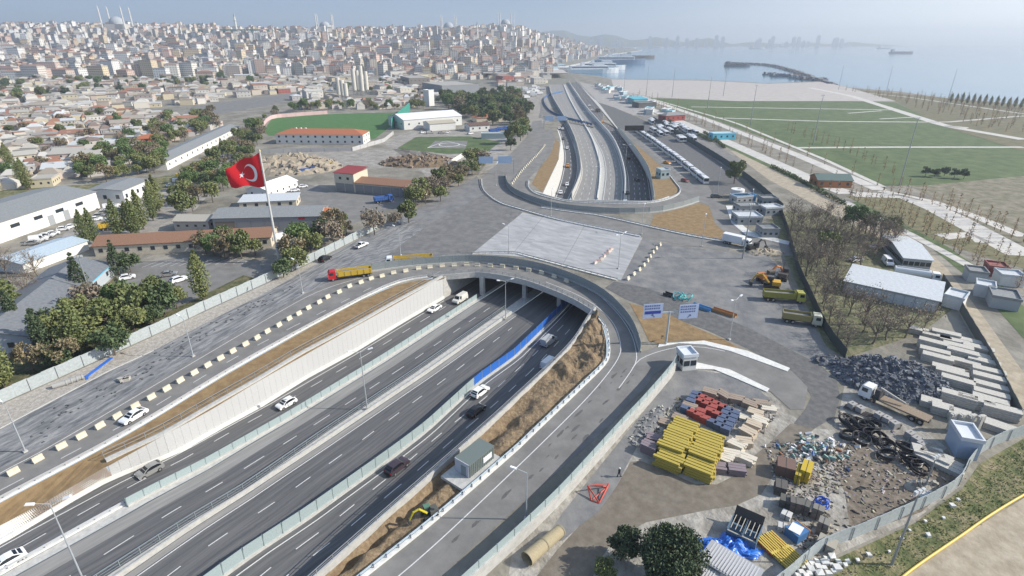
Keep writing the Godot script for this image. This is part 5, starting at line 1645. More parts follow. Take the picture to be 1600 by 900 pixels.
	for q in [[Vector3(-820, 0, -1850), 260.0, 26.0, 20.0, C(0.5, 0.42, 0.36), C(0.12, 0.3, 0.26), "long hall with green roof on the town skyline"], [Vector3(-1560, 0, -1500), 240.0, 24.0, 34.0, C(0.5, 0.54, 0.58), C(0.6, 0.62, 0.64), "long white office slab block at far end of town"]]:
		var p: Vector3 = q[0]
		var o := thing("long_block", q[6], "building", Vector3(p.x, hill(p.x, p.z) - 2, p.z), 0.02)
		put(o, "wall", q[4], Vector3(0, q[3] * 0.5, 0), Vector3(q[1], q[3], q[2]))
		put(o, "roof", q[5], Vector3(0, q[3] + 2, 0), Vector3(q[1] + 3, 4, q[2] + 3))
		var g := MB.new()
		for i in 5: g.box(Vector3(0, q[3] * (i + 0.5) / 5, q[2] * 0.5 + 0.1), Vector3(q[1] * 0.96, 1.8, 0.2))
		part(o, "windows", g, window_glass()).set_meta("kind", "stuff")
	# far shore with towers across the strait
	var fs := MB.new()
	for i in 40:
		var x0 := -1800.0 + i * 150.0
		var h0 := 55.0 + 110.0 * exp(-pow((x0 - 0.0) / 1100.0, 2.0)) + 25.0 * sin(i * 1.7)
		var h1 := 55.0 + 110.0 * exp(-pow((x0 + 150.0) / 1100.0, 2.0)) + 25.0 * sin((i + 1) * 1.7)
		if x0 > 2300: h0 *= 0.5; h1 *= 0.5
		fs.quad(Vector3(x0, -5, -6400), Vector3(x0 + 150, -5, -6400), Vector3(x0 + 150, h1, -7000), Vector3(x0, h0, -7000))
		fs.quad(Vector3(x0, h0, -7000), Vector3(x0 + 150, h1, -7000), Vector3(x0 + 150, -5, -7500), Vector3(x0, -5, -7500))
	setting("far_hills", fs, C(0.1, 0.12, 0.08))
	for i in 34:
		var x := rng.randf_range(250, 3600)
		var o := thing("distant_tower", "hazy high rise tower on the far shore of the strait", "tower", Vector3(x, -3, -6300 - rng.randf() * 90), 0, "high rise towers on the far shore")
		var h := rng.randf_range(30, 105)
		put(o, "wall", C(0.6, 0.62, 0.64), Vector3(0, h * 0.5, 0), Vector3(30, h, 27))
		put(o, "crown", C(0.5, 0.52, 0.54), Vector3(0, h + 4, 0), Vector3(16, 8, 15))


func minaret(at: Vector3, h: float, label: String, group: String) -> void:
	var o := thing("minaret", label, "tower", at, 0, group)
	var b := MB.new()
	b.cyl(Vector3.ZERO, Vector3(0, h * 0.8, 0), h * 0.05, h * 0.038, 10)
	b.cyl(Vector3(0, h * 0.62, 0), Vector3(0, h * 0.66, 0), h * 0.045, h * 0.065, 10)
	part(o, "shaft", b, C(0.66, 0.65, 0.62))
	var c := MB.new()
	c.cyl(Vector3(0, h * 0.8, 0), Vector3(0, h, 0), h * 0.042, 0.1, 10)
	part(o, "spire", c, C(0.28, 0.31, 0.34))


func mosque(at: Vector3, r: float) -> void:
	var o := thing("mosque", "domed grey stone mosque with slim minarets on town skyline", "mosque", at, 0.2, "mosques on the town skyline")
	put(o, "hall", C(0.5, 0.48, 0.45), Vector3(0, r * 0.6, 0), Vector3(r * 2.4, r * 1.2, r * 2.4))
	var b := MB.new()
	for i in 8:
		var a0 := PI * 0.5 * i / 8
		var a1 := PI * 0.5 * (i + 1) / 8
		b.cyl(Vector3(0, r * 1.2 + sin(a0) * r, 0), Vector3(0, r * 1.2 + sin(a1) * r, 0), cos(a0) * r, cos(a1) * r, 20, false)
	part(o, "dome", b, C(0.36, 0.39, 0.42))
	for s in 4:
		var q := Vector3(r * 1.4 * (1 if s % 2 else -1), 0, r * 1.4 * (1 if s < 2 else -1))
		var m := MB.new()
		m.cyl(q, q + Vector3(0, r * 3.0, 0), r * 0.12, r * 0.09, 8)
		m.cyl(q + Vector3(0, r * 3.0, 0), q + Vector3(0, r * 3.6, 0), r * 0.1, 0.05, 8)
		part(o, "minaret", m, C(0.62, 0.61, 0.58))


func coast() -> PackedVector2Array:
	var p := P2([-9000, 60, 3000, 60])
	p.append_array(P2([527.1,-308.9,569.5,-468.1,537.2,-615.3,506.8,-685.9,506.6,-774,479.3,-838.1,491.5,-913.3,506.1,-971.2,399,-927.2,323,-1002.9,172.33,-1036.7,160.63,-1111.4,117.38,-1220.9,125.96,-1518.2,192.47,-1727,295.35,-2066.6,436.4,-2795,660.4,-3389.2,834.4,-3906.9,965.2,-4966.1]))
	p.append_array(P2([300, -6500, -9000, -6500]))
	return p


func path_strip(l: PackedVector3Array, w: float, y: float, m: Material, called := "path") -> void:
	var b := MB.new()
	b.ribbon(beside(l, -w * 0.5), beside(l, w * 0.5), y, 20.0)
	setting(called, b, m)


func park_and_sea() -> void:
	var pave := N("paving", K(0.46, 0.44, 0.41), K(0.58, 0.56, 0.52), 40.0)
	ground_patch("quay", P2([169.56,-1019.6,317.9,-986.8,393.2,-913.3,498.4,-956.1,473,-826.7,423.9,-648.7,247.27,-648.7,165.79,-693.8,139.12,-804.8]), 0.05, N("quay_paving", K(0.36, 0.33, 0.31), K(0.46, 0.43, 0.4), 120.0))
	ground_patch("lawn", P2([156.51,-685.9,247.27,-648.7,374.4,-648.7,415.2,-634.9,338.1,-449.8,278.37,-214.74,208.39,-153.84,240.08,-259.75,190.38,-257.23,172.53,-257.23,175.54,-354.4,170.93,-500.3]), 0.03, lawn())
	ground_patch("rough_lawn", P2([466.8,-815.6,526.8,-602.8,560.9,-460.6,278.37,-214.74,335.6,-446.4,419.5,-641.8]), 0.03, N("park_scrub", K(0.09, 0.1, 0.05), K(0.19, 0.15, 0.085), 90.0, 0.95, 0.02, 7))
	ground_patch("lawn", P2([144.44,-573.6,142.28,-426.5,144.86,-287.64,145.54,-251.12,145.33,-245.27,136.81,-251.12,135.64,-354.4,134.72,-417.1,129.99,-513.5]), 0.032, lawn())
	ground_patch("rough_lawn", P2([144.54,-238.56,166.78,-238.56,162.94,-167.45,151.56,-153.84,140.93,-183.28,144.25,-214.74]), 0.034, N("thin_grass", K(0.1, 0.1, 0.045), K(0.19, 0.17, 0.09), 50.0))
	ground_patch("lawn", P2([139.09,-226.09,144.76,-229.1,142.78,-173.49,136.36,-144.25,129.8,-127.81,115.94,-111.22,129.19,-144.25,138.68,-179.91]), 0.036, lawn())
	ground_patch("worksite_sand", P2([184.3,-254.76,254.73,-277.28,256.47,-245.27,180.59,-164.57,165.42,-170.43,177.15,-214.74]), 0.034, N("site_scrub", K(0.11, 0.105, 0.06), K(0.27, 0.24, 0.19), 60.0, 0.95, 0.02, 8))
	for q in [[P3([154.14,0,-710.2,165.42,0,-500.3,167.65,0,-337.2,165.95,0,-248.75]), 7.0], [P3([132.07,0,-655.8,140.67,0,-453.4,144.3,0,-317.8,145.76,0,-257.23,147.75,0,-241.87]), 9.0], [P3([420.5,0,-838.1,408.5,0,-710.2,340.6,0,-453.4,347.8,0,-388.6]), 9.0], [P3([434.8,0,-804.8,467.2,0,-693.8,467.7,0,-532.1]), 4.0], [P3([180.86,0,-590.8,339.1,0,-568.1,369.9,0,-562.7]), 4.0], [P3([175.11,0,-504.6,264.93,0,-479.7,356.5,0,-475.7,455.9,0,-518]), 4.0], [P3([176.58,0,-356.6,234.15,0,-358.9,323,0,-358.9]), 4.5], [P3([353.2,0,-557.3,309.6,0,-537]), 3.0], [P3([353.1,0,-509,314.5,0,-496]), 3.0], [P3([149.15,0,-241.87,172.31,0,-236.4,167.76,0,-201.9,160.53,0,-164.57]), 10.0], [P3([165.24,0,-247.58,178.76,0,-224.12,176.16,0,-183.28]), 5.0], [P3([139.4,0,-229.1,138.68,0,-179.91,136.36,0,-144.25]), 3.5], [P3([340.6,0,-453.4,349.9,0,-442.9]), 9.0], [P3([147.54,0,-183.28,160.63,0,-186.05,157.83,0,-176.65]), 6.0]]:
		path_strip(q[0], q[1], 0.06, pave)
	path_strip(P3([160.44,0,-670.5,182.6,0,-471.9,176.77,0,-317.8,171.03,0,-254.76]), 3.0, 0.055, pave)
	ground_patch("coach_park", P2([79.62,-442.9,87.74,-426.5,91.3,-388.6,93.55,-345.6,94.95,-297.09,92.46,-263.62,87.92,-239.66,108.29,-245.27,113.59,-292.3,115.7,-354.4,115.44,-432.9,110.28,-500.3,102.37,-584.9,93.43,-634.9]), 0.028, asphalt_dark())
	ground_patch("road", P2([112.1,-509,117.95,-442.9,119.69,-354.4,118.69,-297.09,128.03,-303.7,130.74,-363.6,132.58,-460.6,124.94,-542]), 0.045, asphalt())
	ground_patch("works_ground", P2([-6.58,-602.8,26.97,-710.2,59.84,-927.2,82.36,-899.9,46.72,-693.8,30.73,-479.7,23.84,-479.7,16.96,-479.7,9.75,-396.8,0,-341.4,-10.17,-297.09,-17.51,-277.28,-7.98,-354.4,11.22,-460.6]), 0.018, dust())
	ground_patch("works_ground", P2([107.9,-956.1,139.12,-804.8,173.32,-693.8,131.69,-602.8,129.99,-513.5,109.21,-522.7,93.43,-634.9,99.99,-804.8]), 0.02, N("works_dust", K(0.24, 0.23, 0.22), K(0.38, 0.37, 0.35), 60.0))
	# white bay lines drawn on the coach parking
	var bays := MB.new()
	for i in 16:
		var t := i / 15.0
		var a := (Vector3(83.73,0,-373.2)).lerp(Vector3(83.42,0,-277.28), t)
		var c := (Vector3(91.56,0,-378.2)).lerp(Vector3(91.08,0,-281.64), t)
		var l := PackedVector3Array([a, c])
		bays.ribbon(beside(l, -0.12), beside(l, 0.12), 0.07, 20)
	var bp := setting("bay_markings", bays, white_paint())
	hedge(P3([131.08,0,-518,129.66,0,-449.8,131.63,0,-399.6,132.25,0,-378.2]), "clipped dark hedge beside the coach road")
	hedge(P3([137.68,0,-297.09,138.16,0,-273.05,136.51,0,-247.58,136.17,0,-224.12]), "long clipped hedge between sand road and park hut")
	hedge(P3([139.36,0,-417.1,136.5,0,-383.4,132.45,0,-354.4]), "short clipped hedge near blue kiosk")
	# kiosk rail and sand road pipe
	var pipe := thing("yellow_pipe", "long yellow pipe lying along edge of the sand road", "pipe")
	var b := MB.new()
	var e := MB.even(smooth(P3([47.02,0.16,-48.22,49.4,0.16,-49.85,54.28,0.16,-52.52,61.02,0.16,-56.02,68.47,0.16,-59.96,76.92,0.16,-64.03,89.12,0.16,-69.51])), 40)
	for i in 40: b.cyl(e[i], e[i + 1], 0.17, 0.17, 8, false)
	part(pipe, "pipe_run", b, C(0.62, 0.43, 0.06, 0.5))
	# stone breakwater
	var bw := MB.new()
	var l := smooth(P3([491.5,0,-913.3,540.3,0,-1072.8,627.7,0,-1353.7,695.6,0,-1637,669.1,0,-1727,631.1,0,-1775.8]))
	var f := FastNoiseLite.new()
	f.frequency = 0.05
	var ev := MB.even(l, 60)
	for i in 60:
		for j in 2:
			var w := 13.0 if j == 0 else 7.0
			bw.box((ev[i] + ev[i + 1]) * 0.5 + Vector3(rng.randf_range(-3, 3), -1.5 + j * 2.2, rng.randf_range(-3, 3)), Vector3(ev[i].distance_to(ev[i + 1]) * 1.1, 3.0 + rng.randf(), w), yaw_of(ev[i + 1] - ev[i]) + rng.randf_range(-0.2, 0.2), 0.8)
	setting("breakwater", bw, N("rock", K(0.12, 0.12, 0.12), K(0.26, 0.25, 0.24), 12.0))


func hedge(l: PackedVector3Array, label: String) -> void:
	var o := thing("hedge", label, "hedge")
	var e := MB.even(l, int(MB.length(l) / 1.2))
	var b := MB.new()
	for p in e:
		for k in 26:
			var c := p + Vector3(rng.randf_range(-0.9, 0.9), rng.randf_range(0.1, 1.7), rng.randf_range(-0.9, 0.9))
			leaf(b, c, 0.55)
	part(o, "foliage", b, leaf_mat(2))


func ship(called: String, label: String, at: Vector3, yaw: float, l: float, w: float, hull: Material, top: Material, kind: int) -> void:
	var o := thing(called, label, "ship", at, yaw)
	var h := l * 0.07
	var b := MB.new()
	var n := 12
	for i in n:
		var t0 := float(i) / n
		var t1 := float(i + 1) / n
		var w0 := w * 0.5 * (1.0 - pow(maxf(0, t0 - 0.6) / 0.4, 2.0))
		var w1 := w * 0.5 * (1.0 - pow(maxf(0, t1 - 0.6) / 0.4, 2.0))
		var x0 := (t0 - 0.5) * l
		var x1 := (t1 - 0.5) * l
		var s0 := h * 0.35 * pow(t0, 3.0)
		var s1 := h * 0.35 * pow(t1, 3.0)
		for s in [-1.0, 1.0]:
			var a := Vector3(x0, -2, w0 * s * 0.8)
			var c := Vector3(x1, -2, w1 * s * 0.8)
			var d := Vector3(x1, h + s1, w1 * s)
			var e := Vector3(x0, h + s0, w0 * s)
			if s > 0: b.quad(a, c, d, e)
			else: b.quad(c, a, e, d)
		b.quad(Vector3(x0, h + s0, w0), Vector3(x1, h + s1, w1), Vector3(x1, h + s1, -w1), Vector3(x0, h + s0, -w0))
	b.quad(Vector3(-l * 0.5, -2, -w * 0.4), Vector3(-l * 0.5, -2, w * 0.4), Vector3(-l * 0.5, h, w * 0.5), Vector3(-l * 0.5, h, -w * 0.5))
	part(o, "hull", b, hull)
	if kind == 0:
		put(o, "passenger_deck", top, Vector3(-l * 0.08, h + l * 0.03, 0), Vector3(l * 0.72, l * 0.06, w * 0.86))
		put(o, "window_band", window_glass(), Vector3(-l * 0.08, h + l * 0.035, 0), Vector3(l * 0.68, l * 0.016, w * 0.88))
		put(o, "bridge", top, Vector3(l * 0.1, h + l * 0.085, 0), Vector3(l * 0.2, l * 0.05, w * 0.7))
		put(o, "bridge_window", window_glass(), Vector3(l * 0.201, h + l * 0.09, 0), Vector3(0.3, l * 0.016, w * 0.6))
		put(o, "funnel", top, Vector3(-l * 0.2, h + l * 0.09, 0), Vector3(l * 0.06, l * 0.06, w * 0.4))
		put(o, "radar_mast", steel(), Vector3(l * 0.08, h + l * 0.14, 0), Vector3(0.8, l * 0.06, 0.8))
	else:
		put(o, "bridge", top, Vector3(-l * 0.38, h + l * 0.06, 0), Vector3(l * 0.1, l * 0.12, w * 0.8))
		put(o, "funnel", hull, Vector3(-l * 0.45, h + l * 0.05, 0), Vector3(l * 0.04, l * 0.1, w * 0.3))
		for i in 4: put(o, "hatch", hull, Vector3(-l * 0.2 + i * l * 0.16, h + 1.2, 0), Vector3(l * 0.12, 2.4, w * 0.7))
		put(o, "mast", steel(), Vector3(l * 0.36, h + l * 0.04, 0), Vector3(1.0, l * 0.08, 1.0))


func harbour() -> void:
	var white := C(0.74, 0.75, 0.76, 0.4)
	ship("ferry", "white fast ferry moored at quay beside the sheds", Vector3(170.96,-2.5,-1270.1), 0.1, 112, 28, white, white, 0)
	ship("ferry", "second white ferry moored behind the nearest one", Vector3(210.17,-2.5,-1408.3), 0.06, 112, 26, white, white, 0)
	ship("ferry", "grey blue hulled ferry lying off the harbour", Vector3(316.1,-2.5,-1772.3), 0.02, 150, 28, C(0.2, 0.28, 0.4, 0.4), white, 0)
	ship("cargo_ship", "long dark cargo ship with white bridge out at sea", Vector3(1949.9,-2.5,-3041.2), -0.03, 115, 18, C(0.12, 0.14, 0.18), white, 1)
	ship("cargo_ship", "rusty dark hulk lying at tip of breakwater", Vector3(591.3,-2.5,-1579.4), 0.0, 66, 14, C(0.06, 0.07, 0.1), C(0.1, 0.11, 0.14), 1)
	ship("cargo_ship", "brown coaster anchored beyond the ferries", Vector3(486.6,-2.5,-2300.2), 0.0, 110, 20, C(0.2, 0.13, 0.1), C(0.4, 0.38, 0.36), 1)
	for i in 9:
		ship("fishing_boat", "dark fishing boat moored inside the breakwater", (Vector3(519.6,-2.5,-1199.3)).lerp(Vector3(528.6,-2.5,-1043.4), i / 8.0) + Vector3(rng.randf_range(-15, 15), 0, rng.randf_range(-20, 20)), rng.randf_range(-0.5, 0.5), 32, 9, [C(0.07, 0.09, 0.14), C(0.12, 0.1, 0.1), C(0.08, 0.12, 0.2)][i % 3], C(0.5, 0.5, 0.5), 1)
		get_child(get_child_count() - 1).set_meta("group", "fishing boats behind the breakwater")
	for i in 7:
		ship("distant_ship", "tiny pale ship far out on the hazy strait", Vector3(900 + i * 330, -2.5, -4700 - (i % 3) * 500), 0, 120, 20, white, white, 1)
		get_child(get_child_count() - 1).set_meta("group", "ships far out on the strait")
	# canopy of the toll plaza beyond
	var o := thing("toll_canopy", "broad flat grey bridge deck across far end of motorway", "bridge", Vector3(43.68,0,-1072.8), 0.0)
	put(o, "deck", N("canopy", K(0.36, 0.35, 0.33), K(0.48, 0.46, 0.43), 60.0), Vector3(-20, 7.5, -45), Vector3(150, 1.4, 120))
	for i in 6: put(o, "column", concrete(), Vector3(-80 + i * 24, 3.5, 10), Vector3(1.6, 7, 1.6))
	# blue panelled ramp crossing the far motorway
	hoarding("blue_hoarding", "blue panelled barrier curving round the unfinished far ramp", smooth(P3([63.27,0,-457,52.99,0,-479.7,39.08,0,-522.7,33.91,0,-584.9,36.46,0,-670.5,48.9,0,-727.4,66.17,0,-764.2])), 1.8, 6.0, C(0.05, 0.14, 0.34), C(0.2, 0.25, 0.35))
	ground_patch("crossing_ramp", P2([23.35,-504.6,37.68,-487.7,51.38,-464.3,63.37,-446.4,68.87,-471.9,56.97,-491.8,45.21,-513.5,35.76,-562.7,36.68,-634.9,31.14,-634.9,27.75,-562.7]), 0.2, asphalt())
	for i in 30:
		var p := (Vector3(0,0,-710.2)).lerp(Vector3(33.91,0,-826.7), rng.randf()) + Vector3(rng.randf_range(-25, 25), 0, rng.randf_range(-35, 35))
		copy_of(van_proto(), p, rng.randf_range(-0.3, 0.3) + 0.4, "white lorry parked in the crowded far roadside lot", "white lorries in the far lot")
	for i in 26:
		var p := (Vector3(119.15,0,-849.8)).lerp(Vector3(116.93,0,-532.1), rng.randf()) + Vector3(rng.randf_range(0, 30), 0, rng.randf_range(-20, 20))
		var bl := building("works_cabin", "small flat roofed works cabin in the depot beside far motorway", "cabin", [p.x, p.z, rng.randf_range(7, 16), 6, rng.randf_range(1.0, 1.4)], rng.randf_range(2.6, 4.5), "flat", [C(0.5, 0.52, 0.54), C(0.3, 0.42, 0.5), C(0.62, 0.62, 0.6)][i % 3], [C(0.5, 0.52, 0.54), C(0.3, 0.5, 0.55), C(0.6, 0.6, 0.6)][(i + 1) % 3], 1.0, 0, 1, 0.0, "works cabins by the far motorway")
	# port sheds behind the ferries
	for i in 26:
		var p := (Vector3(-48.44,0,-1131.7)).lerp(Vector3(113.04,0,-1245.4), rng.randf()) + Vector3(0, 0, rng.randf_range(-160, 40))
		building("port_shed", "wide pale roofed port shed near the ferry quay", "shed", [p.x, p.z, rng.randf_range(22, 50), rng.randf_range(14, 24), rng.randf_range(-0.2, 0.4)], rng.randf_range(5, 9), "gable", C(0.5, 0.5, 0.5), [C(0.55, 0.57, 0.58), C(0.3, 0.42, 0.45), C(0.4, 0.38, 0.36)][i % 3], 2.0, 0, 1, 0.0, "port sheds near the ferry quay")


func leaf_mat(i: int) -> Material:
	var key := "leaf%d" % i
	if mats.has(key): return mats[key]
	var m := StandardMaterial3D.new()
	m.vertex_color_use_as_albedo = true
	m.albedo_color = [Color(0.14, 0.17, 0.06), Color(0.19, 0.215, 0.075), Color(0.085, 0.125, 0.05), Color(0.21, 0.175, 0.1), Color(0.23, 0.19, 0.14), Color(0.12, 0.185, 0.06), Color(0.36, 0.24, 0.12), Color(0.065, 0.095, 0.045)][i].linear_to_srgb()
	m.roughness = 0.75
	m.cull_mode = BaseMaterial3D.CULL_DISABLED
	m.backlight_enabled = true
	m.backlight = Color(0.12, 0.14, 0.04)
	mats[key] = m
	return m


func leaf(b: MB, c: Vector3, s: float) -> void:
	var d := Vector3(rng.randf_range(-1, 1), rng.randf_range(-0.6, 1), rng.randf_range(-1, 1)).normalized()
	var a := d.cross(Vector3(rng.randf_range(-1, 1), rng.randf_range(-1, 1), rng.randf_range(-1, 1))).normalized() * s * rng.randf_range(0.5, 1.0)
	var e := d.cross(a).normalized() * s * rng.randf_range(0.3, 0.6)
	var v := rng.randf_range(0.7, 1.3)
	b.col = Color(v, v * rng.randf_range(0.92, 1.08), v)
	b.quad(c - a, c - e, c + a, c + e)


# tapered trunk, limbs and a crown of leaf clumps; kinds: 0 round, 1 poplar, 2 conifer, 3 bare
func make_tree(kind: int, h: float, w: float, tint: int, leaves: int, fine := 0.0) -> Array:
	var t := MB.new()
	var c := MB.new()
	var trunk := h * (0.3 if kind == 0 else (0.1 if kind == 1 else 0.12))
	var lean := Vector3(rng.randf_range(-0.3, 0.3), 0, rng.randf_range(-0.3, 0.3))
	var r0 := (h * 0.022 + 0.05) * (0.55 if leaves < 150 else 1.0)
	t.cyl(Vector3.ZERO, Vector3(0, trunk, 0) + lean, r0, r0 * 0.75, 7)
	var top := Vector3(0, h * (0.75 if kind == 0 else 0.95), 0) + lean
	t.cyl(Vector3(0, trunk, 0) + lean, top, r0 * 0.75, 0.03, 6)
	var clumps := []
	if kind == 0 or kind == 3:
		for i in (13 if kind == 3 else (26 if fine > 0.0 else 14)):
			var a := TAU * i / 9.0 * 2.4 + rng.randf()
			var y := lerpf(0.42, 0.88, rng.randf()) * h
			var rr := w * 0.5 * sqrt(1.0 - pow((y / h - 0.6) / 0.42, 2.0)) * rng.randf_range(0.45, 0.8)
			var q := Vector3(cos(a) * rr, y, sin(a) * rr) + lean
			t.cyl(Vector3(0, trunk + (y - trunk) * 0.4, 0) + lean, q, r0 * 0.4, 0.025, 5)
			if kind == 3:
				for k in 7:
					var e := q + Vector3(rng.randf_range(-1, 1), rng.randf_range(0, 1.1), rng.randf_range(-1, 1)) * w * 0.22
					t.cyl(q.lerp(Vector3(0, y * 0.7, 0), rng.randf() * 0.4), e, 0.035, 0.012, 4, false)
			clumps.append([q, w * rng.randf_range(0.12, 0.25) * (0.95 if fine > 0.0 else 1.0)])
		clumps.append([top, w * 0.24])
	elif kind == 1:
		for i in 12:
			var f := i / 11.0
			var rr := w * 0.5 * (sin(PI * pow(f, 0.75) * 0.93 + 0.15))
			clumps.append([Vector3(rng.randf_range(-0.2, 0.2), lerpf(trunk, h * 0.96, f), rng.randf_range(-0.2, 0.2)) + lean * f, maxf(rr, 0.3)])
	else:
		for i in 10:
			var f := i / 9.0
			for k in 5:
				var a := TAU * k / 5 + i * 0.7
				var rr := w * 0.5 * (1.0 - f) * 0.75
				var q := Vector3(cos(a) * rr, lerpf(trunk, h * 0.97, f), sin(a) * rr)
				clumps.append([q, w * (0.06 + 0.12 * (1.0 - f))])
	for i in leaves:
		var q: Array = clumps[rng.randi() % clumps.size()]
		var d := Vector3(rng.randfn(), rng.randfn() * (0.8 if kind != 1 else 1.3), rng.randfn())
		d = d.normalized() * pow(rng.randf(), 0.4)
		leaf(c, q[0] + d * q[1], fine if fine > 0.0 else clampf(w * 0.07, 0.32, 0.55) * (0.5 if kind == 3 else 1.0))
	var bark := C(0.12, 0.095, 0.075) if kind != 3 else C(0.17, 0.135, 0.11)
	return [t.mesh(bark), c.mesh(leaf_mat(tint))]


func tree(m: Array, at: Vector3, s: float, called: String, label: String, group: String) -> Node3D:
	if group:
		var size := "tall " if s > 0.95 else ("small " if s < 0.75 else "middling ")
		label = label if label.begins_with("tall") or label.begins_with("small") else size + label
		group = group if group.begins_with("poplars") else size + group
	var o := thing(called, label, "tree", at, rng.randf() * TAU, group)
	o.scale = Vector3(s, s * rng.randf_range(0.9, 1.12), s)
	piece(o, "trunk", m[0], Transform3D.IDENTITY)
	piece(o, "crown", m[1], Transform3D.IDENTITY)
	return o


func in_poly(p: PackedVector2Array, n: int, gap: float) -> Array:
	var lo := p[0]
	var hi := p[0]
	for q in p:
		lo = lo.min(q)
		hi = hi.max(q)
	var out := []
	var tries := 0
	while out.size() < n and tries < n * 60:
		tries += 1
		var q := Vector2(rng.randf_range(lo.x, hi.x), rng.randf_range(lo.y, hi.y))
		if not Geometry2D.is_point_in_polygon(q, p): continue
		var ok := true
		for r in out:
			if q.distance_to(Vector2(r.x, r.z)) < gap: ok = false
		if ok: out.append(Vector3(q.x, 0, q.y))
	return out


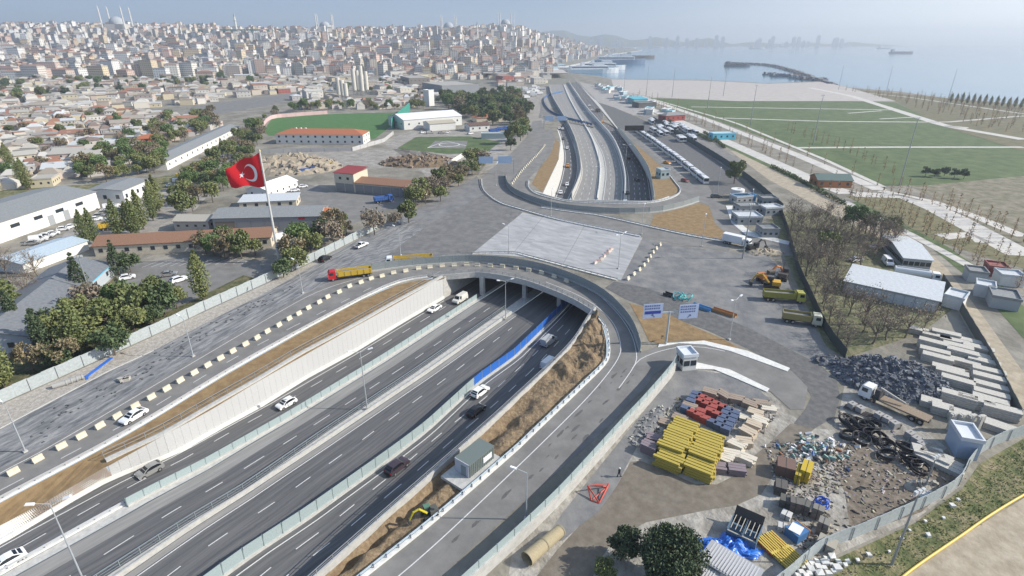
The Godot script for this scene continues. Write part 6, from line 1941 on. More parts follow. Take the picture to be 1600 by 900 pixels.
func vegetation() -> void:
	rng.seed = 99
	var round_green := [make_tree(0, 9, 8, 0, 2000), make_tree(0, 8, 8.5, 1, 2000), make_tree(0, 10, 8, 5, 2000), make_tree(0, 8.5, 7.5, 1, 1400)]
	var dark := [make_tree(0, 8, 7, 7, 1500), make_tree(0, 7, 7.5, 2, 1500)]
	var brown := [make_tree(0, 9, 8, 3, 900), make_tree(0, 8, 8, 4, 700)]
	var poplar := [make_tree(1, 14, 5.6, 1, 2600), make_tree(1, 13, 5.2, 0, 2600)]
	var fir := [make_tree(2, 11, 5.5, 7, 1500)]
	var cypress := [make_tree(1, 10, 3.2, 7, 1500)]
	var bare := [make_tree(3, 9, 8.5, 4, 260), make_tree(3, 8, 7.5, 4, 200)]
	# named single trees of the garden on the left
	for q in [Vector3(-139.21,0,-173.49), Vector3(-138.2,0,-176.01), Vector3(-133.89,0,-181.92), Vector3(-133.18,0,-186.76), Vector3(-129.66,0,-184.65), Vector3(-131.75,0,-191.82), Vector3(-138.38,0,-210.3), Vector3(-139.19,0,-214.74), Vector3(-134.21,0,-201.9)]:
		tree(poplar[rng.randi() % 2], q, rng.randf_range(0.85, 1.1), "poplar_tree", "tall green poplar in row beside the white warehouses", "poplars by the white warehouses")
	for q in [Vector3(-80.12,0,-131.62), Vector3(-93.01,0,-104.99), Vector3(-98.38,0,-91.4), Vector3(-254.33,0,-284.61), Vector3(-218.83,0,-249.93), Vector3(-227.56,0,-257.23)]:
		tree(poplar[rng.randi() % 2], q, rng.randf_range(0.9, 1.15), "poplar_tree", "broad upright poplar standing among the left hand gardens", "poplars in the gardens")
	for q in [Vector3(-113.16,0,-148.91), Vector3(-113.6,0,-134.8), Vector3(-114.02,0,-114.25)]:
		tree(fir[0], q, rng.randf_range(0.95, 1.2), "fir_tree", "dark conical fir tree beside the slate roofed building", "firs by the slate roofed building")
	for q in [Vector3(-101.46,0,-105.53), Vector3(-97.94,0,-102.34)]:
		tree(cypress[0], q, 1.1, "cypress_tree", "narrow dark cypress in front of slate roofed building", "cypresses in the garden")
	for q in [Vector3(-111.17,0,-151.34), Vector3(-104.05,0,-111.22), Vector3(-93.21,0,-99.05), Vector3(-85.29,0,-104.19)]:
		tree(dark[rng.randi() % 2], q, rng.randf_range(0.8, 1.0), "evergreen_tree", "dense dark evergreen tree in the left hand garden", "evergreens in the garden")
	for a in [[P2([-104.34,-81.06,-100.85,-93.17,-98.8,-100.3,-90.34,-97.83,-90.71,-106.08,-84.2,-119.05,-80.74,-127.07,-93.09,-131.62,-93.68,-120.72,-107.09,-127.81,-95.05,-95.46,-108.41,-93.17]), 42, 4.2, 0, "tree in garden behind grey hoarding", "garden trees behind the hoarding"], [P2([-128.52,-120.72,-114.59,-120.72,-136.38,-148.91,-157.24,-153.84]), 8, 5.0, 4, "tree beside slate roofed building", "half bare trees by the slate roof"], [P2([-64.94,-145.16,-62.37,-159.05,-55.25,-179.91,-61.23,-197.91,-63.98,-176.65,-70.27,-167.45]), 12, 5.0, 0, "tree behind grey hoarding near the flagpole", "trees near the flagpole"], [P2([-100.33,-164.57,-84.78,-159.05,-76.25,-164.57,-94.49,-173.49]), 9, 4.0, 3, "tree standing before the rusty brown roof", "trees before the rusty roof"], [P2([-51.19,-176.65,-45.52,-190.35,-37.96,-214.74,-45.59,-245.27,-39.9,-245.27,-33.45,-263.62,-21.08,-308.9,-11.12,-327.2,-18.67,-270.29,-35.95,-201.9,-44.77,-186.76]), 30, 4.0, 3, "tree in the belt beside works strip", "trees beside the works strip"], [P2([-129.52,-197.91,-121.98,-206.02,-124.43,-234.27,-144.3,-317.8,-168.45,-396.8,-196.59,-442.9,-173.37,-337.2,-155.56,-270.29,-144.58,-224.12]), 60, 4.8, 1, "tree among yards left of the flag", "trees among the left hand yards"], [P2([-191.61,-263.62,-176.08,-284.61,-200.13,-327.2,-249.65,-370.8,-230.88,-317.8,-217.78,-270.29]), 45, 5.0, 1, "tree between old quarter and warehouses", "trees below the old quarter"], [P2([-80.22,-670.5,-30.83,-710.2,0,-710.2,18.84,-573.6,12.41,-396.8,1.96,-347.8,-3.81,-337.2,0,-426.5,-32.3,-487.7,-60.02,-547]), 150, 5.2, 2, "tree in wood beside the dusty slip road", "trees of the wood by the slip road"], [P2([-278.24,-804.8,-239.37,-927.2,-159.58,-927.2,-128.63,-1091.8,-84.78,-710.2,-105.35,-602.8,-154.14,-710.2]), 45, 8.0, 1, "tree among industrial yards beyond the pitch", "trees among the industrial yards"], [P2([-167.44,-378.2,-202.45,-457,-219.25,-532.1,-208.68,-596.7,-104.34,-596.7,-76.13,-634.9,-86.32,-562.7,-193.78,-552.1,-206.8,-504.6,-182.6,-426.5]), 40, 5.0, 1, "tree in the belt around the football pitch", "trees around the football pitch"], [P2([-559.7,-602.8,-371.6,-861.8,-409.1,-1002.9,-847.8,-927.2]), 80, 10.0, 2, "tree among packed roofs of the low quarter", "trees among the low quarter roofs"], [P2([-121.11,-1131.7,0,-1002.9,27.13,-1270.8,-147.44,-1383.7]), 22, 14.0, 3, "tree standing below the town hill", "trees below the town hill"]]:
		for p in in_poly(a[0], a[1], a[2]):
			var k := rng.randf()
			var pick: Array = round_green
			if a[3] == 3: pick = brown if k < 0.65 else round_green
			elif a[3] == 4: pick = bare if k < 0.7 else round_green
			elif a[3] == 2: pick = dark if k < 0.5 else (round_green if k < 0.85 else brown)
			else: pick = round_green if k < 0.6 else (brown if k < 0.85 else dark)
			var kind := "leafy_tree"
			var look := "green"
			if pick == brown:
				kind = "autumn_tree"
				look = "russet"
			elif pick == dark:
				kind = "evergreen_tree"
				look = "dark evergreen"
			elif pick == bare:
				kind = "bare_tree"
				look = "leafless"
			tree(pick[rng.randi() % pick.size()], p, rng.randf_range(0.6, 1.1) * (1.35 if a[3] == 2 else 1.0), kind, look + " " + a[4], look + " " + a[5])
	for p in in_poly(P2([-244.51,-251.12,-482.8,-522.7,-410.5,-542,-283.48,-479.7,-222.91,-426.5,-228.8,-363.6,-205.47,-292.3,-220.12,-257.23]), 60, 9.0):
		var green := rng.randf() < 0.6
		tree(round_green[rng.randi() % 4] if green else brown[rng.randi() % 2], p, rng.randf_range(0.5, 1.0), "leafy_tree" if green else "autumn_tree", ("green" if green else "russet") + " tree growing between houses of the low old quarter", ("green" if green else "russet") + " trees between the old houses")
	for p in in_poly(P2([-270.4,-396.8,-291.42,-479.7,-270.14,-522.7,-223.62,-442.9,-212.2,-370.8,-203.84,-327.2,-203.47,-297.09,-227.28,-317.8]), 48, 5.0):
		var olive := rng.randf() < 0.55
		tree(round_green[rng.randi() % 4] if olive else brown[rng.randi() % 2], p, rng.randf_range(0.7, 1.2), "leafy_tree" if olive else "autumn_tree", ("olive green" if olive else "brown") + " tree in the thicket around the bright red house", ("olive" if olive else "brown") + " trees around the red house")
	for p in in_poly(P2([103.05,-201.9,110.72,-201.9,120.62,-190.35,130.01,-179.91,119.39,-164.57,102.3,-153.84,89.71,-144.25,84.78,-131.62,92.91,-120.72,99.22,-114.25,86.95,-111.22,74.42,-106.91,71.26,-104.19,73.24,-112.72,80.09,-135.62,89.29,-164.57]), 70, 4.2):
		tree(bare[rng.randi() % 2], p, rng.randf_range(0.65, 1.05), "bare_tree", "leafless brown tree in thicket beside dark green hoarding", "bare trees beside the dark hoarding")
	tree(round_green[0], Vector3(104.6,0,-261.03), 1.2, "pine_tree", "lone round pine beside coach park hoarding", "")
	for q in [Vector3(119.82,0,-188.9), Vector3(123.56,0,-186.76), Vector3(127.99,0,-181.92), Vector3(98.72,0,-164.57)]:
		tree(round_green[rng.randi() % 3], q, 0.9, "leafy_tree", "green tree standing among the leafless thicket", "green trees in the thicket")
	# big dark trees at the lower edge
	var big := make_tree(0, 8.5, 9.5, 7, 22000, 0.28)
	tree(big, Vector3(19.58,0,-48.7), 0.88, "evergreen_tree", "large dark evergreen tree beside white container and blue tarpaulin", "")
	tree(make_tree(0, 6, 5, 7, 6000, 0.24), Vector3(14.18,0,-52.36), 0.85, "evergreen_tree", "medium dark evergreen tree beside the brown wet track", "")
	tree(make_tree(0, 4, 4, 0, 2500, 0.2), Vector3(11.75,0,-49.51), 0.8, "leafy_tree", "small thin leafed tree at edge of brown track", "")
	# rows of saplings in the park
	var sap := [make_tree(1, 6.5, 2.2, 6, 80), make_tree(1, 7.5, 2.6, 6, 100)]
	for l in [P3([157.73,0,-727.4,170.98,0,-518,171.5,0,-345.6,169.56,0,-257.23]), P3([148.79,0,-634.9,148.36,0,-479.7,150.72,0,-333.2,150.72,0,-261.03]), P3([143.18,0,-693.8,148.73,0,-542,153.3,0,-417.1,151.11,0,-308.9]), P3([142.48,0,-245.27,151.84,0,-214.74,153.15,0,-181.92,149.47,0,-151.34]), P3([143.78,0,-232.18,146.01,0,-197.91,140.26,0,-156.41,136.33,0,-135.62]), P3([168.13,0,-245.27,173.5,0,-224.12,171.7,0,-177.94]), P3([203.94,0,-426.5,201.94,0,-337.2,191.05,0,-277.28])]:
		var e := MB.even(l, 20)
		for p in e: tree(sap[rng.randi() % 2], p + Vector3(rng.randf_range(-1.5, 1.5), 0, rng.randf_range(-1.5, 1.5)), rng.randf_range(0.7, 1.1), "young_tree", "thin orange leafed sapling beside the paved park path", "saplings along the park paths")
	for p in in_poly(P2([443.5,-804.8,490.6,-663.1,511.9,-584.9,354.6,-396.8,365.2,-471.9,423.9,-648.7]), 110, 9.0):
		tree(sap[rng.randi() % 2], p, rng.randf_range(0.9, 1.4), "young_tree", "slender brown young tree in plantation beside the sea", "young trees by the sea")
	for i in 16:
		tree(poplar[i % 2], (Vector3(474.1,0,-634.9)).lerp(Vector3(508.7,0,-562.7), i / 15.0), 0.75, "poplar_tree", "slender poplar in row along the seashore", "poplars along the seashore")
	for q in [Vector3(204.42,0,-275.86), Vector3(208.2,0,-274.45), Vector3(214.93,0,-277.28), Vector3(215.66,0,-271.66), Vector3(219.33,0,-270.29)]:
		tree(dark[0], q, 0.6, "evergreen_tree", "small dark round tree beside park fence", "small trees by the park fence")
	# low weeds on the rough slope
	var weeds := MB.new()
	for p in in_poly(P2([39.66,-49.97,56.22,-57.92,68.5,-64.85,76.21,-70.42,87.48,-75.88,78.14,-64.85,61.82,-57.03,49.67,-50.44]), 260, 0.4):
		for k in 7: leaf(weeds, p + Vector3(rng.randfn() * 0.4, rng.randf() * 0.2, rng.randfn() * 0.4), 0.2)
	tag(part(self, "weeds", weeds, leaf_mat(1)), "low green weeds scattered over the rough grass slope", "weeds", "", "stuff")


var protos := {}


func wheel_mesh(r: float, w: float) -> ArrayMesh:
	var key := "wheel%s %s" % [r, w]
	if mats.has(key): return mats[key]
	var b := MB.new()
	b.cyl(Vector3(0, 0, -w * 0.5), Vector3(0, 0, w * 0.5), r, r, 14)
	mats[key] = b.mesh(C(0.018, 0.018, 0.018, 0.9))
	return mats[key]


func rim_mesh(r: float, w: float) -> ArrayMesh:
	var key := "rim%s %s" % [r, w]
	if mats.has(key): return mats[key]
	var b := MB.new()
	b.cyl(Vector3(0, 0, -w * 0.52), Vector3(0, 0, w * 0.52), r, r, 10)
	mats[key] = b.mesh(C(0.4, 0.4, 0.42, 0.4, 0.6))
	return mats[key]


func wheels(o: Node3D, xs: Array, track: float, r: float, w := 0.24) -> void:
	for x in xs:
		for s in [-1.0, 1.0]:
			var t := piece(o, "wheel", wheel_mesh(r, w), Transform3D(Basis.IDENTITY, Vector3(x, r, s * track)))
			piece(t, "rim", rim_mesh(r * 0.58, w), Transform3D.IDENTITY)


# side outline lofted to a body: narrower towards the roof
func shell(b: MB, p: PackedVector2Array, w: float, y_belt: float, y_roof: float, tuck: float) -> void:
	var k := p.size()
	var hw := func(y: float) -> float: return w * 0.5 - tuck * clampf((y - y_belt) / (y_roof - y_belt), 0.0, 1.0)
	for i in k:
		var a := p[i]
		var c := p[(i + 1) % k]
		var wa: float = hw.call(a.y)
		var wc: float = hw.call(c.y)
		b.quad(Vector3(a.x, a.y, wa), Vector3(a.x, a.y, -wa), Vector3(c.x, c.y, -wc), Vector3(c.x, c.y, wc))
	for t in MB.tris(p):
		for s in [1.0, -1.0]:
			var q := [p[t.x], p[t.y], p[t.z]]
			var v := []
			for z in q: v.append(Vector3(z.x, z.y, s * float(hw.call(z.y))))
			if s > 0: b.tri(v[0], v[1], v[2])
			else: b.tri(v[0], v[2], v[1])


# kinds: sedan, hatch, suv, van, pickup
func car_proto(kind: String) -> Node3D:
	if protos.has(kind): return protos[kind]
	var o := Node3D.new()
	var body: PackedVector2Array
	var cab: PackedVector2Array
	var glass: PackedVector2Array
	var l := 4.5
	var w := 1.8
	var belt := 0.95
	var roof := 1.45
	match kind:
		"sedan":
			body = P2([-2.2, 0.38, -1.75, 0.28, 1.8, 0.26, 2.2, 0.35, 2.3, 0.55, 2.2, 0.74, 1.9, 0.86, 1.1, 0.98, -1.5, 1.03, -2.1, 1.01, -2.26, 0.86, -2.3, 0.6])
			cab = P2([1.25, 0.95, 0.8, 1.22, 0.25, 1.43, -0.3, 1.5, -1.0, 1.46, -1.5, 1.27, -1.98, 1.0])
		"hatch":
			l = 4.0
			body = P2([-1.95, 0.38, -1.5, 0.28, 1.6, 0.26, 1.92, 0.35, 2.02, 0.58, 1.92, 0.78, 1.6, 0.92, 1.05, 1.0, -1.9, 1.05, -2.02, 0.85, -2.04, 0.6])
			cab = P2([1.15, 0.97, 0.75, 1.25, 0.25, 1.47, -0.3, 1.54, -1.3, 1.5, -1.7, 1.32, -1.95, 1.02])
			roof = 1.5
		"suv":
			l = 4.6
			w = 1.9
			belt = 1.08
			roof = 1.7
			body = P2([-2.2, 0.45, -1.7, 0.34, 1.8, 0.32, 2.18, 0.42, 2.28, 0.7, 2.15, 0.95, 1.8, 1.06, 1.1, 1.13, -2.1, 1.17, -2.26, 0.95, -2.3, 0.65])
			cab = P2([1.2, 1.1, 0.85, 1.36, 0.4, 1.62, -0.2, 1.7, -1.45, 1.67, -1.9, 1.46, -2.18, 1.15])
		"van":
			l = 5.2
			w = 2.0
			belt = 1.2
			roof = 2.2
			body = P2([-2.6, 0.4, 2.5, 0.35, 2.6, 0.8, 2.4, 1.15, 1.75, 1.3, -2.6, 1.3])
			cab = P2([1.75, 1.28, 1.05, 2.15, 0.4, 2.2, -2.55, 2.2, -2.6, 1.28])
		"pickup":
			l = 5.1
			body = P2([-2.55, 0.5, 2.45, 0.45, 2.55, 0.75, 2.35, 1.0, 1.3, 1.1, -2.55, 1.12])
			cab = P2([1.25, 1.08, 0.7, 1.68, -0.6, 1.7, -0.85, 1.1])
			belt = 1.08
			roof = 1.7
	var b := MB.new()
	shell(b, body, w, 0.5, belt + 0.2, 0.06)
	shell(b, cab, w - 0.12, belt, roof, 0.2)
	part(o, "body", b, C(0.7, 0.7, 0.7, 0.3))
	# glazing stands slightly proud of the cabin
	var mid := Vector2.ZERO
	for q in cab: mid += q / cab.size()
	var g := MB.new()
	var hw := func(y: float) -> float: return (w - 0.12) * 0.5 - 0.2 * clampf((y - belt) / (roof - belt), 0.0, 1.0)
	var k := cab.size()
	for i in ([0, 1, k - 3, k - 2] if k > 6 else [0, k - 2]):
		if kind == "van" and i != 0: continue
		var a: Vector2 = cab[i].lerp(cab[i + 1], 0.12)
		var c: Vector2 = cab[i].lerp(cab[i + 1], 0.88)
		var nrm := Vector2(-(c - a).y, (c - a).x).normalized() * -0.015
		if nrm.y < 0: nrm = -nrm
		a += nrm
		c += nrm
		var wa: float = float(hw.call(a.y)) * 0.88
		var wc: float = float(hw.call(c.y)) * 0.88
		g.quad(Vector3(a.x, a.y, wa), Vector3(a.x, a.y, -wa), Vector3(c.x, c.y, -wc), Vector3(c.x, c.y, wc))
	for s in [-1.0, 1.0]:
		var pts := []
		for q in cab:
			var e: Vector2 = q.lerp(mid, 0.16)
			if kind == "van" and e.x < 0.3: e.x = 0.3 if q.y > 1.5 else 0.35
			pts.append(Vector3(e.x, e.y, s * (float(hw.call(e.y)) + 0.012)))
		for i in range(1, pts.size() - 1): g.tri(pts[0], pts[i], pts[i + 1])
	part(o, "glazing", g, C(0.012, 0.015, 0.018, 0.08))
	for s in [-1.0, 1.0]:
		put(o, "headlight", C(0.7, 0.72, 0.72, 0.15), Vector3(l * 0.5 - 0.1, belt - 0.27, s * w * 0.36), Vector3(0.16, 0.16, 0.4))
		put(o, "tail_light", C(0.3, 0.01, 0.01, 0.2), Vector3(-l * 0.5 + 0.04, belt - 0.18, s * w * 0.4), Vector3(0.14, 0.2, 0.25))
		put(o, "mirror", C(0.05, 0.05, 0.05), Vector3(0.75, belt + 0.08, s * w * 0.53), Vector3(0.16, 0.14, 0.16))
	put(o, "bumper", C(0.05, 0.05, 0.055), Vector3(l * 0.5 - 0.02, 0.42, 0), Vector3(0.14, 0.2, w * 0.86))
	put(o, "bumper", C(0.05, 0.05, 0.055), Vector3(-l * 0.5 - 0.0, 0.45, 0), Vector3(0.14, 0.2, w * 0.86))
	if kind == "pickup": put(o, "load_bed", C(0.04, 0.04, 0.04), Vector3(-1.7, 1.13, 0), Vector3(1.5, 0.06, 1.4))
	wheels(o, [l * 0.31, -l * 0.3], w * 0.46, 0.33)
	protos[kind] = o
	return o


func car(kind: String, at: Vector3, yaw: float, col: Material, label: String, group := "") -> void:
	var o: Node3D = car_proto(kind).duplicate()
	o.name = numbered({"sedan": "car", "hatch": "car", "suv": "car", "van": "van", "pickup": "pickup_truck"}[kind])
	add_child(o)
	o.position = at + Vector3(0, 0.02, 0)
	o.rotation.y = yaw
	paint(o, "body", col)
	tag(o, label, {"sedan": "car", "hatch": "car", "suv": "car", "van": "van", "pickup": "pickup"}[kind], group)


func van_proto() -> Node3D:
	if protos.has("lorry"): return protos["lorry"]
	var o := thing("lorry", "white lorry parked in the crowded far roadside lot", "lorry", Vector3(4.73,0,-727.4), 0.5, "white lorries in the far lot")
	put(o, "box_body", C(0.62, 0.63, 0.64), Vector3(-1.2, 2.1, 0), Vector3(6.0, 2.6, 2.4))
	put(o, "cab", C(0.66, 0.67, 0.68), Vector3(3.0, 1.6, 0), Vector3(1.9, 2.2, 2.2))
	put(o, "windscreen", window_glass(), Vector3(3.9, 2.0, 0), Vector3(0.2, 0.9, 1.9))
	wheels(o, [2.9, -2.6], 1.0, 0.48, 0.3)
	protos["lorry"] = o
	return o


func bus_proto() -> Node3D:
	var o := thing("coach", "white coach parked nose out in long row", "bus", Vector3.ZERO, 0, "coaches parked in a row")
	var b := MB.new()
	shell(b, P2([-6, 0.45, 5.9, 0.4, 6.05, 1.2, 5.85, 3.1, 5.6, 3.35, -5.8, 3.35, -6, 3.1]), 2.5, 2.6, 3.4, 0.12)
	part(o, "body", b, C(0.68, 0.7, 0.72, 0.3))
	for s in [-1.0, 1.0]: put(o, "side_glazing", window_glass(), Vector3(-0.3, 2.25, s * 1.25), Vector3(10.4, 0.9, 0.06))
	put(o, "windscreen", window_glass(), Vector3(5.97, 2.2, 0), Vector3(0.12, 1.5, 2.2))
	put(o, "rear_window", window_glass(), Vector3(-6.0, 2.5, 0), Vector3(0.1, 0.8, 1.9))
	put(o, "roof_unit", C(0.5, 0.52, 0.54), Vector3(-1, 3.45, 0), Vector3(3.2, 0.3, 1.8))
	wheels(o, [4.0, -3.2, -4.5], 1.12, 0.5, 0.32)
	return o


func truck(called: String, label: String, at: Vector3, yaw: float, cab: Material, bed: Material, kind: String, l := 8.0) -> Node3D:
	var o := thing(called, label, "truck", at, yaw)
	put(o, "chassis", C(0.04, 0.04, 0.045), Vector3(0, 0.85, 0), Vector3(l, 0.35, 1.0))
	var b := MB.new()
	shell(b, P2([l * 0.5 - 2.1, 0.7, l * 0.5, 0.65, l * 0.5 + 0.05, 1.6, l * 0.5 - 0.2, 2.75, l * 0.5 - 0.5, 2.95, l * 0.5 - 2.0, 2.95]), 2.4, 1.7, 3.0, 0.14)
	part(o, "cab", b, cab)
	put(o, "windscreen", window_glass(), Vector3(l * 0.5 - 0.05, 2.1, 0), Vector3(0.1, 0.95, 2.05))
	for s in [-1.0, 1.0]: put(o, "side_window", window_glass(), Vector3(l * 0.5 - 0.9, 2.15, s * 1.12), Vector3(1.0, 0.75, 0.08))
	for s in [-1.0, 1.0]: put(o, "headlight", C(0.7, 0.7, 0.68, 0.2), Vector3(l * 0.5 + 0.02, 1.0, s * 0.9), Vector3(0.08, 0.22, 0.4))
	var x0 := -l * 0.5
	var x1 := l * 0.5 - 2.4
	match kind:
		"tipper":
			var t := MB.new()
			t.box(Vector3((x0 + x1) * 0.5, 1.2, 0), Vector3(x1 - x0, 0.15, 2.4))
			for s in [-1.0, 1.0]: t.box(Vector3((x0 + x1) * 0.5, 1.95, s * 1.18), Vector3(x1 - x0, 1.4, 0.1))
			t.box(Vector3(x1 - 0.06, 2.05, 0), Vector3(0.1, 1.6, 2.26))
			t.box(Vector3(x0 + 0.06, 1.9, 0), Vector3(0.1, 1.3, 2.26))
			for i in 6:
				for s in [-1.0, 1.0]: t.box(Vector3(lerpf(x0 + 0.4, x1 - 0.4, i / 5.0), 1.9, s * 1.28), Vector3(0.14, 1.3, 0.08))
			part(o, "tipper_body", t, bed)
			put(o, "load", gravel(), Vector3((x0 + x1) * 0.5, 1.75, 0), Vector3(x1 - x0 - 0.3, 0.7, 2.2))
		"tank":
			var t := MB.new()
			t.cyl(Vector3(x0, 2.1, 0), Vector3(x1, 2.1, 0), 1.2, 1.2, 16)
			part(o, "tank", t, bed)
			put(o, "walkway", steel(), Vector3((x0 + x1) * 0.5, 3.32, 0), Vector3(x1 - x0 - 1, 0.1, 0.7))
		"box":
			put(o, "box_body", bed, Vector3((x0 + x1) * 0.5, 2.2, 0), Vector3(x1 - x0, 2.4, 2.4))
		"flat":
			put(o, "load_bed", bed, Vector3((x0 + x1) * 0.5 - 0.5, 1.25, 0), Vector3(x1 - x0 - 1.2, 0.25, 2.45))
			put(o, "crane_column", C(0.06, 0.06, 0.065), Vector3(x1 - 0.5, 2.0, 0), Vector3(0.9, 1.9, 1.6))
			var c := MB.new()
			c.cyl(Vector3(x1 - 0.5, 3.0, 0.2), Vector3(x1 - 4.8, 1.9, 0.5), 0.26, 0.2, 6)
			part(o, "crane_boom", c, C(0.42, 0.4, 0.36))
			for s in [-1.0, 1.0]: put(o, "outrigger", C(0.05, 0.05, 0.05), Vector3(x1 - 0.5, 0.9, s * 1.3), Vector3(0.4, 0.9, 0.5))
	wheels(o, [l * 0.5 - 1.2, x0 + 1.1, x0 + 2.4], 1.0, 0.5, 0.36)
	return o


func excavator(label: String, at: Vector3, yaw: float, s: float, body: Material, cabm: Material) -> void:
	var o := thing("excavator", label, "excavator", at, yaw)
	o.scale = Vector3.ONE * s
	for k in [-1.0, 1.0]:
		var t := MB.new()
		t.extrude(P2([-1.9, 0.4, -1.6, 0.05, 1.6, 0.05, 1.9, 0.4, 1.6, 0.85, -1.6, 0.85]), k * 1.0 - 0.28, k * 1.0 + 0.28)
		part(o, "track", t, C(0.03, 0.03, 0.03))
	put(o, "turntable", C(0.05, 0.05, 0.05), Vector3(0, 0.95, 0), Vector3(1.3, 0.3, 1.3))
	put(o, "engine_housing", body if s > 0.8 else C(0.09, 0.09, 0.08), Vector3(-0.9, 1.55, 0), Vector3(1.9, 1.0, 2.2))
	put(o, "cab", cabm, Vector3(0.5, 1.95, 0.55), Vector3(1.4, 1.8, 1.1))
	put(o, "cab_roof", cabm, Vector3(0.5, 2.9, 0.55), Vector3(1.5, 0.12, 1.2))
	put(o, "cab_window", window_glass(), Vector3(0.55, 2.15, 0.55), Vector3(1.42, 0.9, 1.13))
	var b := MB.new()
	b.cyl(Vector3(0.8, 1.5, -0.3), Vector3(2.6, 3.5, -0.3), 0.3, 0.26, 6)
	b.cyl(Vector3(2.6, 3.5, -0.3), Vector3(3.9, 3.1, -0.3), 0.26, 0.22, 6)
	part(o, "boom", b, body)
	var a := MB.new()
	a.cyl(Vector3(3.8, 3.3, -0.3), Vector3(4.9, 1.2, -0.3), 0.22, 0.16, 6)
	part(o, "dipper_arm", a, body)
	var c := MB.new()
	c.extrude(P2([4.5, 1.2, 5.2, 1.3, 5.3, 0.6, 4.9, 0.2, 4.4, 0.4]), -0.8, 0.2)
	part(o, "bucket", c, C(0.06, 0.06, 0.06))


func traffic() -> void:
	rng.seed = 21
	var white := C(0.76, 0.77, 0.78, 0.25)
	var silver := C(0.36, 0.36, 0.35, 0.25, 0.4)
	var black := C(0.02, 0.02, 0.024, 0.2)
	var plum := C(0.075, 0.055, 0.07, 0.25, 0.3)
	var grey := C(0.13, 0.14, 0.15, 0.25, 0.3)
	var orange := C(0.7, 0.28, 0.02, 0.3)
	var yellow := N("truck_yellow", K(0.5, 0.33, 0.03), K(0.62, 0.43, 0.06), 3.0, 0.5)
	var dn := -2.19
	var up := 0.96
	car("sedan", Vector3(-67.59,0,-82.16), -1.98, white, "white saloon driving on service road beside cream blocks")
	car("hatch", Vector3(-45.68,-5.86,-94.13), dn, white, "white hatchback driving down the slip lane mid way")
	car("sedan", Vector3(-21.46,-6.58,-139.34), dn + 0.06, white, "white saloon leaving the underpass behind white van")
	car("van", Vector3(-14.86,-6.6,-145.2), dn + 0.06, C(0.62, 0.61, 0.57, 0.35), "cream white van coming out of the underpass")
	car("hatch", Vector3(-60.24,-3.99,-72.79), dn, silver, "silver grey hatchback driving down the slip lane")
	car("sedan", Vector3(-67.49,-2.2,-53.31), dn, white, "white saloon on slip lane beside steel guard rail")
	car("suv", Vector3(-6.76,-6.47,-99.04), up, white, "white crossover heading for underpass beside the blue sheets")
	car("sedan", Vector3(-7.18,-6.31,-92.39), up, black, "black saloon following white crossover to the underpass")
	car("suv", Vector3(-19.75,-5.68,-75.6), up, plum, "dark plum crossover alone on the outer carriageway")
	car("van", Vector3(9,-6.57,-120.75), up, C(0.4, 0.41, 0.42, 0.3), "silver van entering the dark underpass")
	car("van", Vector3(8.53,-6.55,-110.33), up, white, "white van half hidden behind the dirt strip wall")
	var g := "cars on the far motorway"
	var i := 0
	for q in [[Vector3(23.66,-6.6,-267.62), white], [Vector3(28.29,-6.56,-284.45), white], [Vector3(32.34,-5.63,-325.8), orange], [Vector3(36.11,-3.64,-372.8), white], [Vector3(36.04,-2.25,-402.7), grey], [Vector3(38.5,-0.82,-438.7), white], [Vector3(36.27,-0.74,-441.4), white]]:
		car(["hatch", "sedan", "suv"][i % 3], q[0] + Vector3(0, 0.1, 0), -1.7, q[1], "small car coming down the far sunken slip lane" if q[1] != orange else "orange car coming down the far sunken slip lane", "cars on the far slip lane" if q[1] != orange else "")
		i += 1
	for q in [[Vector3(70.83,-4.89,-344.9), black, "black car on outer far carriageway passing the wall"], [Vector3(66.07,-6.45,-293.94), grey, "grey car on outer far carriageway near the bridge"], [Vector3(73.64,-0.07,-472.4), orange, "orange taxi on outer far carriageway beyond message sign"], [Vector3(55.43,-6.6,-267.62), grey, "dark car beside divider wall at the far bridge"], [Vector3(76.38,0,-557.3), white, "white car far off on the outer carriageway"], [Vector3(78.91,0,-596.7), white, "white car farthest off on the outer carriageway"]]:
		car("suv", q[0] + Vector3(0, 0.1, 0), 1.75, q[1], q[2])
	truck("lorry_truck", "dark tipper lorry on outer far carriageway", Vector3(80.43,0,-547) + Vector3(0, 0.1, 0), 1.75, C(0.1, 0.1, 0.1), C(0.12, 0.11, 0.1), "tipper")
	car("sedan", Vector3(84.6,0,-307.1), -1.0, orange, "orange taxi driving beside the row of coaches")
	car("hatch", Vector3(82.49,0,-264.93), -1.1, C(0.2, 0.03, 0.03, 0.3), "dark red car at the end of the coach row")
	car("suv", Vector3(87.59,0,-235.33), 0.0, grey, "grey car beside blue fence at coach park mouth")
	car("pickup", Vector3(-49.19,0,-172.87), 1.12, white, "white pickup driving along the works strip")
	car("suv", Vector3(-57.4,0,-160.67), 1.23, black, "black off roader on works strip near the hoarding")
	# articulated tippers parked by the ring road
	var ty := -2.91
	var t := truck("tipper_truck", "red tractor unit with orange yellow tipper body by ring road", Vector3(-45.94,0,-147.02), ty + 0.12, C(0.5, 0.02, 0.025, 0.35), yellow, "tipper", 12.0)
	t = truck("tipper_truck", "white tractor unit with long yellow tipper body by ring road", Vector3(-30.92,0,-157.46), ty, white, yellow, "tipper", 14.0)
	truck("tipper_truck", "olive yellow tipper lorry parked beside orange diggers", Vector3(70.32,0,-131.62), -0.2, C(0.5, 0.47, 0.1, 0.4), C(0.3, 0.28, 0.05, 0.6), "tipper", 10.0)
	truck("tipper_truck", "small tipper with yellow body and white cab on gravel", Vector3(69.05,0,-119.05), -0.36, C(0.62, 0.6, 0.45, 0.4), C(0.32, 0.27, 0.1, 0.6), "tipper", 8.5)
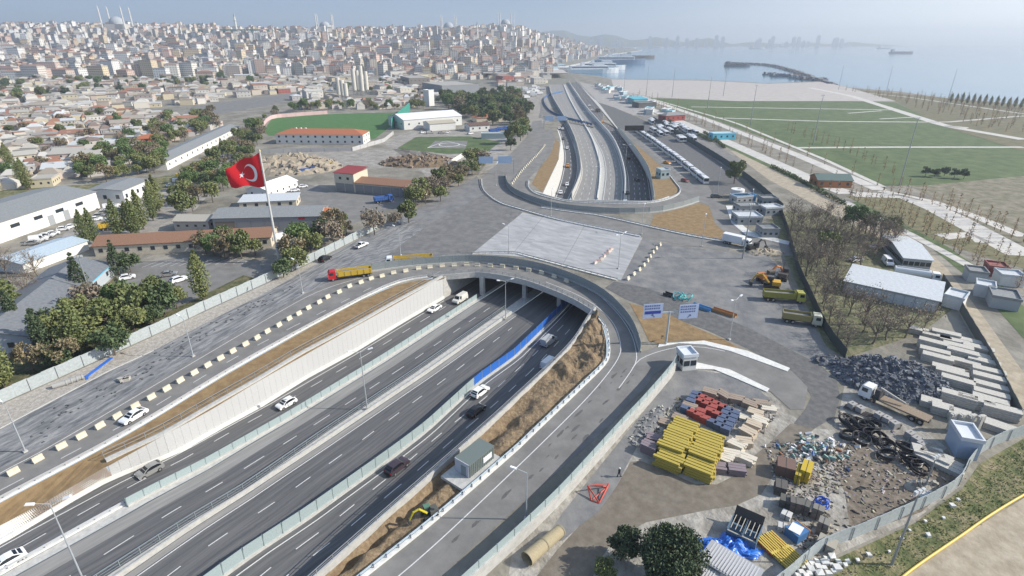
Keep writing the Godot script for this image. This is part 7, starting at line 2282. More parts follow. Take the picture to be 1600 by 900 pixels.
	truck("box_truck", "white box lorry stopped at end of outer roundabout road", Vector3(73.95,0,-174.74), -0.75, white, white, "box", 9.0)
	truck("tank_truck", "white tank lorry parked before the long garage row", Vector3(113.94,0,-145.62), -0.46, white, C(0.68, 0.7, 0.71, 0.4), "tank", 11.0)
	car("van", Vector3(113.23,0,-157.46), -1.83, white, "white minibus parked between bare trees and garages")
	truck("crane_truck", "white cab flatbed crane lorry beside rubble heap", Vector3(69.82,0,-84.82), 2.21, white, N("bed_planks", K(0.2, 0.15, 0.1), K(0.32, 0.26, 0.2), 3.0), "flat", 11.5)
	excavator("orange excavator parked on grey gravel works yard", Vector3(71.05,0,-144.25), 0.3, 1.2, C(0.5, 0.16, 0.03, 0.5), C(0.12, 0.1, 0.08))
	excavator("yellow digger loader behind the olive tipper lorry", Vector3(70.79,0,-139.82), 2.8, 1.1, C(0.55, 0.32, 0.03, 0.5), C(0.1, 0.1, 0.1))
	excavator("dark excavator parked beside orange one on gravel yard", Vector3(76.53,0,-146.08), 1.0, 1.1, C(0.12, 0.1, 0.09, 0.5), C(0.07, 0.07, 0.07))
	excavator("black wheeled digger behind the white box lorry", Vector3(77.28,0,-169.23), 0.2, 1.0, C(0.05, 0.05, 0.05, 0.5), C(0.04, 0.04, 0.04))
	excavator("small yellow mini digger with green cab in dirt strip", Vector3(-11.67,0,-59.76), -2.67, 0.62, C(0.5, 0.42, 0.02, 0.5), C(0.1, 0.2, 0.13, 0.4))
	# coaches
	var bp := bus_proto()
	var first := true
	for q in [Vector3(90.74,0,-264.93), Vector3(91.07,0,-277.28), Vector3(91.54,0,-292.3), Vector3(91.94,0,-307.1), Vector3(92.25,0,-321.5), Vector3(92.07,0,-335.2), Vector3(92.27,0,-349.9), Vector3(92.34,0,-363.6), Vector3(92.41,0,-378.2), Vector3(91.89,0,-391.3), Vector3(91.79,0,-405.3), Vector3(91.68,0,-420.2)]:
		var o := bp if first else copy_of(bp, q, 0)
		first = false
		o.position = q
		o.rotation.y = -1.58
	for k in 24:
		var a := (Vector3(92.73,0,-479.7)).lerp(Vector3(101.73,0,-378.2), rng.randf()) + Vector3(rng.randf_range(4, 34), 0, rng.randf_range(-8, 4))
		copy_of(bp, a, -1.58 + rng.randf_range(-0.1, 0.1), "white coach in crowded parking behind the front row", "coaches in the crowded parking")
	# depot cars on the left
	for q in [[P3([-158.53,0,-175.37,-158.9,0,-178.59,-159.35,0,-182.6,-159.22,0,-185.35,-159.31,0,-190.35,-158.71,0,-193.31]), "white car parked along front of the white warehouse", "cars by the white warehouse"], [P3([-155.78,0,-201.9,-157.68,0,-206.87,-159.08,0,-211.17,-159.94,0,-214.74,-160.82,0,-218.41,-161.37,0,-221.23,-155.89,0,-214.74,-150.99,0,-209.43]), "small car parked between the two warehouses", "cars between the warehouses"], [P3([-157.56,0,-255.99,-158.15,0,-263.62,-156.64,0,-281.64,-159.38,0,-297.09,-160.82,0,-307.1]), "car parked in yard left of the flag", "cars in the yard left of flag"], [P3([-179.53,0,-354.4,-182.5,0,-365.9,-185.66,0,-378.2,-189.03,0,-391.3]), "car parked beside the very long low building", "cars by the long low building"], [P3([-65.03,0,-417.1,-59.06,0,-414.1,-50.75,0,-414.1,-46.45,0,-417.1,-29.79,0,-411.1,-13.56,0,-405.3]), "vehicle parked in yard beside the white hall", "vehicles by the white hall"]]:
		for p in q[0]:
			car(["sedan", "hatch", "suv", "van"][rng.randi() % 4], p, rng.randf_range(0.3, 0.9), [white, white, silver][rng.randi() % 3], q[1], q[2])
	car("suv", Vector3(-93.3,0,-144.25), 0.97, white, "white minivan parked alone on bay marked car park")
	car("sedan", Vector3(-98.52,0,-148.43), 0.4, silver, "silver saloon behind white minivan on car park")
	car("hatch", Vector3(-108.81,0,-146.08), 0.6, white, "white hatchback below dark fir in car park")
	car("van", Vector3(-78.26,0,-180.58), 0.76, white, "white minibus parked behind the flagpole")
	car("van", Vector3(-148.73,0,-200.29), 1.6, white, "white van facing poplars between the warehouses")
	for q in [[Vector3(-95.71,0,-253.53), "white car beside the tent hall gable"], [Vector3(-97.01,0,-246.42), "white estate car along the tent hall"]]:
		car("hatch", q[0], 0.6, white, q[1])
	for q in [[Vector3(-160.14,0,-273.05), "yellow works truck parked by trees left of the flag"], [Vector3(-98.34,0,-297.09), "yellow tipper truck beside rubble heap behind the tent"], [Vector3(-143.21,0,-191.82), "yellow works truck between poplar trees"]]:
		truck("works_truck", q[1], q[0], 0.7, yellow, yellow, "tipper", 7.5)
	for q in [[Vector3(-53.4,0,-228.09), "blue lorry beside clay roofed hall"], [Vector3(-104.34,0,-284.61), "blue tipper beside the rubble heap"], [Vector3(-13.1,0,-420.2), "blue lorry parked by woods near helipad"], [Vector3(-7.16,0,-429.7), "blue truck nearest the wood by helipad"]]:
		truck("works_truck", q[1], q[0], 0.5, C(0.03, 0.1, 0.35), C(0.04, 0.12, 0.36), "tipper", 8.0)
	for q in [[Vector3(114.11,0,-191.82), "pale car parked among bare trees by sand road"], [Vector3(105.26,0,-160.13), "white car parked under the bare thicket"], [Vector3(118.58,0,-171.64), "white car parked beside store behind bare trees"]]:
		car("sedan", q[0], 0.3, white, q[1])
	# car park bays
	var bays := MB.new()
	for k in 12:
		var a := (Vector3(-110.12,0,-154.86)).lerp(Vector3(-81.77,0,-157.98), k / 11.0)
		var l := PackedVector3Array([a, a + Vector3(1.8, 0, -5.0)])
		bays.ribbon(beside(l, -0.07), beside(l, 0.07), 0.03, 9)
	setting("bay_markings", bays, white_paint())


func stack_label(c: String, k: String, w: String) -> String:
	return "%s %s %s" % [c, k, w]


func material_yard() -> void:
	rng.seed = 33
	var yel := N("beam_yellow", K(0.33, 0.26, 0.045), K(0.5, 0.4, 0.08), 2.0, 0.75)
	# bundles of yellow formwork beams, each bundle a thing of single beams
	var yaw := -0.59
	var spots := [[Vector3(24.95,0,-69.98), 4], [Vector3(29.12,0,-67.97), 4], [Vector3(26.09,0,-72.38), 5], [Vector3(30.38,0,-70.42), 5], [Vector3(27.45,0,-74.74), 5], [Vector3(31.81,0,-73), 4], [Vector3(28.72,0,-77.04), 4], [Vector3(33.16,0,-75.55), 3], [Vector3(29.8,0,-78.93), 3]]
	for s in spots:
		var o := thing("beam_stack", "bundle of yellow formwork beams stacked %s layers high in yard" % ["", "", "", "three", "four", "five"][s[1]], "beams", s[0], yaw, "yellow beam bundles %s layers high" % ["", "", "", "three", "four", "five"][s[1]])
		for j in int(s[1]):
			for i in 4:
				put(o, "beam", yel, Vector3(rng.randf_range(-0.3, 0.3), 0.3 + j * 0.5, (i - 1.5) * 0.7), Vector3(4.2, 0.42, 0.5), rng.randf_range(-0.02, 0.02))
	# red and blue crates in rows
	var red := N("crate_red", K(0.26, 0.05, 0.045), K(0.38, 0.1, 0.08), 3.0)
	var blue := N("crate_blue", K(0.06, 0.09, 0.16), K(0.11, 0.14, 0.22), 3.0)
	var u := (Vector3(33.91,0,-80.7) - Vector3(37.8,0,-78.93))
	var origin := Vector3(33.17,0,-81.98)
	var dx := (Vector3(39.91,0,-82.91) - Vector3(36.42,0,-86.8)) / 4.0
	var dz := (Vector3(33.34,0,-82.54) - Vector3(36.42,0,-86.8)) / 4.0
	for i in 7:
		for j in 5:
			if rng.randf() < 0.12: continue
			var p: Vector3 = Vector3(35.53,0,-87.4) + dx * (i - 1) + dz * j * 1.05
			var is_red := i > 0 and i < 5 and not (i == 4 and j > 2)
			var o := thing("steel_crate", "%s steel formwork crate in rows behind yellow beams" % ("faded red" if is_red else "dark blue"), "crate", p, yaw, "%s crates behind the yellow beams" % ("red" if is_red else "blue"))
			put(o, "crate_body", red if is_red else blue, Vector3(0, 0.6, 0), Vector3(1.55, 1.2, 1.05))
			put(o, "lid", red if is_red else blue, Vector3(0, 1.25, 0), Vector3(1.65, 0.1, 1.15))
			for k in 2: put(o, "skid", C(0.1, 0.08, 0.06), Vector3(k - 0.5, 0.05, 0), Vector3(0.14, 0.1, 1.05))
	# timber piles and pale boxes round them
	var tim := [C(0.5, 0.42, 0.32), C(0.3, 0.24, 0.19), C(0.22, 0.18, 0.2), C(0.6, 0.55, 0.46)]
	var n := 0
	for s in [[Vector3(22.54,0,-73.31), 2, 3], [Vector3(23.98,0,-75.88), 2, 2], [Vector3(32.25,0,-68.97), 2, 2], [Vector3(33.91,0,-70.87), 3, 2], [Vector3(35.52,0,-71.92), 3, 2], [Vector3(37.21,0,-74.26), 3, 2], [Vector3(38.57,0,-75.06), 0, 2], [Vector3(40.39,0,-77.55), 0, 2], [Vector3(42.08,0,-79.63), 0, 2], [Vector3(41.86,0,-81.98), 3, 1], [Vector3(43.6,0,-82.91), 0, 2], [Vector3(43.52,0,-80.7), 3, 2], [Vector3(35.12,0,-68.54), 2, 2], [Vector3(37.51,0,-70.87), 3, 2], [Vector3(46.94,0,-84.82), 3, 1], [Vector3(46.4,0,-86.4), 1, 1], [Vector3(43.72,0,-85.6), 1, 2], [Vector3(37.81,0,-89.26), 1, 2], [Vector3(39.97,0,-88.43), 1, 2], [Vector3(41.94,0,-87.2), 1, 2], [Vector3(32.39,0,-84.82), 1, 2], [Vector3(29.97,0,-81.98), 1, 1], [Vector3(27.13,0,-80.7), 1, 1]]:
		var o := thing("timber_pile", "%s pile of timber boards around the formwork crates" % ["tan", "dark brown", "purplish grey", "pale"][s[1]], "timber", s[0], yaw + rng.randf_range(-0.4, 0.4), "timber piles around the crates")
		for j in int(s[2]) * 2:
			for i in 3: put(o, "board", tim[s[1]], Vector3(rng.randf_range(-0.2, 0.2), 0.15 + j * 0.28, (i - 1) * 0.62), Vector3(2.6, 0.24, 0.56), rng.randf_range(-0.05, 0.05))
		n += 1
	# red steel frame leaning on the gravel
	var fr := thing("trestle", "red triangular steel trestle lying on gravel by track", "frame", Vector3(12.9,0,-63.94), 0.3)
	var rm := C(0.45, 0.06, 0.04, 0.6)
	var pts := [Vector3(-1.6, 0.1, 0.9), Vector3(-1.4, 1.2, -0.9), Vector3(2.0, 0.1, -0.9), Vector3(-0.7, 0.1, 1.7), Vector3(1.9, 1.0, -0.6)]
	for e in [[0, 1], [0, 2], [1, 2], [3, 4], [0, 3], [3, 2], [1, 4], [1, 3]]:
		var m := MB.new()
		m.cyl(pts[e[0]], pts[e[1]], 0.11, 0.11, 4)
		part(fr, "bar", m, rm)
	# big tan duct lying below the wall
	var duct := thing("steel_duct", "large tan tube lying beside concrete wall at track", "pipe", Vector3(4.26,0,-54.06), 0.78)
	var tube := MB.new()
	tube.cyl(Vector3(-4, 1.1, 0), Vector3(4, 1.1, 0), 1.15, 1.0, 20, false)
	tube.cyl(Vector3(-4, 1.1, 0), Vector3(4, 1.1, 0), 1.05, 0.92, 20, false)
	part(duct, "tube", tube, N("tan_duct", K(0.3, 0.25, 0.15), K(0.42, 0.36, 0.24), 3.0))
	for x in [-4.0, 0.0, 4.0]:
		var r := MB.new()
		r.cyl(Vector3(x - 0.06, 1.1, 0), Vector3(x + 0.06, 1.1, 0), 1.2 - x * 0.018, 1.2 - x * 0.018, 20, false)
		part(duct, "collar", r, C(0.3, 0.26, 0.18))
	duct.scale = Vector3.ONE * 0.82
	worker(Vector3(16.58,0,-67.55))
	# two open skips
	for q in [[Vector3(30.83,0,-56.82), 0], [Vector3(32.35,0,-55.73), 1]]:
		var o := thing("waste_skip", "open blue grey skip with high back beside the tarpaulin", "skip", q[0], 0.94, "open skips by the tarpaulin")
		var m := MB.new()
		m.box(Vector3(0, 0.15, 0), Vector3(3.2, 0.2, 2.0))
		for s in [-1.0, 1.0]: m.box(Vector3(0, 0.9, s * 0.95), Vector3(3.2, 1.5, 0.1))
		m.box(Vector3(-1.55, 0.7, 0), Vector3(0.1, 1.1, 1.8))
		part(o, "skip_body", m, N("skip_blue", K(0.06, 0.12, 0.2), K(0.14, 0.2, 0.27), 3.0))
		var h := MB.new()
		h.slab(Transform3D(Basis(Vector3.BACK, -0.5), Vector3(1.8, 1.5, 0)), Vector3(0.1, 2.4, 1.9))
		part(o, "raised_door", h, C(0.06, 0.055, 0.05))
		for s in [-0.6, 0.0, 0.6]: put(o, "brace", C(0.45, 0.42, 0.35), Vector3(0.2, 1.6, s), Vector3(2.8, 0.08, 0.08))
		put(o, "rim", C(0.4, 0.38, 0.3), Vector3(-1.55, 1.3, 0), Vector3(0.16, 0.12, 2.0))
	tarpaulin()
	# racks of yellow and red scaffold props
	for q in [[Vector3(34.77,0,-54.68), C(0.5, 0.09, 0.05), "red and yellow scaffold props laid in crossed rows"], [Vector3(36.04,0,-52.36), C(0.6, 0.46, 0.1), "yellow scaffold props laid in neat rows near hoarding"]]:
		var o := thing("prop_rack", q[2], "scaffold", q[0], 0.41)
		for j in 2:
			for i in 9: put(o, "prop", C(0.6, 0.46, 0.1) if (i + j) % 2 or j == 1 else q[1], Vector3((i - 4) * 0.36, 0.25 + j * 0.3, 0), Vector3(0.16, 0.16, 3.0), rng.randf_range(-0.08, 0.08))
		for s in [-1.0, 0.0, 1.0]: put(o, "crossbar", q[1], Vector3(0, 0.4, s), Vector3(3.4, 0.12, 0.12))
	# stood up panels, sacks and odd pallets in the middle pile
	n = 0
	for s in [[Vector3(42.64,0,-68.54), C(0.16, 0.1, 0.08), Vector3(2.6, 2.0, 2.6), "stack of dark brown shuttering panels"], [Vector3(45.38,0,-67.55), C(0.5, 0.36, 0.03), Vector3(1.4, 2.2, 3.0), "upright bundle of yellow shuttering panels"], [Vector3(44.09,0,-67.14), C(0.4, 0.3, 0.03), Vector3(0.8, 1.8, 3.0), "dull yellow panel leaning beside brown stack"], [Vector3(40.16,0,-64.46), C(0.1, 0.095, 0.09), Vector3(1.6, 1.6, 2.0), "dark iron tub standing by brown panels"], [Vector3(39.69,0,-61.68), C(0.1, 0.1, 0.09), Vector3(1.5, 1.5, 1.5), "black cube tank beside iron tubs"], [Vector3(40.6,0,-60.83), C(0.13, 0.12, 0.11), Vector3(1.4, 1.9, 1.4), "dark upright iron tank among tubs"], [Vector3(41.81,0,-60.47), C(0.12, 0.12, 0.11), Vector3(1.3, 1.8, 1.4), "dark iron tank at end of tub row"], [Vector3(43.18,0,-59.53), C(0.2, 0.19, 0.17), Vector3(1.4, 1.9, 1.2), "grey upright slab case beside wall of rubbish"], [Vector3(42.65,0,-57.03), C(0.22, 0.21, 0.19), Vector3(1.3, 2.0, 1.4), "tall grey case near hoarding in rubbish"], [Vector3(38.91,0,-59.53), C(0.55, 0.55, 0.53), Vector3(1.3, 0.8, 1.2), "small pile of pale paving blocks"], [Vector3(37.36,0,-57.26), C(0.5, 0.5, 0.48), Vector3(1.2, 0.9, 1.1), "second small pile of pale paving blocks"], [Vector3(41.91,0,-54.37), C(0.34, 0.32, 0.27), Vector3(2.2, 1.2, 1.8), "tan crate of rubble close to hoarding"]]:
		var o := thing("material_stack", s[3] + " in works yard", "stack", s[0], yaw + rng.randf_range(-0.2, 0.2))
		var z: Vector3 = s[2]
		for j in 4: put(o, "layer", s[1], Vector3(rng.randf_range(-0.06, 0.06), z.y * (j + 0.5) / 4, rng.randf_range(-0.06, 0.06)), Vector3(z.x, z.y / 4 - 0.03, z.z), rng.randf_range(-0.03, 0.03))
		put(o, "strap", C(0.05, 0.05, 0.05), Vector3(0, z.y * 0.5, 0), Vector3(0.08, z.y + 0.02, z.z + 0.1))
	var bin := thing("waste_skip", "orange ended blue bin with white sheet on top", "skip", Vector3(38.72,0,-56.16), 0.5)
	put(bin, "bin_body", C(0.05, 0.16, 0.36), Vector3(0, 0.7, 0), Vector3(2.3, 1.4, 2.0), 0)
	put(bin, "end_plate", C(0.5, 0.22, 0.05), Vector3(1.2, 0.7, 0), Vector3(0.12, 1.5, 2.1))
	put(bin, "white_sheet", C(0.7, 0.7, 0.7), Vector3(-0.2, 1.46, -0.1), Vector3(1.7, 0.06, 1.5), 0.3)
	# rubbish heap of mixed scraps
	var cols := [C(0.6, 0.6, 0.58), C(0.2, 0.34, 0.31), C(0.36, 0.33, 0.28), C(0.66, 0.66, 0.68), C(0.05, 0.06, 0.08), C(0.12, 0.2, 0.42), C(0.3, 0.12, 0.06)]
	var heap := thing("scrap_heap", "heap of white and green sheeting scraps beside the loop road", "rubbish", Vector3(50.42,0,-73.47))
	for i in 150:
		var d := rng.randf()
		var p := Vector3(rng.randfn() * 2.6, 0, rng.randfn() * 1.9)
		var s := rng.randf_range(0.18, 0.6)
		var t := Transform3D(Basis.from_euler(Vector3(rng.randf() * 3, rng.randf() * 3, rng.randf() * 3)) * Basis.from_scale(Vector3(s * 1.6, s * 0.5, s)), p + Vector3(0, 0.2 + 0.9 * exp(-p.length_squared() / 6.0) * d, 0))
		piece(heap, "scrap", unit_box(cols[rng.randi() % (4 if d < 0.7 else 7)]), t)
	var debris := MB.new()
	for q in [[P2([41.99,-74.26,47.52,-75.88,54,-75.88,54.63,-71.17,47.23,-62.92,45.04,-57.03,38.97,-51.87,37.87,-54.89,40.62,-62.92,40.42,-66.86]), 700], [P2([19.67,-74.26,23.62,-80.16,31.6,-88.85,48.19,-87.81,47.87,-82.91,42.8,-77.55,42.24,-84.82,33.14,-85.8,25.24,-77.55]), 420], [P2([59.84,-84.82,68.04,-77.55,70.09,-71.17,62.19,-65.51,54.63,-71.17]), 260], [P2([52.09,-74.26,62.02,-68.26,70.09,-71.17,69.51,-67.55,59.22,-61.07,45.62,-56.49]), 220]]:
		for p in in_poly(q[0], q[1], 0.12):
			var v: float = [0.1, 0.2, 0.3, 0.45][rng.randi() % 4] * rng.randf_range(0.7, 1.2)
			debris.col = Color(v, v * rng.randf_range(0.8, 0.98), v * rng.randf_range(0.6, 0.95))
			debris.slab(Transform3D(Basis.from_euler(Vector3(rng.randf_range(-0.4, 0.4), rng.randf() * 6, rng.randf_range(-0.4, 0.4))), p + Vector3(0, 0.08, 0)), Vector3(rng.randf_range(0.1, 0.9), rng.randf_range(0.05, 0.25), rng.randf_range(0.08, 0.35)), 0.8)
	tag(part(self, "yard_debris", debris, vcol(0.9)), "loose boards, stones and litter strewn across the works yard", "debris", "", "stuff")
	var coil := thing("cable_tangle", "tangle of bright blue cable beside tall cases", "cable", Vector3(45.09,0,-61.68))
	for k in 7:
		var m := MB.new()
		torus(m, Vector3(rng.randf_range(-0.4, 0.4), 0.3 + 0.12 * k, rng.randf_range(-0.4, 0.4)), rng.randf_range(0.5, 0.9), 0.07, Basis.from_euler(Vector3(rng.randf_range(-0.7, 0.7), 0, rng.randf_range(-0.7, 0.7))))
		part(coil, "loop", m, C(0.02, 0.13, 0.6, 0.5))


func torus(b: MB, c: Vector3, r: float, t: float, bs := Basis.IDENTITY, n := 24) -> void:
	for i in n:
		var a0 := TAU * i / n
		var a1 := TAU * (i + 1) / n
		b.cyl(c + bs * Vector3(cos(a0) * r, 0, sin(a0) * r), c + bs * Vector3(cos(a1) * r, 0, sin(a1) * r), t, t, 6, false)


func worker(at: Vector3) -> void:
	var o := thing("person", "person in dark clothes and white helmet walking on track", "person", at, 0.4)
	var b := MB.new()
	for s in [-1.0, 1.0]:
		b.cyl(Vector3(s * 0.28, 0.05, s * 0.1), Vector3(s * 0.1, 0.5, s * 0.1), 0.06, 0.075, 8)
		b.cyl(Vector3(s * 0.1, 0.5, s * 0.1), Vector3(0, 0.95, s * 0.09), 0.08, 0.1, 8)
		b.box(Vector3(s * 0.28 + 0.05, 0.05, s * 0.1), Vector3(0.26, 0.1, 0.1))
		b.cyl(Vector3(0, 1.42, s * 0.2), Vector3(-s * 0.12, 1.12, s * 0.27), 0.06, 0.05, 8)
		b.cyl(Vector3(-s * 0.12, 1.12, s * 0.27), Vector3(-s * 0.02, 0.88, s * 0.26), 0.05, 0.04, 8)
	b.cyl(Vector3(0, 0.9, 0), Vector3(0, 1.25, 0), 0.16, 0.19, 10)
	b.cyl(Vector3(0, 1.25, 0), Vector3(0, 1.48, 0), 0.21, 0.13, 10)
	b.cyl(Vector3(0, 1.46, 0), Vector3(0, 1.58, 0), 0.06, 0.06, 8)
	part(o, "body", b, C(0.02, 0.022, 0.028))
	var h := MB.new()
	h.cyl(Vector3(0, 1.55, 0), Vector3(0, 1.72, 0), 0.07, 0.1, 10)
	h.cyl(Vector3(0, 1.72, 0), Vector3(0, 1.78, 0), 0.1, 0.07, 10)
	part(o, "head", h, C(0.35, 0.22, 0.16))
	var k := MB.new()
	k.cyl(Vector3(0, 1.72, 0), Vector3(0, 1.76, 0), 0.15, 0.13, 12)
	k.cyl(Vector3(0, 1.76, 0), Vector3(0, 1.86, 0), 0.12, 0.05, 12)
	part(o, "helmet", k, C(0.75, 0.75, 0.74))


func tarpaulin() -> void:
	var c := Vector3(28.8,0,-54.06)
	var o := thing("tarpaulin", "bright blue crumpled tarpaulin spread over a heap", "tarpaulin", c, 0.3)
	var st := SurfaceTool.new()
	st.begin(Mesh.PRIMITIVE_TRIANGLES)
	var f := FastNoiseLite.new()
	f.frequency = 0.35
	f.fractal_octaves = 4
	f.seed = 4
	var n := 34
	var g := func(i: int, j: int) -> Vector3:
		var u := (float(i) / n - 0.5) * 2.0
		var v := (float(j) / n - 0.5) * 2.0
		var edge := clampf(1.15 - maxf(absf(u), absf(v)), 0, 1)
		var x := u * 4.0 + f.get_noise_2d(j * 0.4, 9) * 0.8
		var z := v * 2.2 + f.get_noise_2d(i * 0.4, 3) * 0.8
		return Vector3(x, 0.06 + edge * (0.9 + 1.3 * f.get_noise_2d(x * 2.0, z * 2.0)) * smoothstep(0.1, 0.6, edge) + 0.1 * absf(f.get_noise_2d(x * 6.0, z * 6.0)), z)
	for i in n:
		for j in n:
			for q in [[0, 0], [1, 0], [1, 1], [0, 0], [1, 1], [0, 1]]: st.add_vertex(g.call(i + q[0], j + q[1]))
	st.generate_normals()
	var m := MeshInstance3D.new()
	m.name = "sheet"
	m.mesh = st.commit()
	m.mesh.surface_set_material(0, C(0.03, 0.16, 0.58, 0.35))
	o.add_child(m)
	for q in [Vector3(-2.6, 0.2, 1.0), Vector3(2.4, 0.2, -1.2)]: put(o, "weight", C(0.4, 0.38, 0.35), q, Vector3(0.5, 0.3, 0.4), 0.4)


# a heap of loose broken stone: a mound with single boulders on it
func rubble(called: String, label: String, c: Vector3, rx: float, rz: float, h: float, yaw: float, base: Material, stones: Array, n: int, size: float, grit := 0) -> void:
	var o := thing(called, label, "heap", c, yaw)
	var f := FastNoiseLite.new()
	f.frequency = 0.18
	f.fractal_octaves = 5
	f.seed = n
	var at := func(u: float, v: float) -> Vector3:
		var r := Vector2(u, v).length()
		var e := maxf(0.0, 1.0 - r * r)
		var k := f.get_noise_2d(u * rx * 2.0, v * rz * 2.0)
		return Vector3(u * rx, -0.1 + h * pow(e, 0.7) * (0.75 + 0.6 * k) , v * rz)
	var b := MB.new()
	var g := 30
	for i in g:
		for j in g:
			var u0 := (float(i) / g - 0.5) * 2.1
			var u1 := (float(i + 1) / g - 0.5) * 2.1
			var v0 := (float(j) / g - 0.5) * 2.1
			var v1 := (float(j + 1) / g - 0.5) * 2.1
			if Vector2((u0 + u1) * 0.5, (v0 + v1) * 0.5).length() > 1.08: continue
			b.quad(at.call(u0, v1), at.call(u1, v1), at.call(u1, v0), at.call(u0, v0))
	part(o, "mound", b, base)
	if grit > 0:
		var gb := MB.new()
		for i in grit:
			var a := rng.randf() * TAU
			var r := sqrt(rng.randf()) * 1.04
			var s := rng.randf_range(0.12, 0.38)
			var v := rng.randf_range(0.08, 0.2)
			gb.col = Color(v, v * 1.08, v * 1.22)
			gb.slab(Transform3D(Basis.from_euler(Vector3(rng.randf() * 6, rng.randf() * 6, 0)), at.call(cos(a) * r, sin(a) * r) + Vector3(0, 0.08, 0)), Vector3(s, s * 0.6, s * 1.3), 0.6)
		part(o, "broken_stone", gb, vcol(0.9)).set_meta("kind", "stuff")
	var rock := []
	for s in stones:
		var m := MB.new()
		var p := []
		for k in 8: p.append(Vector3(0.5 if k & 1 else -0.5, 0.5 if k & 2 else -0.5, 0.5 if k & 4 else -0.5) * rng.randf_range(0.7, 1.15))
		for q in [[0, 1, 3, 2], [5, 4, 6, 7], [4, 0, 2, 6], [1, 5, 7, 3], [2, 3, 7, 6], [4, 5, 1, 0]]: m.quad(p[q[3]], p[q[2]], p[q[1]], p[q[0]])
		rock.append(m.mesh(s))
	for i in n:
		var a := rng.randf() * TAU
		var r := sqrt(rng.randf())
		var s := size * rng.randf_range(0.4, 1.3)
		piece(o, "stone", rock[rng.randi() % rock.size()], Transform3D(Basis.from_euler(Vector3(rng.randf() * 6, rng.randf() * 6, 0)) * Basis.from_scale(Vector3(s, s * 0.7, s * 1.2)), at.call(cos(a) * r, sin(a) * r) + Vector3(0, s * 0.15, 0)))


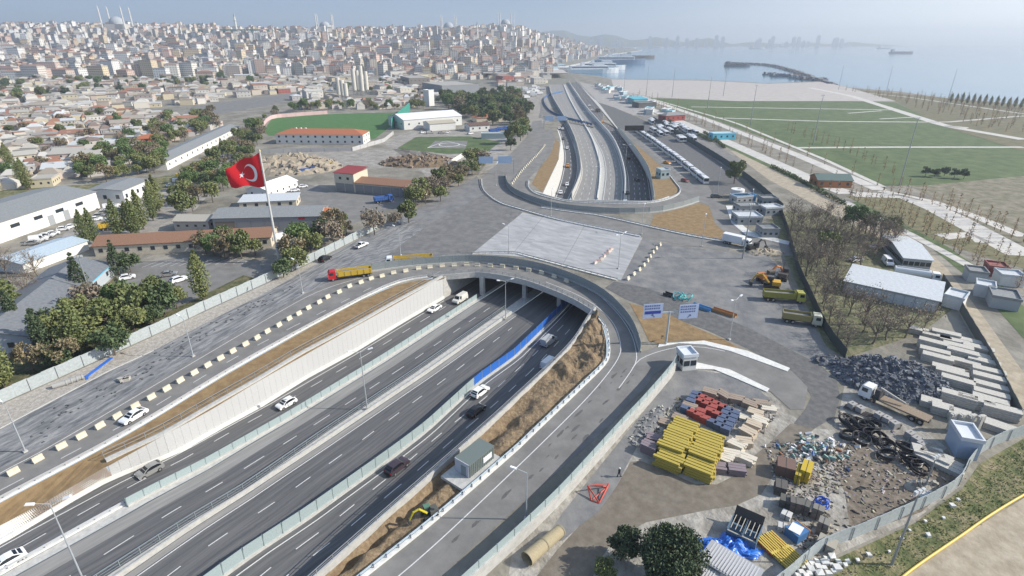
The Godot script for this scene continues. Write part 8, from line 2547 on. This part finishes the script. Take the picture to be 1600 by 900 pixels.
func slab_yard() -> void:
	rng.seed = 44
	rubble("rubble_heap", "big heap of blue grey broken stone beside stacked slabs", Vector3(75.5,0,-94.99), 10.5, 8.0, 3.6, -0.2, N("blue_gravel", K(0.07, 0.08, 0.1), K(0.18, 0.2, 0.23), 6.0, 0.95, 0.02, 7, 5.0), [C(0.12, 0.135, 0.16), C(0.17, 0.19, 0.22), C(0.09, 0.1, 0.125)], 290, 0.65, 2600)
	rubble("rubble_heap", "low dark asphalt heap at bend of loop road", Vector3(67.01,0,-101.31), 4.0, 2.5, 1.2, -0.3, N("blue_gravel", K(0.07, 0.08, 0.1), K(0.18, 0.2, 0.23), 6.0), [C(0.1, 0.11, 0.13), C(0.06, 0.065, 0.07)], 60, 0.6)
	rubble("rubble_heap", "brown demolition rubble heap beside helipad wall", Vector3(-50.95,0,-308.9), 22.0, 13.0, 4.5, 0.0, soil(), [C(0.28, 0.22, 0.17), C(0.2, 0.15, 0.12)], 120, 1.3)
	rubble("rubble_heap", "tan rubble heap left of clay roofed hall", Vector3(-116.99,0,-297.09), 26.0, 20.0, 7.0, 0.0, N("tan_rubble", K(0.25, 0.21, 0.16), K(0.4, 0.35, 0.27), 12.0, 0.95, 0.02, 7, 4.0), [C(0.34, 0.3, 0.24), C(0.26, 0.22, 0.18)], 120, 1.4)
	rubble("rubble_heap", "small tan sand heap beside the white box lorry", Vector3(80.45,0,-167.45), 6.0, 3.0, 1.6, 0.0, N("sand", K(0.4, 0.34, 0.25), K(0.56, 0.49, 0.38), 30.0), [C(0.35, 0.3, 0.24)], 20, 0.6)
	rubble("rubble_heap", "grey gravel ridge beside the concrete wall above track", Vector3(24.11,0,-80.34), 7.0, 1.6, 0.8, 0.93, gravel(), [C(0.26, 0.26, 0.26), C(0.4, 0.4, 0.38)], 60, 0.4)
	# precast slabs in stacks
	var sm := N("slab", K(0.4, 0.385, 0.35), K(0.56, 0.54, 0.49), 5.0, 0.85)
	var yaw := -0.64
	var where := P3([94.36,0,-113.63,95.94,0,-111.22,98.24,0,-111.81,91.97,0,-106.91,90.34,0,-103.92,89.22,0,-101.31,98.31,0,-108.89,96.79,0,-105.81,95.33,0,-102.86,93.94,0,-100.05,102.16,0,-108.32,100.55,0,-105.26,99.02,0,-102.34,97.55,0,-99.55,87.99,0,-95.46,87.04,0,-92.72,88.69,0,-97.35,95.05,0,-95.46,93.37,0,-92.95,91.87,0,-90.54,89.91,0,-88.02,88.33,0,-86,82.11,0,-88.43,82.99,0,-86.8,85.07,0,-85.6,86.77,0,-84.43,87.66,0,-82.91,77.44,0,-86.2,77.94,0,-83.86,79.6,0,-81.98])
	var i := 0
	for p in where:
		var long := i < 27 and i != 22
		var n := 3 + rng.randi() % 3
		var words := ["", "", "", "three", "four", "five"]
		var o := thing("slab_stack", "stack of %s long pale precast slabs in storage rows" % words[n] if long else "square stack of %s pale precast slabs by crane lorry" % words[n], "slabs", p, yaw + rng.randf_range(-0.05, 0.05), ("long stacks of %s slabs" if long else "square stacks of %s slabs") % words[n])
		for j in n:
			put(o, "slab", sm, Vector3(rng.randf_range(-0.1, 0.1), 0.22 + j * 0.4, rng.randf_range(-0.06, 0.06)), Vector3(5.4 if long else 3.2, 0.34, 1.9 if long else 2.4), rng.randf_range(-0.02, 0.02))
		i += 1
	for p in [Vector3(84.5,0,-78.93), Vector3(67.51,0,-72.38), Vector3(68.24,0,-71.47)]:
		var o := thing("slab_stack", "flat pale slab stack standing alone near hoarding", "slabs", p, yaw + rng.randf_range(-0.3, 0.3), "lone slab stacks near the hoarding")
		for j in 3: put(o, "slab", sm, Vector3(0, 0.22 + j * 0.38, 0), Vector3(4.2, 0.32, 2.4))
	for k in 4:
		var o := thing("precast_column", "pale upright precast column standing before square slab stacks", "column", (Vector3(75.83,0,-78.93)).lerp(Vector3(79.97,0,-78.24), k / 3.0), 0.3, "upright precast columns")
		put(o, "shaft", sm, Vector3(0, 1.8, 0), Vector3(0.7, 3.6, 0.6))
		for s in [-1.0, 1.0]: put(o, "corbel", sm, Vector3(s * 0.5, 3.3, 0), Vector3(0.5, 0.5, 0.5))
	# black pipe coils
	i = 0
	for p in P3([59.2,0,-81.06,59.54,0,-79.63,61.06,0,-80.34,61.37,0,-78.93,57.25,0,-76.88,58.86,0,-75.88,62.9,0,-79.63,61.97,0,-76.21,62.08,0,-74.26,64.85,0,-73.94,60.76,0,-71.92,63.69,0,-71.47,63.93,0,-70.42,64.09,0,-68.97,61.26,0,-77.21]):
		var o := thing("pipe_coil", "black plastic pipe coil lying among others in yard", "coil", p, rng.randf(), "black pipe coils in the yard")
		var tilt := Basis.from_euler(Vector3(rng.randf_range(-0.25, 0.25), 0, rng.randf_range(-0.3, 0.3)))
		for k in 4:
			var m := MB.new()
			torus(m, Vector3(rng.randf_range(-0.08, 0.08), 0.35 + k * 0.19, rng.randf_range(-0.08, 0.08)), 1.35 + rng.randf_range(-0.15, 0.1), 0.11, tilt)
			part(o, "turn", m, C(0.02, 0.021, 0.026, 0.45))
		i += 1
	i = 0
	for p in P3([62.41,0,-85.21,63.28,0,-84.05,65.53,0,-82.16,66.23,0,-81.06,66.7,0,-79.63,67.6,0,-76.88,67.82,0,-75.55,67.82,0,-74.26]):
		var o := thing("concrete_cube", "rough grey concrete test block beside the pipe coils", "block", p, rng.randf_range(0.2, 0.6), "concrete test blocks by the coils")
		put(o, "cube", C(0.34, 0.33, 0.32), Vector3(0, 0.6, 0), Vector3(1.3, 1.2, 1.1))
		put(o, "lifting_eye", C(0.08, 0.07, 0.06), Vector3(0, 1.25, 0), Vector3(0.3, 0.14, 0.1))
	var bars := thing("steel_bars", "bundle of long dark steel bars between blocks and coils", "bars", Vector3(64.6,0,-82.54), -0.77)
	for k in 8: put(bars, "bar", C(0.1, 0.09, 0.09), Vector3(0, 0.15 + 0.12 * (k % 2), (k - 4) * 0.22), Vector3(9, 0.14, 0.14), rng.randf_range(-0.03, 0.03))
	var beam := thing("precast_beam", "long pale precast beams lying beside the storage shed", "beam", Vector3(68.03,0,-70.87), -0.89)
	for k in 3: put(beam, "slab", sm, Vector3(0.3 * k, 0.4, (k - 1) * 1.1), Vector3(6.5, 0.8, 1.0))
	rubble("boulder", "single large tan boulder beside short floodlight pole", Vector3(62.01,0,-65.25), 2.6, 1.4, 1.6, 0.0, C(0.34, 0.31, 0.26), [C(0.36, 0.33, 0.28)], 10, 0.6)
	for p in P3([61.16,0,-63.56,62.18,0,-64.07,63.1,0,-64.72]):
		var o := thing("white_sack", "white sack lying at foot of the grey hoarding", "sack", p, rng.randf(), "white sacks by the hoarding")
		var m := MB.new()
		m.slab(Transform3D(Basis.IDENTITY, Vector3(0, 0.25, 0)), Vector3(1.3, 0.5, 0.7), 0.6)
		part(o, "sack_body", m, C(0.72, 0.72, 0.72))
		put(o, "tie", C(0.6, 0.6, 0.6), Vector3(0.68, 0.2, 0), Vector3(0.2, 0.14, 0.2))
	i = 0
	for p in in_poly(P2([35.64,-49.51,37.5,-51.39,41.87,-52.65,43.94,-51.87,40.56,-50.16]), 26, 0.7):
		rubble_rock(p, rng.randf_range(0.4, 1.0))
	for p in in_poly(P2([43.94,-51.87,55.11,-57.59,66.12,-62.92,60.84,-58.15,50.36,-52.85]), 16, 2.0):
		rubble_rock(p, rng.randf_range(0.3, 0.7))


func rubble_rock(p: Vector3, s: float) -> void:
	var b := MB.new()
	var q := []
	for k in 8: q.append(Vector3(0.5 if k & 1 else -0.5, 0.5 if k & 2 else -0.2, 0.5 if k & 4 else -0.5) * rng.randf_range(0.7, 1.15) * s)
	for f in [[0, 1, 3, 2], [5, 4, 6, 7], [4, 0, 2, 6], [1, 5, 7, 3], [2, 3, 7, 6], [4, 5, 1, 0]]: b.quad(q[f[3]], q[f[2]], q[f[1]], q[f[0]])
	var o := MeshInstance3D.new()
	o.name = numbered("white_rock")
	o.mesh = b.mesh(C(0.6, 0.6, 0.58))
	add_child(o)
	o.position = p + Vector3(0, 0.12, 0)
	tag(o, "white limestone rock lying outside the grey hoarding", "rock", "white rocks outside the hoarding")


func small_things() -> void:
	rng.seed = 55
	for k in 4:
		var o := thing("concrete_pipe", "grey concrete drain pipe lying beside the long hoarding", "pipe", (Vector3(-88.22,0,-92.28)).lerp(Vector3(-86.53,0,-94.3), k / 3.0), 1.57 - 0.9, "drain pipes by the hoarding")
		var b := MB.new()
		b.cyl(Vector3(-1.2, 0.5, 0), Vector3(1.2, 0.5, 0), 0.5, 0.5, 16, false)
		b.cyl(Vector3(-1.2, 0.5, 0), Vector3(1.2, 0.5, 0), 0.38, 0.38, 16, false)
		part(o, "barrel", b, C(0.33, 0.33, 0.32))
		var s := MB.new()
		s.cyl(Vector3(0.95, 0.5, 0), Vector3(1.22, 0.5, 0), 0.58, 0.58, 16, false)
		part(o, "socket", s, C(0.36, 0.36, 0.35))
	var strip := thing("blue_sheet", "long strip of blue sheeting lying on works strip", "sheet", Vector3(-85.44,0,-99.3), 1.53)
	put(strip, "sheeting", C(0.03, 0.14, 0.55, 0.5), Vector3(0, 0.08, 0), Vector3(7.5, 0.1, 0.8))
	put(strip, "loose_end", C(0.03, 0.14, 0.55, 0.5), Vector3(-3.9, 0.1, 0.4), Vector3(1.6, 0.08, 0.4), 0.6)
	var mixer := thing("concrete_chunk", "pale broken concrete lump dug up on works strip", "lump", Vector3(-77.24,0,-94.3), 0.4)
	for k in 5: put(mixer, "lump", C(0.42, 0.4, 0.35), Vector3(rng.randf_range(-0.9, 0.9), 0.3, rng.randf_range(-0.6, 0.6)), Vector3(1.1, 0.6, 0.8), rng.randf() * 3)
	# barriers and sand bags on the apron
	for p in P3([25.19,0,-157.98,26.51,0,-159.05,27.6,0,-161.22,28.72,0,-163.44,29.87,0,-165.71,31.05,0,-168.04,31.95,0,-169.82]):
		var o := thing("water_barrier", "red and white plastic barrier left on the concrete apron", "barrier", p, rng.randf(), "plastic barriers on the apron")
		put(o, "lower_half", C(0.6, 0.57, 0.5), Vector3(0, 0.3, 0), Vector3(1.4, 0.6, 0.6))
		put(o, "upper_half", C(0.5, 0.33, 0.31), Vector3(0, 0.75, 0), Vector3(1.2, 0.3, 0.35))
	var teal := thing("steel_coil_heap", "heap of teal bent steel hoops on works yard", "hoops", Vector3(44.88,0,-132.8))
	for k in 9:
		var m := MB.new()
		torus(m, Vector3(rng.randf_range(-2, 2), 0.6, rng.randf_range(-1, 1)), rng.randf_range(0.7, 1.2), 0.12, Basis.from_euler(Vector3(rng.randf_range(-1, 1), 0, rng.randf_range(-1, 1))))
		part(teal, "hoop", m, C(0.1, 0.48, 0.48, 0.5))
	for q in [[Vector3(41.37,0,-134.8), C(0.03, 0.03, 0.035), "pile of black tyres and hose on works yard", 2.4], [Vector3(47.8,0,-127.07), C(0.1, 0.28, 0.5), "long blue steel trough lying on works yard", 5.0], [Vector3(52.45,0,-124.18), C(0.4, 0.2, 0.08), "long rusty orange trough lying on works yard", 6.0]]:
		var o := thing("steel_trough", q[2], "trough", q[0], -0.76)
		for s in [-1.0, 1.0]: put(o, "side_plate", q[1], Vector3(0, 0.4, s * 0.6), Vector3(q[3], 0.8, 0.1))
		put(o, "floor_plate", q[1], Vector3(0, 0.08, 0), Vector3(q[3], 0.12, 1.15))
	# flat patches of tar dug up along the strip
	var clods := MB.new()
	for p0 in in_poly(P2([-79.92,-75.88,-77.61,-86.8,-72.71,-99.05,-68.87,-115.81,-61.04,-134.8,-59.21,-144.25,-66.49,-131.62,-74.04,-114.25,-78.56,-97.83,-85.35,-82.91]), 110, 0.5):
		var p: Vector3 = p0 + Vector3(rng.randfn(), 0, rng.randfn()) * 0.8
		clods.slab(Transform3D(Basis.from_euler(Vector3(rng.randf() * 0.5, rng.randf() * 6, rng.randf() * 0.5)), p + Vector3(0, 0.08, 0)), Vector3(rng.randf_range(0.2, 0.8), 0.16, rng.randf_range(0.2, 0.6)), 0.7)
	tag(part(self, "asphalt_clods", clods, C(0.07, 0.075, 0.085)), "dark broken asphalt clods strewn over the works strip", "rubble", "", "stuff")
